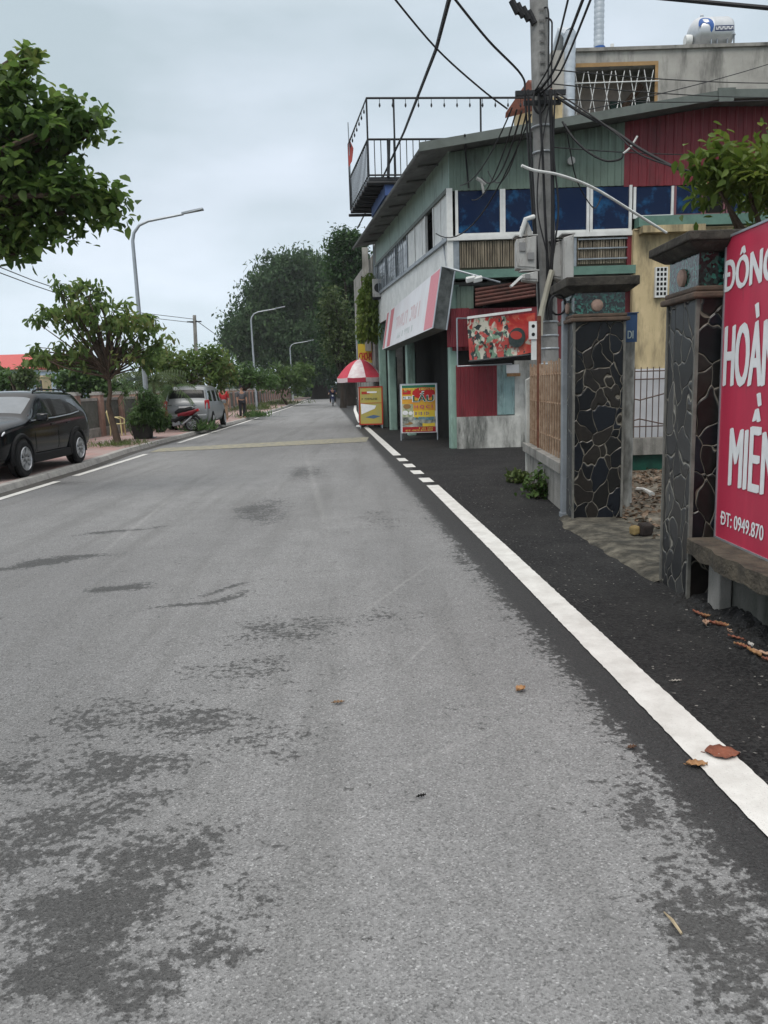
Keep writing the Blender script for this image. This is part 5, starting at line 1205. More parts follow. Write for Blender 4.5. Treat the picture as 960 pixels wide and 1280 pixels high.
#PART3
# ================================================================== UTILITY POLE AND CABLES
PY = 12.3
pb = Vector((at(690,520,PY).x, PY, 0)); pt = at(674,20,PY); pd = (pt-pb); ptop = pb+pd*1.18
up = root('utility_pole', 'concrete utility pole hung with tangled black cables behind the barred wall', 'utility pole', tuple(pb))
mb = MB(); mb.tube([pb, pb.lerp(ptop,.5), ptop], [.165,.15,.125], 18); mb.build('shaft', M['poleconc'], up, smooth=True)
def pp(f, dx=0, dy=0): return pb+pd*f+Vector((dx,dy,0))
def fz_(py): return (at(680,py,PY).z)/pt.z
mb = MB()
for py in (160, 192, 403, 420, 436, 455): q = pp(fz_(py)); mb.lathe([(.168,-.012),(.172,0),(.168,.012)], q, n=16)
mb.build('steel_band', M['galv'], up)
mb = MB(); q = pp(fz_(122)); mb.box(q.x-.42,q.x+.32,PY-.2,PY-.15,q.z-.03,q.z+.04); mb.box(q.x-.3,q.x+.25,PY-.2,PY-.15,q.z-.16,q.z-.1); mb.build('crossarm', M['blackmetal'], up)
mb = MB(); q = at(650,6,PY-.1)
for k in range(4): p = q+Vector((-.12+.08*k,0,.06-.05*k)); mb.tube([p, p+Vector((.09,0,-.17))], .05, 8)
mb.build('insulator', M['cable'], up, smooth=True)
mb = MB(); mb.tube([at(640,8,PY-.1), at(648,18,PY-.1), at(660,17,PY-.1)], .012, 5); mb.build('insulator_lead', M['cable'], up)
mb = MB(); mb.tube([pp(fz_(395),.03,-.17), pp(fz_(300),-.05,-.18)], .01, 5)
# name plates on the shaft: small climbing notches
mb = MB()
for k in range(9): q = pp(fz_(18+13*k), .0, -.148); mb.box(q.x-.04,q.x+.04,q.y-.006,q.y,q.z-.012,q.z+.012)
mb.build('notch', flat('notch_dark', (.14,.14,.14), .9), up)
# meter boxes
def mbox(label, x0, x1, y0, y1, Y, dep, m=M['boxgrey'], small=None):
    a = at(x0,y1,Y); b_ = at(x1,y0,Y); t = root('meter_box', label, 'meter box', ((a.x+b_.x)/2, Y, a.z), 'meter boxes on the utility pole')
    mb = MB(); mb.hexa([(a.x,Y,a.z+.03),(b_.x,Y+.02,a.z),(b_.x+.03,Y+dep,a.z),(a.x+.03,Y+dep,a.z+.03),(a.x,Y,b_.z-.05),(b_.x,Y+.02,b_.z),(b_.x+.03,Y+dep,b_.z),(a.x+.03,Y+dep,b_.z-.05)]); mb.build('case', m, t, bevel=.012)
    mb = MB(); w = b_.x-a.x; mb.hexa([(a.x+.02,Y-.012,a.z+.06),(b_.x-.02,Y+.006,a.z+.04),(b_.x-.02,Y+.012,a.z+.04),(a.x+.02,Y-.004,a.z+.06),(a.x+.02,Y-.012,b_.z-.09),(b_.x-.02,Y+.006,b_.z-.05),(b_.x-.02,Y+.012,b_.z-.05),(a.x+.02,Y-.004,b_.z-.09)]); mb.build('door', m, t, bevel=.004)
    mb = MB(); mb.box(a.x-.01,b_.x+.02,Y+.02,Y+dep,b_.z+.002,b_.z+.02); mb.build('hood', m, t)
    if small:
        mb = MB()
        for (u0,u1,v0,v1) in small: mb.box(a.x+w*u0,a.x+w*u1,Y-.03,Y-.0125,a.z+(b_.z-a.z)*v0,a.z+(b_.z-a.z)*v1)
        mb.build('meter_window', flat('meter_window', (.22,.22,.22), .2), t)
    return t
mbox('large grey meter box on the left of the utility pole', 645, 671, 294, 338, 11.85, .3, small=[(.15,.45,.55,.8),(.55,.85,.3,.5)])
mbox('small grey meter box hanging below the large one on the pole', 652, 673, 338, 353, 11.8, .22, small=[(.2,.5,.3,.7)])
mbox('tall narrow grey meter box on the right of the utility pole', 704, 718, 292, 360, 11.75, .3)
mbox('deep grey box between the utility pole and the tall narrow meter box', 689, 704, 300, 350, 12.0, .35)
t = root('pole_lamp', 'white tube lamp bracket on the left of the utility pole above the meter boxes', 'lamp', tuple(at(655,285,11.9)))
mb = MB(); mb.tube([at(650,296,11.9), at(657,274,11.85), at(667,271,12.0)], .035, 8); mb.build('arm', M['white'], t, smooth=True)
mb = MB(); mb.obox(at(658,288,11.95), (.05,0,.03), (0,.06,0), (-.04,0,.09)); mb.build('shade', M['boxgrey'], t, bevel=.01)
t = root('box_flap', 'small white flap sticking out below the left meter boxes', 'flap', tuple(at(645,350,11.8)))
mb = MB(); mb.obox(at(645,352,11.8), (.08,0,.07), (0,.06,0), (-.012,0,.012)); o = mb.build('flap', M['white']); bpy.data.objects.remove(t); tag(o, 'small white flap sticking out below the left meter boxes', 'flap')
def wire(label, pts, r=.011, m=None, cat='cable', name='cable', n=6, sag=0):
    if sag and len(pts) == 2:
        a, b_ = pts; pts = [a.lerp(b_, k/14)-Vector((0,0,sag*4*(k/14)*(1-k/14))) for k in range(15)]
    mb = MB(); mb.tube(pts, r, n); return tag(mb.build(name, m or M['cable'], smooth=True), label, cat)
def smooth(pts, k=6):
    P_ = [Vector(p) for p in pts]; out = []
    for i in range(len(P_)-1):
        p0, p1, p2, p3 = P_[max(i-1,0)], P_[i], P_[i+1], P_[min(i+2,len(P_)-1)]
        for j in range(k):
            s = j/k; out.append(.5*((2*p1)+(p2-p0)*s+(2*p0-5*p1+4*p2-p3)*s*s+(3*p1-p0-3*p2+p3)*s**3))
    return out+[P_[-1]]
wire('thin pale conduit pipe slanting from the utility pole down to the yellow house', smooth([at(652,207,11.9), at(668,213,11.95), at(700,219,12.0), at(742,235,12.4), at(790,264,13), at(833,291,13.6)]), .021, M['white'], 'pipe', 'conduit_pipe')
wire('short cream conduit running down the front of the utility pole', smooth([at(690,338,11.95), at(684,360,11.95), at(676,395,12), at(675,420,12.0)]), .045, M['chairyellow'] if False else mat('conduit_cream', (.42,.40,.33), .6), 'pipe', 'conduit_pipe')
wire('thick black cable crossing the sky from above down to the far eave', [at(569,-30,9.5), at(545,62,13), at(505,165,20), at(470,240,27), at(447,285,31)], .03)
wire('cable from the upper left sky to the crossarm of the pole', smooth([at(480,-18,9.0), at(545,60,10.2), at(600,110,11.4), at(634,136,12.1)]), .012)
wire('cable from the top sky bending down along the left side of the pole', smooth([at(560,-12,9.4), at(610,50,10.8), at(652,94,12.0), at(656,120,12.1), at(660,180,12.1), at(664,240,12.1), at(668,300,12.1), at(672,350,12.1)]), .016)
for k, (x0, lb) in enumerate(((716,'first of the dark wires rising steeply right of the pole'),(738,'second dark wire rising steeply right of the pole, thicker'),(748,'outermost dark wire rising steeply right of the pole'))):
    wire(lb, smooth([at(x0,-25,8.0), at(690+k*5,75+k*8,11.2), at(666+k*4,118,12.1)]), (.012,.018,.014)[k])
wire('heavy black wire crossing the top right corner of the sky', [at(820,-3,9), at(960,10,8), at(1040,17,7.6)], .022)
for (a, b_, lb) in (((690,87),(980,104),'upper of the level wires passing in front of the concrete house'),((692,105),(980,122),'middle level wire passing in front of the concrete house'),((700,124),(980,124),'lowest level wire just above the restaurant roof'),((735,137),(980,74),'wire climbing right across the concrete house')):
    wire(lb, [at(*a,12.2), at(*b_,17)], .0085, sag=.05)
wire('black bundle of cable twisting from the pole down to the garden tree', smooth([at(694,120,12.1), at(728,142,11.8), at(765,162,11.4), at(800,186,11.0), at(850,212,10.4), at(900,228,9.9)]), .022)
wire('second thinner cable wound beside the black bundle', smooth([at(696,116,12.05), at(730,138,11.75), at(768,165,11.35), at(806,196,10.9), at(893,222,9.9)]), .012)
wire('loose black cable looping below the bundle with a white end', smooth([at(703,152,12.1), at(716,172,12.0), at(735,190,11.9), at(757,201,11.8), at(775,199,11.7), at(779,192,11.7)]), .016)
wire('short white cable tail at the end of the loose loop', smooth([at(779,192,11.7), at(788,184,11.65), at(797,170,11.6)]), .014, M['white'])
wire('fine wire stretched level across the green and red cladding', [at(692,184,12.2), at(980,192,15)], .009, sag=.06)
wire('fine hanging wire in front of the green cladding right of the pole', smooth([at(707,155,12.2), at(714,195,12.6), at(722,228,13), at(742,260,13.4), at(752,245,13.5)]), .010)
for k, (x1, y1, lb) in enumerate(((575,232,'highest of the cables fanning from the pole to the green cladding'),(590,250,'second cable fanning from the pole to the green cladding'),(602,222,'cable dropping to the insulator on the green cladding'),(610,214,'cable fanning to the cladding just right of the insulator'),(545,292,'long slack cable reaching the restaurant corner windows'))):
    a = at(640+k*6, 135+k*2, 12.0); b_ = at(x1,y1,18.2); wire(lb, [a, b_], .012+.003*(k==2), sag=.25+.1*k)
t = wire('dark wire dangling on the green cladding beside the insulator', smooth([at(581,168,18.3), at(582,190,18.7), at(584,215,18.85), at(586,235,18.85)]), .02)
for k, lb in enumerate(('leftmost black cable clinging to the lower pole','black cable down the middle of the lower pole','thick black cable down the right of the lower pole','outer black cable bowing from the right of the pole','thin cable wrapped across the front of the pole')):
    xs = [(660,664,668,672,674),(673,678,681,684,683),(688,690,691,690,688),(694,692,698,690,684),(690,676,672,686,690)][k]
    wire(lb, smooth([at(x, y, 12.05-.02*k) for x, y in zip(xs, (112,190,262,330,400))]), (.018,.02,.03,.014,.011)[k])
for k, (x, lb) in enumerate(((686,'thin cable running up the right edge of the upper pole'),(690,'looped cable springing out from the right of the upper pole'))):
    wire(lb, smooth([at(680+k*2,10+k*12,12.2), at(x-1,12+k*14,12.1), at(x,40,12.1), at(x-1,110,12.1)]), .013)
mb = MB(); c = at(674,126,12.05); mb.tube([c+Vector((.09*math.cos(a), -.02+.006*math.sin(3*a), .17*math.sin(a))) for a in np.linspace(0, 6*PI, 60)], .02, 6); tag(mb.build('cable_coil', M['cable'], smooth=True), 'thick black coil of spare cable tied at the crossarm of the pole', 'cable')
t = root('cladding_insulator', 'cluster of pale insulators with cable ends on the green cladding', 'insulator', tuple(at(602,228,18.8)))
mb = MB(); c = at(602,228,18.8); mb.tube([c+Vector((-.12,0,.1)), c+Vector((.1,0,-.04))], .04, 6); mb.tube([c, c+Vector((.05,0,-.25))], .03, 6); mb.build('insulator', M['boxgrey'], t, smooth=True)
t = tag(MB().lathe([(.02,-.05),(.09,-.03),(.09,.03),(.02,.05)], at(714,201,18.9), 'y', 12).build('junction_disc', M['boxgrey']), 'small grey round junction box on the green cladding right of the pole', 'junction box')
t = tag(MB().tube([at(800,206,18.85), at(802,208,18.85)], .05, 6).build('junction_box', M['boxgrey']), 'tiny grey box on the dark red cladding', 'junction box') if False else None

# ================================================================== LEFT SIDE: fence, lamps, background
fe = root('brick_fence', 'long fence of pink square pillars and grey panels along the left pavement', 'fence', (-10.2, 30, 0))
fy = 8.6; post0 = None; prev = None; k = 0
pbm = MB(); pbm.box(-.17,.17,-.17,.17,0,1.5); 
def fence_part(proto, name, mbuild, m, loc, sc=(1,1,1), rz=0, bevel=0):
    if proto is None:
        o = mbuild.build(name, m, fe, local=True, bevel=bevel)
    else:
        o = proto.copy(); COL.objects.link(o); o.parent = fe
    o.location = Vector(loc)-fe.location; o.rotation_euler = (0,0,rz); o.scale = sc
    return o
capm = MB(); capm.box(-.2,.2,-.2,.2,1.502,1.57); capm.box(-.14,.14,-.14,.14,1.572,1.62)
panm = MB(); panm.box(-.06,.06,0.0,1,.3,1.3)
basm = MB(); basm.box(-.1,.1,0,1,0,.298)
raim = MB(); raim.box(-.08,.08,0,1,1.302,1.4); raim.box(-.085,.085,0,1,.3,.36)
p_post = p_cap = p_pan = p_bas = p_rai = None
while fy < 108:
    x = interp(FENCE, fy); dy = 2.15
    p = fence_part(p_post, 'pillar', pbm, M['pinkpost'], (x,fy,.08)); p_post = p_post or p
    c = fence_part(p_cap, 'pillar_cap', capm, M['pinkpost'] if False else M['fencecap'], (x,fy,.08)); p_cap = p_cap or c
    x2 = interp(FENCE, fy+dy); rz = math.atan2(-(x2-x), dy); L_ = math.hypot(x2-x, dy)
    sx = dict(rz=rz, sc=(1, L_-.36, 1)); off = Vector((x,fy,.08))+Vector((x2-x,dy,0)).normalized()*.18
    a = fence_part(p_pan, 'panel', panm, M['fencepanel'], off, **sx); p_pan = p_pan or a
    a = fence_part(p_bas, 'plinth', basm, M['concrete'], off, **sx); p_bas = p_bas or a
    a = fence_part(p_rai, 'rail', raim, M['fencecap'], off, **sx); p_rai = p_rai or a
    fy += dy
def lamp(label, base, h, arm):
    t = root('street_lamp', label, 'street lamp', base, 'street lamps along the left pavement')
    mb = MB(); mb.tube([(0,0,0),(0,0,.35)], .11, 10); mb.box(-.18,.18,-.18,.18,0,.03); mb.build('base', M['galv'], t, local=True)
    mb = MB(); b = Vector((-.0,0,.35)); top = Vector((-.05,0,h-.75))
    mb.tube([b, b.lerp(top,.5), top, top+Vector((.06,0,.25)), top+Vector((.25,0,.48)), top+Vector((.55,0,.6)), top+Vector((arm-.55,0,.78))], [.085,.07,.055,.05,.045,.04,.035], 10); mb.build('pole', M['galv'], t, smooth=True, local=True)
    mb = MB(); a = top+Vector((arm-.6,0,.77)); e = Vector((.7,0,.12)); n = Vector((-.12,0,.7)).normalized()
    mb.hexa([a+Vector((0,-.05,0)), a+e+Vector((0,-.12,0)), a+e+Vector((0,.12,0)), a+Vector((0,.05,0)), a+Vector((0,-.05,0))+n*.07, a+e+Vector((0,-.1,0))+n*.06, a+e+Vector((0,.1,0))+n*.06, a+Vector((0,.05,0))+n*.07]); mb.build('lamp_head', M['greymetal'], t, bevel=.01, local=True)
    return t
lamp('near grey street lamp with curved arm rising behind the potted bush', (-7.8,26,.11), 7.1, 2.25)
lamp('middle grey street lamp with curved arm against the big dark trees', (-9.1,57,.11), 7.15, 2.4)
lamp('far grey street lamp, smallest, half hidden by the pale green tree', (-9.9,88,.11), 6.6, 2.6)
t = root('concrete_post', 'dark slender concrete power post standing far behind the fence', 'utility pole', (at(246,480,55).x,55,0))
mb = MB(); mb.tube([(at(246,480,55).x,55,0), tuple(at(243,394,55))], [.17,.12], 8); mb.build('shaft', M['concrete'], t); mb = MB(); q = at(243,402,55); mb.box(q.x-.5,q.x+.5,54.9,55,q.z-.05,q.z+.03); mb.build('crossarm', M['blackmetal'], t)
q = at(243,399,55)
wire('upper of two thin wires running left from the slender concrete post', [q, at(150,388,50), at(40,350,36), at(-40,318,28)], .02)
wire('lower of two thin wires running left from the slender concrete post', [q+Vector((0,0,-.25)), at(150,393,50), at(40,356,36), at(-40,326,28)], .02)
wire('thin wire running right from the slender concrete post to the big trees', [q, at(300,440,80)], .025)

# houses beyond the fence
hs = root('red_roofed_house', 'low house with a long red roof far beyond the fence behind the black car', 'house', (-62,110,0))
a, b_ = at(-40,470,110), at(40,470,110); zt = at(20,462,110).z
mb = MB(); mb.box(a.x,b_.x,110,120,0,zt); mb.build('wall', M['bluewall'], hs)
mb = MB(); zr = at(20,441,110).z; mb.hexa([(a.x-.5,109,zt+.01),(b_.x+.3,109,zt+.01),(b_.x+.3,121,zt+.01),(a.x-.5,121,zt+.01),(a.x-.5,114,zr),(b_.x-.2,114,zr),(b_.x-.2,116,zr),(a.x-.5,116,zr)]); mb.build('roof', M['redroof'], hs)
for px in (-10,4,20,30):
    mb = MB(); w0, w1 = at(px,468,110), at(px+6,468,110); mb.box(w0.x,w1.x,109.9,109.98,zt-1.9,zt-.5); mb.build('window', M['glassdark'], hs)
h2 = root('pale_blue_house', 'pale blue house with carved gable trim between the bushes beyond the fence', 'house', (at(64,480,70).x,70,0))
a, b_ = at(52,480,70), at(78,480,70); zt = at(64,464,70).z
mb = MB(); mb.box(a.x,b_.x,70,76,0,zt); mb.build('wall', M['bluewall'], h2)
mb = MB(); mb.box(a.x-.1,b_.x+.1,69.9,76.1,zt+.002,zt+.1); mb.build('roof', M['fencecap'], h2)
mb = MB()
for px in (62,66): w = at(px,470,70); mb.obox(Vector((w.x,69.95,w.z)), (.2,0,.12), (0,.03,0), (-.06,0,.12))
mb.build('gable_trim', M['blackmetal'], h2)
h3 = root('cream_tower', 'narrow cream house corner with two dark windows just behind the black car', 'house', (at(49,480,60).x,60,0))
a, b_ = at(45,480,60), at(54,480,60); zt = at(49,472,60).z
mb = MB(); mb.box(a.x,b_.x,60,61.5,0,zt); mb.build('wall', M['cream'], h3)
mb = MB(); mb.box(a.x-.08,b_.x+.08,59.9,61.6,zt+.002,zt+.15); mb.build('cornice', M['cream'], h3)
for f in (.28,.7):
    mb = MB(); w = a.x+(b_.x-a.x)*f; mb.box(w-.08,w+.08,59.93,59.99,zt-1.2,zt-.2); mb.build('window', M['glassdark'], h3)
mb = MB(); q = at(149,480,90); mb.tube([(q.x,90,0),(q.x,90,at(149,452,90).z)], .25, 8); tag(mb.build('white_post', M['white']), 'distant white post standing beyond the fence left of the potted bush', 'post')

# ================================================================== TREES
def pxb(px, py, Y, rx, rz, w=1): c = at(px, py, Y); k = Y/961; return (c.x, c.y, c.z, rx*k, rx*k*.9, rz*k, w)
tree('street_tree', 'large broad leaved street tree leaning in at the top left of the photo', (-7.6,10.6,.11), [(-7.6,10.6,.11),(-7.5,10.6,1.6),(-7.2,10.7,3.0),(-6.7,10.8,4.0)], .17,
     [pxb(x,y,11,rx,rz,w) for x,y,rx,rz,w in ((-60,170,70,75,2.2),(-70,270,70,50,1.3),(10,190,60,52,2.0),(60,165,44,34,1.3),(22,110,22,26,.5),(36,78,8,20,.16),(112,150,14,26,.28),(85,140,24,22,.35),(30,250,60,40,1.5),(85,235,44,26,1.0),(115,255,26,12,.35),(138,248,11,18,.14),(148,272,8,6,.06),(20,300,28,18,.5),(95,290,8,12,.06),(60,285,30,12,.3))],
     400, .145, 18, .145, LM_teak, M['bark'], group='broad leaved trees on the left pavement', droop=.35, aspect=.62, nb=130, shell=.35)
def pxblob(px, py, Y, rx, rz, w=1, ry=None): c = at(px, py, Y); s = Y/961; return (c.x, c.y, c.z, rx*s, (ry or rx)*s, rz*s, w)
TY = 22.7; tb = (-7.75,TY,.11)
tree('street_tree', 'young tree with spreading drooping crown and slim leaning trunk beside the black car', tb, [tb, (-7.95,TY,1.3), tuple(at(138,490,TY)), tuple(at(134,455,TY))], .085,
     [pxblob(122,392,TY,58,26,2.4),pxblob(100,362,TY,34,20,.8),pxblob(75,395,TY,34,12,.55),pxblob(165,405,TY,40,20,1.1),pxblob(60,448,TY,32,16,.9),pxblob(110,440,TY,50,18,1.2),pxblob(175,438,TY,40,20,1.0),pxblob(45,400,TY,14,6,.12),pxblob(205,425,TY,16,10,.2)],
     160, .15, 15, .22, LM_mix, M['bark'], group='broad leaved trees on the left pavement', droop=.75, aspect=.45, nb=90, shell=.45)
def mid(label, base, Y, trunkpx, blobs, n, lm, size=.24, per=20, cr=.25, grp='smaller street trees down the left pavement'):
    b = at(base, 480, Y).x; tp = [(b,Y,.11)]+[tuple(at(x,y,Y)) for x, y in trunkpx]
    tree('street_tree', label, (b,Y,.11), tp, .10, [pxblob(x,y,Y+dy,rx,rz,w) for (x,y,rx,rz,w,dy) in blobs], n, cr, per, size, lm, M['bark'], group=grp, droop=.6, six=False, aspect=.5, nb=30, shell=.4)
mid('dense dark tree filling the space between the near lamp and the silver van', 228, 34, [(228,500),(230,470)], [(215,455,34,22,1,0),(245,458,36,26,1.4,0),(190,448,24,20,.7,0),(275,468,26,20,.8,0),(222,480,30,14,.7,0),(265,445,20,12,.4,0)], 230, LM_mix, .22, 20, .26)
mid('small dark tree shading the two pedestrians behind the silver van', 305, 44, [(305,500),(303,480)], [(300,468,30,13,1.3,0),(280,462,20,13,.8,0),(325,474,20,10,.7,0)], 130, LM_bush, .26, 18, .3)
mid('pale green tree with feathery crown in front of the far lamp', 358, 72, [(352,496),(356,478)], [(357,468,30,16,1.6,0),(380,464,16,12,.7,0),(340,478,20,10,.8,0),(366,482,24,9,.7,0)], 150, LM_light, .34, 18, .42)
def big(label, base, trunkpx, r0, blobs, n, lm, Y, size, per, cr, bark=M['barkdark'], droop=.35, nb=40, **k):
    b = at(base, 480, Y).x; tp = [(b,Y,0)]+[tuple(at(x,y,Y)) for x, y in trunkpx]
    return tree('large_tree', label, (b,Y,0), tp, r0, [pxblob(x,y,Y+dy,rx,rz,w) for (x,y,rx,rz,w,dy) in blobs], n, cr, per, size, lm, bark, group='big trees at the far end of the road', droop=droop, six=False, aspect=.45, nb=nb, **k)
big('massive dark banyan like tree with thick trunk at the road end', 400, [(400,480),(398,455),(385,430)], 1.1, [(365,362,50,46,3,0),(395,360,42,40,2,2),(330,400,42,38,2,-1),(305,425,26,28,.9,0),(360,425,62,40,2.5,0),(400,440,40,40,1.6,-4),(298,415,14,16,.3,0)], 1250, LM_dark, 112, .62, 52, 1.1, droop=.8)
big('tall dark tree standing just right of the massive tree', 436, [(438,470),(438,420)], .5, [(436,330,24,40,1.5,0),(445,380,26,60,2,0),(420,400,22,50,1.2,2),(440,440,30,34,1.1,0),(432,305,14,16,.35,0)], 700, LM_deep, 66, .38, 38, .6)
big('bright green younger tree in front of the tall dark tree', 428, [(428,450)], .2, [(420,400,14,28,1,0),(428,430,20,30,1.4,0),(416,375,8,14,.4,0),(445,430,18,24,.8,0)], 190, LM_vine, 60, .3, 28, .45)
# bushes beyond the fence
def bush(label, blobs, Y, n, lm, size, per, cr, cat='bush'):
    b = at(blobs[0][0], 480, Y).x; t = root('bush', label, cat, (b,Y,0), 'bushes beyond the fence')
    bl = [pxblob(x,y,Y,rx,rz,w) for (x,y,rx,rz,w) in blobs]; cl, pts = blob_points(bl, n, cr, per, .5)
    leaf_obj('foliage', pts, size, lm, t, droop=.4, six=False, aspect=.55)
    mb = MB(); 
    for k in range(4): mb.tube([(b+random.uniform(-.5,.5),Y,0),(b+random.uniform(-1,1),Y,bl[0][2])], .05, 5)
    mb.build('stem', M['bark'], t)
bush('round green bush behind the fence at the photo left edge', [(10,474,26,14,1),(-15,474,22,16,1),(28,480,12,10,.4)], 42, 90, LM_bush, .3, 22, .35)
bush('yellowish shrub in front of the cream house corner', [(32,470,10,14,1)], 40, 30, LM_vine, .26, 16, .25)
bush('dense green hedge bush right of the pale blue house', [(105,468,26,22,2),(125,478,18,18,1),(86,478,14,16,.7),(142,485,14,12,.5)], 45, 170, LM_bush, .3, 22, .38)
bush('dim bush mass behind the near lamp post', [(168,490,20,9,1),(195,492,18,9,.8)], 50, 60, LM_dark, .35, 18, .4)
pts = np.stack([RNG.uniform(-150,-10,4200), RNG.normal(170,3,4200), RNG.uniform(0,1,4200)**.8], 1); pts[:,2] *= 4.2+1.6*np.sin(pts[:,0]*.21)+1.0*np.sin(pts[:,0]*.57)
o = leaf_obj('distant_treeline', pts, 1.7, leafmat('leaf_far', [(.05,.075,.06),(.07,.1,.08)], .2), None, droop=.4, six=False, aspect=.7, kind='stuff'); tag(o, 'low distant line of trees beyond the fence', 'trees')
pts = np.stack([RNG.uniform(-13,14,5200), RNG.normal(128,2.0,5200), RNG.uniform(0,9,5200)], 1)
o = leaf_obj('far_thicket', pts, .9, LM_deep, None, droop=.4, six=False, aspect=.6, kind='stuff'); tag(o, 'dark thicket closing the far end of the road', 'trees')
fw = root('far_wall', 'dim brown boundary wall at the far end of the road behind the motorcyclist', 'wall', (-3,112,0))
mb = MB(); mb.box(-6.2,6,112,112.4,0,2.4); mb.build('wall', mat('dim_brown_wall', (.12,.105,.085), .9, (.07,.065,.055), .8), fw); mb = MB(); mb.box(-6.3,6.1,111.9,112.5,2.402,2.6); mb.build('coping', M['concrete'], fw)
pts = np.stack([RNG.uniform(0,1,1500), RNG.uniform(20,105,1500), RNG.uniform(.12,.3,1500)], 1); pts[:,0] = [interp(FENCE, y)+.3+.9*x for x, y in zip(pts[:,0], pts[:,1])]
keep = np.sin(pts[:,1]*.9)+np.sin(pts[:,1]*.37) > .3; o = leaf_obj('fence_grass', pts[keep], .3, LM_grass, None, droop=-.7, six=False, aspect=.12, kind='stuff', spread=.4); tag(o, 'rough grass growing along the foot of the fence', 'grass')
def tuft(label, c, r, n, h, lm=LM_grass):
    p = RNG.normal(0, r/2, (n,2)); pts = np.stack([c[0]+p[:,0], c[1]+p[:,1], np.full(n, c[2])], 1)
    o = leaf_obj('grass_tuft', pts, h, lm, None, droop=-.8, six=False, aspect=.12, spread=.35, offset=c); tag(o, label, 'grass')
tuft('grass tuft round the foot of the young tree', (-7.75,22.6,.11), .9, 500, .17); tuft('weedy grass at the foot of the middle lamp', (-9.3,58,.11), 1.3, 500, .45)
tuft('weeds on the kerb beside the standing pedestrian', (-6.9,42,.11), .8, 260, .45, LM_bush); tuft('weeds by the tail of the red motorbike', (-6.95,29.6,.11), .5, 200, .5, LM_bush)
tuft('overgrown grass under the pale green feathery tree', (-9.4,74,.11), 2.4, 500, .5)
# potted bush, palms
pq = Vector((-7.9,25.6,.11)); pk = root('potted_bush', 'bushy green plant in a dark square pot on the pavement', 'potted plant', tuple(pq))
mb = MB(); mb.hexa([pq+Vector(v) for v in ((-.25,-.22,0),(.25,-.22,0),(.25,.22,0),(-.25,.22,0),(-.31,-.28,.48),(.31,-.28,.48),(.31,.28,.48),(-.31,.28,.48))]); mb.build('pot', M['pot'], pk, bevel=.03)
cl, pts = blob_points([pxblob(184,519,25.6,22,14,1.8),pxblob(184,500,25.6,13,13,.9),pxblob(172,527,25.6,11,9,.5),pxblob(200,526,25.6,10,9,.5)], 200, .13, 26, .4)
leaf_obj('foliage', pts, .2, LM_bush, pk, droop=.5, aspect=.2, six=False); mb = MB()
for k in range(5): mb.tube([pq+Vector((0,0,.55)), pq+Vector((random.uniform(-.4,.4),random.uniform(-.3,.3),1.5))], .02, 5)
mb.build('stem', M['bark'], pk)
def palm(label, base, Y, top, n, L_, lm):
    b = at(base, 480, Y).x; t = root('palm', label, 'palm', (b,Y,.1)); tp = Vector((b,Y,at(base,top,Y).z))
    mb = MB(); mb.tube([(b,Y,.1), tuple(tp)], .06, 7); mb.build('trunk', M['bark'], t); pts = []; mb = MB()
    V_ = []; F_ = []
    for k in range(n):
        a = RNG.uniform(0,2*PI); el = RNG.uniform(.1,1.2); arc = []
        for i in range(9):
            s = i/8; arc.append(tp+Vector((math.cos(a)*L_*s*math.cos(el*(1-s)), math.sin(a)*L_*s*math.cos(el*(1-s)), L_*(math.sin(el)*s-.75*s*s))))
        mb.tube(arc, .012, 4, caps=False)
        for i in range(1,9):
            for sd in (-1,1):
                for f in (0,.5):
                    p = arc[i-1].lerp(arc[i], f); dr = (arc[i]-arc[i-1]).normalized(); sv = dr.cross(Vector((0,0,1))).normalized()*sd; tip = p+(sv*.8+dr*.55+Vector((0,0,-.45))).normalized()*L_*.30; wv = dr*.022
                    bi = len(V_); V_ += [p-wv, p+wv, tip]; F_.append((bi,bi+1,bi+2))
    mb.add(V_, F_); mb.build('fronds', lm, t)
palm('arching palm with drooping fronds behind the potted bush', 192, 29.5, 478, 16, 1.6, LM_vine)
palm('second palm, lower and darker, hiding the left half of the silver van', 216, 30.9, 488, 18, 1.0, LM_bush)

# ================================================================== VEHICLES
def wheel(parent, c, r, w, side, spokes=5):
    mb = MB(); s = side
    mb.lathe([(r*.62,-w/2),(r*.9,-w/2),(r,-w*.35),(r,w*.35),(r*.9,w/2),(r*.62,w/2)], c, 'x', 28, False); ty = mb.build('wheel', M['tyre'], parent, smooth=True, local=True)
    mb = MB(); c = Vector(c); o = s*w*.5
    mb.lathe([(r*.66,o-s*.005),(r*.62,o+s*.012),(r*.57,o-s*.03)], c, 'x', 28, False); mb.lathe([(r*.14,o-s*.02),(r*.12,o+s*.006),(.001,o+s*.008)], c, 'x', 14)
    for k in range(spokes):
        a = 2*PI*k/spokes+.3; d = Vector((0,math.cos(a),math.sin(a))); pv = Vector((0,-d.z,d.y)); x = Vector((s,0,0))
        for q in (-.12,.12):
            i0, i1 = c+d*r*.08+pv*q*r*.5+x*abs(o), c+d*r*.6+pv*q*r*2.0+x*abs(o); wv = pv*r*.10
            mb.hexa([i0-wv-x*.03, i0+wv-x*.03, i1+wv-x*.03, i1-wv-x*.03, i0-wv, i0+wv, i1+wv, i1-wv])
    mb.build('rim', M['alloy'], ty, smooth=True, local=True)
    mb = MB(); mb.lathe([(.001,o-s*.045),(r*.6,o-s*.045)], c, 'x', 20); mb.build('brake_disc', flat('brake_grey', (.05,.05,.052), .5), ty, local=True)
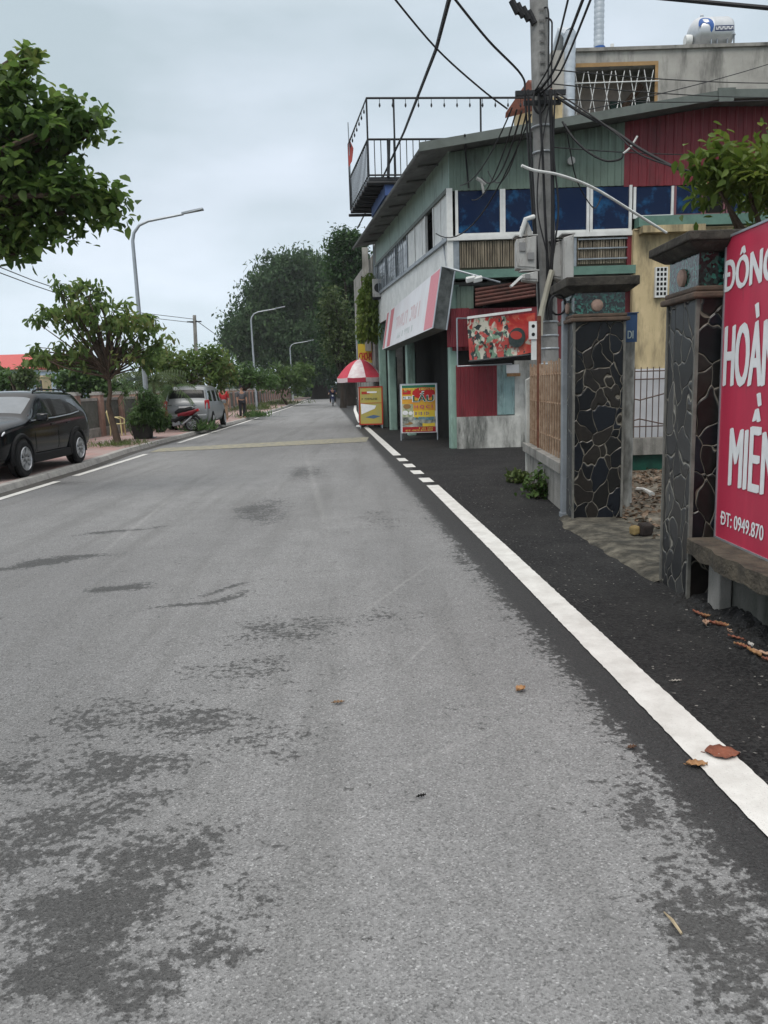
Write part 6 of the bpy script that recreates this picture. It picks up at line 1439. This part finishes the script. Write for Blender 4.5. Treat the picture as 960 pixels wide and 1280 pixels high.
def car_body(t, st, mats, gl):
    """st: stations (y, half section points bottom->roof); gl: material per (station, segment)"""
    V_ = []; F_ = []; MI = []; n = len(st[0][1])
    for y, pr in st:
        ring = [(x,y,z) for x, z in pr]+[(-x,y,z) for x, z in reversed(pr[1:-1])]; V_ += ring
    R_ = 2*n-2
    for i in range(len(st)-1):
        for j in range(R_):
            F_.append((i*R_+j, i*R_+(j+1)%R_, (i+1)*R_+(j+1)%R_, (i+1)*R_+j)); seg = j if j < n-1 else R_-1-j; MI.append(gl.get((i,seg), 0))
    F_.append(tuple(range(R_-1,-1,-1))); MI.append(0); F_.append(tuple((len(st)-1)*R_+j for j in range(R_))); MI.append(0)
    me = bpy.data.meshes.new('body'); me.from_pydata(V_, [], F_); me.polygons.foreach_set('material_index', MI)
    bm = bmesh.new(); bm.from_mesh(me); bmesh.ops.recalc_face_normals(bm, faces=bm.faces); bm.to_mesh(me); bm.free()
    o = bpy.data.objects.new('tmp', me); COL.objects.link(o)
    for mm in mats: me.materials.append(mm[1])
    sb = o.modifiers.new('s','SUBSURF'); sb.levels = sb.render_levels = 2; bpy.context.view_layer.update()
    m2 = bpy.data.meshes.new_from_object(o.evaluated_get(bpy.context.evaluated_depsgraph_get())); bpy.data.objects.remove(o)
    co = [v.co.copy() for v in m2.vertices]; faces = [(tuple(p.vertices), p.material_index) for p in m2.polygons]
    for mi, (nm, mm) in enumerate(mats):
        fs = [f for f, k in faces if k == mi]
        if not fs: continue
        groups = [fs]
        if nm == 'side_window':
            par = {}
            def find(a):
                while par.setdefault(a, a) != a: a = par[a]
                return a
            for f in fs:
                for v in f[1:]: par[find(v)] = find(f[0])
            gd = {}
            for f in fs: gd.setdefault(find(f[0]), []).append(f)
            groups = list(gd.values())
        for g in groups:
            idx = {}; vs = []; ff = []
            for f in g:
                for v in f:
                    if v not in idx: idx[v] = len(vs); vs.append(co[v])
                ff.append(tuple(idx[v] for v in f))
            me = bpy.data.meshes.new(nm); me.from_pydata(vs, [], ff); me.materials.append(mm); me.polygons.foreach_set('use_smooth', [True]*len(ff)); me.update()
            ob = bpy.data.objects.new(nm, me); COL.objects.link(ob); ob.parent = t
def hood(w, zb, zh, wb=.78): return [(0,zb),(w*wb,zb),(w*.97,zb+.1),(w,zb+(zh-zb)*.5),(w*.99,zh-.17),(w*.965,zh-.07),(w*.87,zh-.005),(w*.72,zh+.015),(w*.5,zh+.03),(0,zh+.045)]
def cabin(w, zb, belt, wb, rw, rz): return [(0,zb),(w*.80,zb),(w*.985,zb+.1),(w,.70),(w*.99,belt-.13),(wb,belt),(rw+.045,rz-.14),(rw+.0,rz-.055),(rw-.15,rz-.01),(0,rz)]
# --- black SUV, nose toward the camera (local -y)
sv = root('parked_car', 'shiny black SUV parked nose first on the left pavement', 'car', (-7.62,15.75,.11), 'cars parked on the pavement', 0)
w = .90
st = [(-2.22,[(0,.30),(.5,.30),(.62,.36),(.68,.5),(.68,.62),(.66,.72),(.60,.79),(.5,.82),(.35,.84),(0,.86)]),
 (-2.12,hood(.82,.25,.90)),(-1.95,hood(.88,.22,.97)),(-1.5,hood(w,.22,1.04)),(-1.02,hood(w,.22,1.08)),
 (-.92,[(0,.22),(.72,.22),(.89,.32),(w,.70),(.895,.90),(.87,1.02),(.815,1.085),(.73,1.10),(.55,1.12),(0,1.14)]),
 (-.22,cabin(w,.22,1.03,.87,.69,1.575)),(-.06,cabin(w,.22,1.035,.87,.70,1.605)),
 (.26,cabin(w,.22,1.045,.87,.70,1.62)),(.36,cabin(w,.22,1.045,.87,.70,1.62)),
 (1.08,cabin(w,.22,1.08,.87,.69,1.61)),(1.18,cabin(w,.22,1.085,.87,.69,1.605)),
 (1.62,cabin(w,.24,1.13,.86,.68,1.60)),(1.86,cabin(w,.26,1.15,.85,.66,1.575)),(1.97,cabin(w,.28,1.16,.845,.65,1.54)),
 (2.17,[(0,.3),(.7,.3),(.84,.38),(.885,.66),(.88,.92),(.84,1.10),(.78,1.20),(.68,1.22),(.5,1.23),(0,1.24)]),
 (2.24,[(0,.36),(.62,.36),(.76,.42),(.80,.62),(.79,.82),(.75,.96),(.69,1.04),(.6,1.07),(.45,1.08),(0,1.09)])]
gl = {(5,7):1,(5,8):1,(5,5):2,(6,5):2,(7,5):2,(9,5):2,(11,5):2,(14,7):3,(14,8):3}
car_body(sv, st, [('body',M['carblack']),('windscreen',M['glass_ws']),('side_window',M['glassside']),('rear_window',M['glassdark'])], gl)
for sx in (1,-1):
    for y in (-1.32,1.32):
        mb = MB(); arc = [Vector((sx*.885, y+.42*math.cos(a), .36+.42*math.sin(a))) for a in np.linspace(-.25,PI+.25,15)]; mb.tube(arc, .045, 6); mb.build('wheel_arch', M['plastic'], sv, smooth=True, local=True)
        mb = MB(); mb.lathe([(.001,sx*.872),(.40,sx*.872)], (0,y,.36), 'x', 24); mb.build('wheel_well_shade', M['black'], sv, local=True)  # flat black disc on the body side, painted shade of the wheel well
        wheel(sv, (sx*.83,y,.345), .345, .23, sx)
    mb = MB(); mb.hexa([(sx*.5,-2.20,.70),(sx*.80,-2.05,.72),(sx*.80,-1.98,.74),(sx*.5,-2.12,.72),(sx*.5,-2.14,.80),(sx*.86,-1.84,.90),(sx*.84,-1.78,.90),(sx*.5,-2.08,.81)]); hl = mb.build('headlight', flat('headlight_dark', (.16,.17,.18), .1), sv, bevel=.015, local=True)
    mb = MB(); mb.tube([(sx*.52,-2.215,.70),(sx*.74,-2.11,.71),(sx*.80,-2.055,.74),(sx*.86,-1.88,.87)], .018, 6); mb.build('light_strip', flat('light_strip_white', (.8,.82,.85), .2), hl, smooth=True, local=True)
    mb = MB(); mb.tube([(sx*.885,-.80,1.035),(sx*.887,.3,1.058),(sx*.885,1.1,1.095),(sx*.868,1.60,1.14)], .011, 6); mb.build('belt_highlight', M['galv'], sv, smooth=True, local=True)  # added bright strip in place of the sky highlight along the shoulder
    mb = MB(); mb.obox((sx*1.02,-.62,1.09), (.10,.01,0), (0,.06,0), (0,.01,.075)); mr_ = mb.build('wing_mirror', M['carblack'], sv, bevel=.03, smooth=True, local=True); mb = MB(); mb.tube([(sx*.86,-.6,1.04),(sx*.96,-.62,1.05)], .025, 6); mb.build('mirror_arm', M['plastic'], mr_, local=True)
    for y in (.28,1.08): mb = MB(); mb.obox((sx*.885,y-.14,.93), (.02,0,0), (0,.10,.005), (0,0,.018)); mb.build('door_handle', M['carblack'], sv, bevel=.008, local=True)
    mb = MB(); mb.tube([(sx*.62,-.05,1.58),(sx*.66,.1,1.635),(sx*.66,1.3,1.615),(sx*.62,1.55,1.55)], .018, 6); mb.build('roof_rail', M['plastic'], sv, smooth=True, local=True)
    mb = MB(); mb.obox((sx*.885,0,.31), (.03,0,0), (0,.92,0), (0,0,.085)); mb.build('side_cladding', M['plastic'], sv, bevel=.02, local=True)
    for y in (-.72,.36,1.2): mb = MB(); mb.tube([(sx*.897,y,.42),(sx*.905,y,.72),(sx*.872,y,1.0)], .004, 4); mb.build('door_seam', M['black'], sv, local=True)
    mb = MB(); mb.obox((sx*.80,1.99,1.0), (.05,.03,0), (0,.1,0), (0,-.02,.06)); mb.build('tail_light', M['redlens'], sv, bevel=.02, local=True)
mb = MB(); mb.box(-.5,.5,-2.25,-2.14,.42,.66); mb.build('grille', M['plastic'], sv, bevel=.03, local=True)
mb = MB(); mb.box(-.72,.72,-2.24,-2.0,.24,.38); mb.build('bumper', M['plastic'], sv, bevel=.04, local=True)
# --- silver van seen from behind, nose away (local +y forward)
vn_ = root('parked_car', 'silver people carrier parked on the pavement, seen from behind past the red motorbike', 'car', (-7.70,32.6,.11), 'cars parked on the pavement', .03)
w = .88
rear = lambda w_, zb, z5, z6: [(0,zb),(.66,zb),(w_*.96,zb+.1),(w_,.66),(w_*.99,.86),(w_*.96,z5-.05),(w_*.92,z5),(w_*.84,z6-.01),(w_*.7,z6),(0,z6+.02)]
st = [(-2.16,[(0,.34),(.6,.34),(.74,.42),(.80,.55),(.80,.64),(.78,.70),(.74,.74),(.66,.76),(.5,.77),(0,.78)]),
 (-2.11,rear(.85,.30,.94,.97)),(-2.06,rear(.865,.26,1.06,1.09)),
 (-2.02,[(0,.25),(.72,.25),(.86,.34),(.88,.66),(.875,.86),(.86,1.02),(.81,1.12),(.75,1.15),(.62,1.17),(0,1.18)]),
 (-1.86,cabin(w,.24,1.03,.86,.68,1.64)),(-1.66,cabin(w,.22,1.02,.86,.70,1.71)),(-.98,cabin(w,.22,1.0,.86,.71,1.75)),(-.88,cabin(w,.22,1.0,.86,.71,1.75)),
 (.0,cabin(w,.22,.99,.86,.71,1.74)),(.1,cabin(w,.22,.99,.86,.71,1.74)),(.75,cabin(w,.22,.98,.86,.68,1.67)),(.9,cabin(w,.22,.98,.86,.66,1.6)),
 (1.5,[(0,.22),(.72,.22),(.86,.32),(.88,.66),(.87,.82),(.84,.93),(.79,1.0),(.7,1.02),(.5,1.04),(0,1.06)]),(1.7,hood(.86,.22,.97)),(2.2,hood(.80,.24,.82)),(2.32,hood(.62,.3,.72))]
gl = {(3,7):3,(3,8):3,(4,5):2,(5,5):2,(7,5):2,(9,5):2,(11,5):2,(11,7):1,(11,8):1}
car_body(vn_, st, [('body',M['silver']),('windscreen',M['glassdark']),('side_window',M['glassside']),('rear_window',flat('rear_glass', (.008,.009,.01), .15, spec=.15))], gl)
for sx in (1,-1):
    for y in (-1.25,1.4):
        mb = MB(); mb.lathe([(.001,sx*.88),(.37,sx*.88)], (0,y,.33), 'x', 24); mb.build('wheel_well_shade', M['black'], vn_, local=True); wheel(vn_, (sx*.80,y,.32), .32, .2, sx)  # black disc as painted wheel well shade here too
    mb = MB(); mb.hexa([(sx*.74,-2.16,.80),(sx*.90,-2.04,.80),(sx*.90,-1.93,.80),(sx*.74,-2.03,.80),(sx*.72,-2.09,1.14),(sx*.885,-1.97,1.16),(sx*.88,-1.86,1.16),(sx*.72,-1.95,1.14)]); mb.build('tail_light', M['redlens'], vn_, bevel=.02, local=True)
    mb = MB(); mb.obox((sx*.98,.85,1.03), (.09,0,0), (0,.06,0), (0,0,.08)); mb.build('wing_mirror', M['silver'], vn_, bevel=.03, local=True)
mb = MB(); mb.box(-.8,.8,-2.20,-2.04,.36,.60); mb.build('bumper', M['silver'], vn_, bevel=.04, local=True)
mb = MB(); mb.box(-.28,.28,-2.135,-2.10,.80,.93); mb.build('number_plate', M['signwhite'], vn_, local=True)
mb = MB(); mb.box(-.4,.4,-2.13,-2.09,.95,.985); mb.build('chrome_strip', M['galv'], vn_, local=True)

def scooter(t, body, frame_red):
    """underbone motorbike along local x, front toward -x"""
    for x in (-.62,.60):
        mb = MB(); mb.lathe([(.20,-.04),(.255,-.045),(.285,-.02),(.285,.02),(.255,.045),(.20,.04)], (x,0,.285), 'y', 24, False); wl = mb.build('wheel', M['tyre'], t, smooth=True, local=True)
        mb = MB(); mb.lathe([(.205,-.02),(.19,-.025),(.19,.025),(.205,.02)], (x,0,.285), 'y', 22, False)
        for k in range(6): a = PI*k/6; d = Vector((math.cos(a),0,math.sin(a)))*.19; mb.tube([Vector((x,0,.285))-d, Vector((x,0,.285))+d], .012, 4)
        mb.build('rim', M['alloy'], wl, local=True)
    mb = MB(); mb.tube([(-.62,.07,.285),(-.50,.06,.62),(-.42,0,.85)], .028, 7); mb.tube([(-.62,-.07,.285),(-.50,-.06,.62)], .028, 7); mb.build('fork', M['galv'], t, smooth=True, local=True)
    mb = MB(); mb.tube([(-.42,0,.88),(-.40,.02,.97),(-.34,.28,1.0),(-.28,.36,.98)], .014, 6); mb.tube([(-.40,-.02,.97),(-.34,-.28,1.0),(-.28,-.36,.98)], .014, 6); hb = mb.build('handlebar', M['blackmetal'], t, local=True)
    for s in (1,-1): mb = MB(); mb.tube([(-.36,s*.25,1.0),(-.38,s*.3,1.16)], .008, 5); mb.lathe([(.001,-.012),(.055,-.01),(.055,.01),(.001,.012)], (-.38,s*.32,1.2), 'x', 12); mb.build('mirror', M['blackmetal'], hb, local=True)
    mb = MB(); P_ = [(-.52,.10,.55),(-.40,.16,.80),(-.36,.12,.95),(-.44,.08,.93)]
    vs = [(-.56,0,.62),(-.50,.13,.60),(-.40,.17,.86),(-.46,.07,.98),(-.46,-.07,.98),(-.40,-.17,.86),(-.50,-.13,.60),(-.33,0,.96),(-.28,.17,.48),(-.28,-.17,.48),(-.30,0,.52)]
    mb.add(vs, [(0,1,2,3),(0,3,4),(0,4,5,6),(3,2,7),(3,7,4),(4,7,5),(1,8,2),(6,5,9),(2,8,10,7),(7,10,9,5)]); mb.build('leg_shield', body, t, bevel=.02, local=True)
    mb = MB(); mb.lathe([(.001,-.05),(.07,-.03),(.08,.02),(.001,.03)], (-.50,0,.88), 'x', 12); mb.build('headlight', M['lens'], t, local=True)
    mb = MB(); mb.tube([(-.62,0,.60),(-.50,0,.60)], .05, 6); mb.tube([(-.88,0,.40),(-.78,0,.55),(-.62,0,.60),(-.45,0,.54)], [.02,.06,.07,.05], 8); mb.build('front_mudguard', body, t, smooth=True, local=True)
    mb = MB(); mb.tube([(-.36,0,.62),(-.22,0,.42),(.0,0,.40),(.25,0,.55),(.75,0,.76)], [.07,.10,.12,.12,.06], 10); mb.build('frame_cover', M['plastic'], t, smooth=True, local=True)
    mb = MB(); mb.tube([(.10,0,.62),(.35,0,.66),(.62,0,.72),(.86,0,.80)], [.09,.13,.12,.05], 10); mb.build('side_panel', frame_red, t, smooth=True, local=True)
    mb = MB(); mb.tube([(-.02,0,.72),(.15,0,.77),(.40,0,.78),(.62,0,.84),(.74,0,.85)], [.05,.11,.12,.11,.06], 10); mb.build('seat', M['plastic'], t, smooth=True, local=True)
    mb = MB(); mb.tube([(.60,.05,.86),(.80,.08,.90),(.86,0,.90),(.80,-.08,.90),(.60,-.05,.86)], .014, 6); mb.build('grab_rail', M['galv'], t, local=True)
    mb = MB(); mb.obox((.88,0,.80), (.04,0,.01), (0,.07,0), (-.01,0,.05)); mb.build('tail_light', M['redlens'], t, bevel=.01, local=True)
    mb = MB(); mb.tube([(.60,0,.57),(.80,0,.60),(.95,0,.44)], [.06,.06,.04], 6); mb.build('rear_mudguard', M['plastic'], t, smooth=True, local=True)
    mb = MB(); mb.tube([(-.10,.02,.30),(.12,.12,.26),(.35,.14,.28),(.78,.15,.36)], [.03,.035,.05,.055], 8); mb.build('exhaust', M['alloy'], t, smooth=True, local=True)
    mb = MB(); mb.obox((.02,0,.33), (.15,0,.02), (0,.10,0), (0,0,.10)); mb.build('engine', M['greymetal'], t, bevel=.03, local=True)
    mb = MB(); mb.tube([(.30,.10,.30),(.66,.11,.56)], .03, 8); mb.tube([(.30,-.10,.30),(.66,-.11,.56)], .03, 8); mb.build('shock_absorber', M['galv'], t, local=True)
mk = root('parked_motorbike', 'red and black motorbike standing side on beside the potted bush', 'motorbike', (-7.75,29.3,.11), None, -.12)
scooter(mk, M['redpaint'], M['redpaint'])
mr = root('ridden_motorbike', 'dark motorbike being ridden toward the camera far down the road', 'motorbike', (-4.05,66,.004), None, PI/2+.06)
scooter(mr, M['bluecloth'], M['plastic'])

# ---------------------------------------------------------------- people
def skin_mesh(name, joints, edges, radii, m, parent, rootv=0):
    me = bpy.data.meshes.new(name); me.from_pydata([Vector(j) for j in joints], edges, [])
    o = bpy.data.objects.new(name, me); COL.objects.link(o); sk = o.modifiers.new('sk','SKIN'); ss = o.modifiers.new('ss','SUBSURF'); ss.levels = ss.render_levels = 1
    for i, r in enumerate(radii):
        d = me.skin_vertices[0].data[i]; d.radius = r if isinstance(r, tuple) else (r, r); d.use_root = (i == rootv)
    bpy.context.view_layer.update(); m2 = bpy.data.meshes.new_from_object(o.evaluated_get(bpy.context.evaluated_depsgraph_get())); bpy.data.objects.remove(o)
    m2.name = name; m2.materials.clear(); m2.materials.append(m); m2.polygons.foreach_set('use_smooth', [True]*len(m2.polygons))
    ob = bpy.data.objects.new(name, m2); COL.objects.link(ob); ob.parent = parent; return ob
def person(label, loc, rz, pose, top, trou, hairm=None, helmet=False):
    t = root('person', label, 'person', loc, None, rz)
    J = pose; names = list(J); idx = {n: i for i, n in enumerate(names)}
    E_ = [('hip','chest'),('chest','neck'),('neck','head0'),('head0','head1'),('chest','shL'),('shL','elL'),('elL','haL'),('haL','fiL'),('chest','shR'),('shR','elR'),('elR','haR'),('haR','fiR'),('hip','hiL'),('hiL','knL'),('knL','anL'),('anL','toL'),('hip','hiR'),('hiR','knR'),('knR','anR'),('anR','toR')]
    R_ = {'hip':(.13,.10),'chest':(.15,.105),'neck':.055,'head0':.075,'head1':.085,'shL':.06,'shR':.06,'elL':.042,'elR':.042,'haL':.034,'haR':.034,'fiL':.026,'fiR':.026,'hiL':.085,'hiR':.085,'knL':.058,'knR':.058,'anL':.042,'anR':.042,'toL':.035,'toR':.035}
    skin_mesh('body', [J[n] for n in names], [(idx[a], idx[b]) for a, b in E_], [R_[n] for n in names], M['skin'], t, idx['hip'])
    def sub(nm, ns, es, add, m):
        ii = {n: k for k, n in enumerate(ns)}; rr = [tuple(x+add for x in R_[n]) if isinstance(R_[n], tuple) else R_[n]+add for n in ns]
        skin_mesh(nm, [J[n] for n in ns], [(ii[a], ii[b]) for a, b in es], rr, m, t, 0)
    sub('shirt', ['chest','hip','shL','elL','shR','elR'], [('hip','chest'),('chest','shL'),('shL','elL'),('chest','shR'),('shR','elR')], .022, top)
    sub('trousers', ['hip','hiL','knL','anL','hiR','knR','anR'], [('hip','hiL'),('hiL','knL'),('knL','anL'),('hip','hiR'),('hiR','knR'),('knR','anR')], .024, trou)
    h = Vector(J['head1']); mb = MB(); rr = .125 if helmet else .105
    mb.lathe([(rr*math.cos(a), rr*math.sin(a)*1.05) for a in np.linspace(-.35 if helmet else -.1, PI/2-.02, 7)], h+Vector((0,.01,.015)), n=16); mb.build('helmet' if helmet else 'hair', flat('helmet_dark', (.02,.04,.04), .3) if helmet else M['darkcloth'], t, smooth=True, local=True)
    mb = MB()
    for s in (1,-1): mb.lathe([(.001,-.012),(.012,0)], h+Vector((s*.032,-.085,.0)), 'y', 8)
    mb.build('eyes', M['black'], t, local=True)
    mb = MB(); mb.tube([h+Vector((0,-.085,.0)), h+Vector((0,-.11,-.03)), h+Vector((0,-.088,-.035))], .012, 5); mb.build('nose', M['skin'], t, local=True)
    return t
stand = {'hip':(0,0,.93),'chest':(0,0,1.27),'neck':(0,0,1.45),'head0':(0,-.01,1.53),'head1':(0,-.02,1.62),'shL':(.19,0,1.38),'elL':(.24,.02,1.1),'haL':(.25,-.05,.86),'fiL':(.25,-.07,.77),'shR':(-.19,0,1.38),'elR':(-.24,.02,1.1),'haR':(-.25,-.05,.86),'fiR':(-.25,-.07,.77),
         'hiL':(.09,0,.88),'knL':(.10,-.02,.48),'anL':(.10,.02,.08),'toL':(.11,-.14,.04),'hiR':(-.09,0,.88),'knR':(-.10,.0,.48),'anR':(-.10,.05,.08),'toR':(-.11,-.11,.04)}
person('standing pedestrian in grey top and black trousers under the small dark tree', (-7.4,41.5,.11), .4, stand, M['greycloth'], M['darkcloth'])
person('pedestrian in a red top standing just beyond the silver van', (-7.75,38.6,.11), -.3, stand, M['redcloth'], M['tanbars'])
ride = {'hip':(0,.22,.90),'chest':(0,.10,1.22),'neck':(0,.05,1.40),'head0':(0,.03,1.48),'head1':(0,.01,1.57),'shL':(.19,.08,1.33),'elL':(.30,-.05,1.12),'haL':(.33,-.27,1.02),'fiL':(.31,-.34,1.0),'shR':(-.19,.08,1.33),'elR':(-.30,-.05,1.12),'haR':(-.33,-.27,1.02),'fiR':(-.31,-.34,1.0),
        'hiL':(.10,.18,.86),'knL':(.20,-.22,.72),'anL':(.19,-.10,.34),'toL':(.19,-.26,.30),'hiR':(-.10,.18,.86),'knR':(-.20,-.22,.72),'anR':(-.19,-.10,.34),'toR':(-.19,-.26,.30)}
person('motorcyclist in dark blue jacket and helmet riding toward the camera', (-4.05,66,.004), .06, ride, M['bluecloth'], M['darkcloth'], helmet=True)

# yellow plastic chair by the fence
ch = root('plastic_chair', 'pale yellow plastic chair facing right beside the fence', 'chair', (-9.55,28.0,.11), None, .0)
mb = MB(); mb.box(-.2,.22,-.2,.2,.41,.44); mb.build('seat', M['chairyellow'], ch, bevel=.012, local=True)
for x, y in ((-.18,-.17),(.19,-.17),(-.18,.17),(.19,.17)): mb = MB(); mb.tube([(x*1.12,y*1.12,0),(x,y,.41)], [.022,.028], 6); mb.build('leg', M['chairyellow'], ch, local=True)
mb = MB()
for y in (-.16,-.08,0,.08,.16): mb.tube([(-.19,y,.44),(-.27,y*.95,.86)], .018, 5)
mb.tube([(-.19,-.2,.44),(-.28,-.2,.84),(-.29,-.1,.9),(-.29,.1,.9),(-.28,.2,.84),(-.19,.2,.44)], .022, 6); mb.build('backrest', M['chairyellow'], ch, smooth=True, local=True)
for s in (-1,1): mb = MB(); mb.tube([(-.25,s*.2,.66),(.05,s*.22,.66),(.2,s*.21,.6),(.2,s*.19,.42)], .02, 6); mb.build('armrest', M['chairyellow'], ch, smooth=True, local=True)

# ================================================================== LEAVES AND BITS ON THE ROAD
def one_leaf(label, px, py, L_, w, m, ang, curl=.35, z=.014, grp=None, zb=None):
    c = G(px, py, z) if zb is None else zb; d = Vector((math.cos(ang), math.sin(ang), 0)); s = Vector((-d.y, d.x, 0)); vs = []; n_ = 10
    for i in range(n_+1):
        t_ = i/n_; ww = w*(math.sin(PI*min(1,t_*.98+.02)))**.75*(1-.25*t_)
        for j in range(5):
            q_ = (j-2)/2; vs.append(c+d*(t_-.5)*L_+s*q_*ww*.5+Vector((0,0,curl*w*(abs(q_)**1.5)*.5+curl*L_*.12*(t_-.4)**2+.004*math.sin(i*2.1+j))))
    mb = MB(); mb.add(vs, [(i*5+j,(i+1)*5+j,(i+1)*5+j+1,i*5+j+1) for i in range(n_) for j in range(4)])
    mb.tube([c-d*L_*.5, c-d*L_*.62+Vector((0,0,.004))], .0018, 4)
    o = mb.build('fallen_leaf', m, smooth=True); sd = o.modifiers.new('s','SOLIDIFY'); sd.thickness = .0012
    return tag(o, label, 'leaf', grp)
one_leaf('large red brown fallen leaf lying across the white line', 903, 942, .14, .135, M['brownleaf'], -.2, .16)
one_leaf('small curled tan leaf at the road side of the white line', 871, 956, .085, .055, M['tanleaf'], -.15, .4)
one_leaf('yellow tan fallen leaf alone on the grey asphalt', 651, 862, .06, .06, M['tanleaf'], .6, .5)
one_leaf('small dull brown leaf near the middle of the road', 423, 878, .06, .03, mat('dull_leaf', (.2,.13,.08), .8), .1, .4)
one_leaf('dark brown leaf on the dark asphalt left of the white line', 790, 934, .045, .028, mat('dark_leaf', (.1,.055,.035), .8), .3, .4)
one_leaf('grey curled leaf on the dark verge right of the white line', 845, 851, .06, .02, mat('grey_leaf', (.3,.28,.25), .8), 0, .4)
one_leaf('black shred lying on the grey road in the foreground', 527, 995, .035, .014, M['black'], .3, .8)
for k in range(13):
    f = k/12; px, py = 872+88*f+RNG.normal(0,3), 768+56*f+RNG.normal(0,2.5)
    one_leaf(['curled dry leaf in the row below the ledge, nearest the black pillar','orange brown dry leaf standing up in the row below the ledge'][1] if k == 2 else ('dry brown leaf in the gutter row below the red sign' if k not in (8,) else 'whitish dry leaf in the gutter row below the red sign'), px, py, RNG.uniform(.06,.13), RNG.uniform(.025,.05), [M['brownleaf'],M['tanleaf'],mat('pale_dry_leaf', (.42,.27,.19), .8)][k % 3] if k != 8 else M['debris'], RNG.uniform(1.2,2.4), .8, .03, 'dry leaves in the gutter below the red sign')
a, b_ = G(830,1140,.012), G(852,1167,.012); mb = MB(); mb.tube([a, a.lerp(b_,.5)+Vector((0,0,.006)), b_], [.002,.0055,.004], 6); tag(mb.build('dry_stick', wood_stick(), smooth=True), 'thin pale dry stick lying on the asphalt in the foreground', 'stick')

# ---------------------------------------------------------------- light overcast haze over the whole street
mb = MB(); mb.box(-75, 75, -12, 215, -1, 23)
hz = mb.build('haze', None, None); hz['kind'] = 'stuff'; tag(hz, 'thin damp haze hanging over the whole street', 'haze')
hm = bpy.data.materials.new('haze_volume'); hm.use_nodes = True; hn = hm.node_tree; hn.nodes.remove(hn.nodes['Principled BSDF'])
pv = hn.nodes.new('ShaderNodeVolumePrincipled'); pv.inputs['Color'].default_value = (.9,.93,.95,1); pv.inputs['Density'].default_value = .00035; pv.inputs['Anisotropy'].default_value = .2
hn.links.new(pv.outputs[0], hn.nodes['Material Output'].inputs['Volume']); hz.data.materials.clear(); hz.data.materials.append(hm)
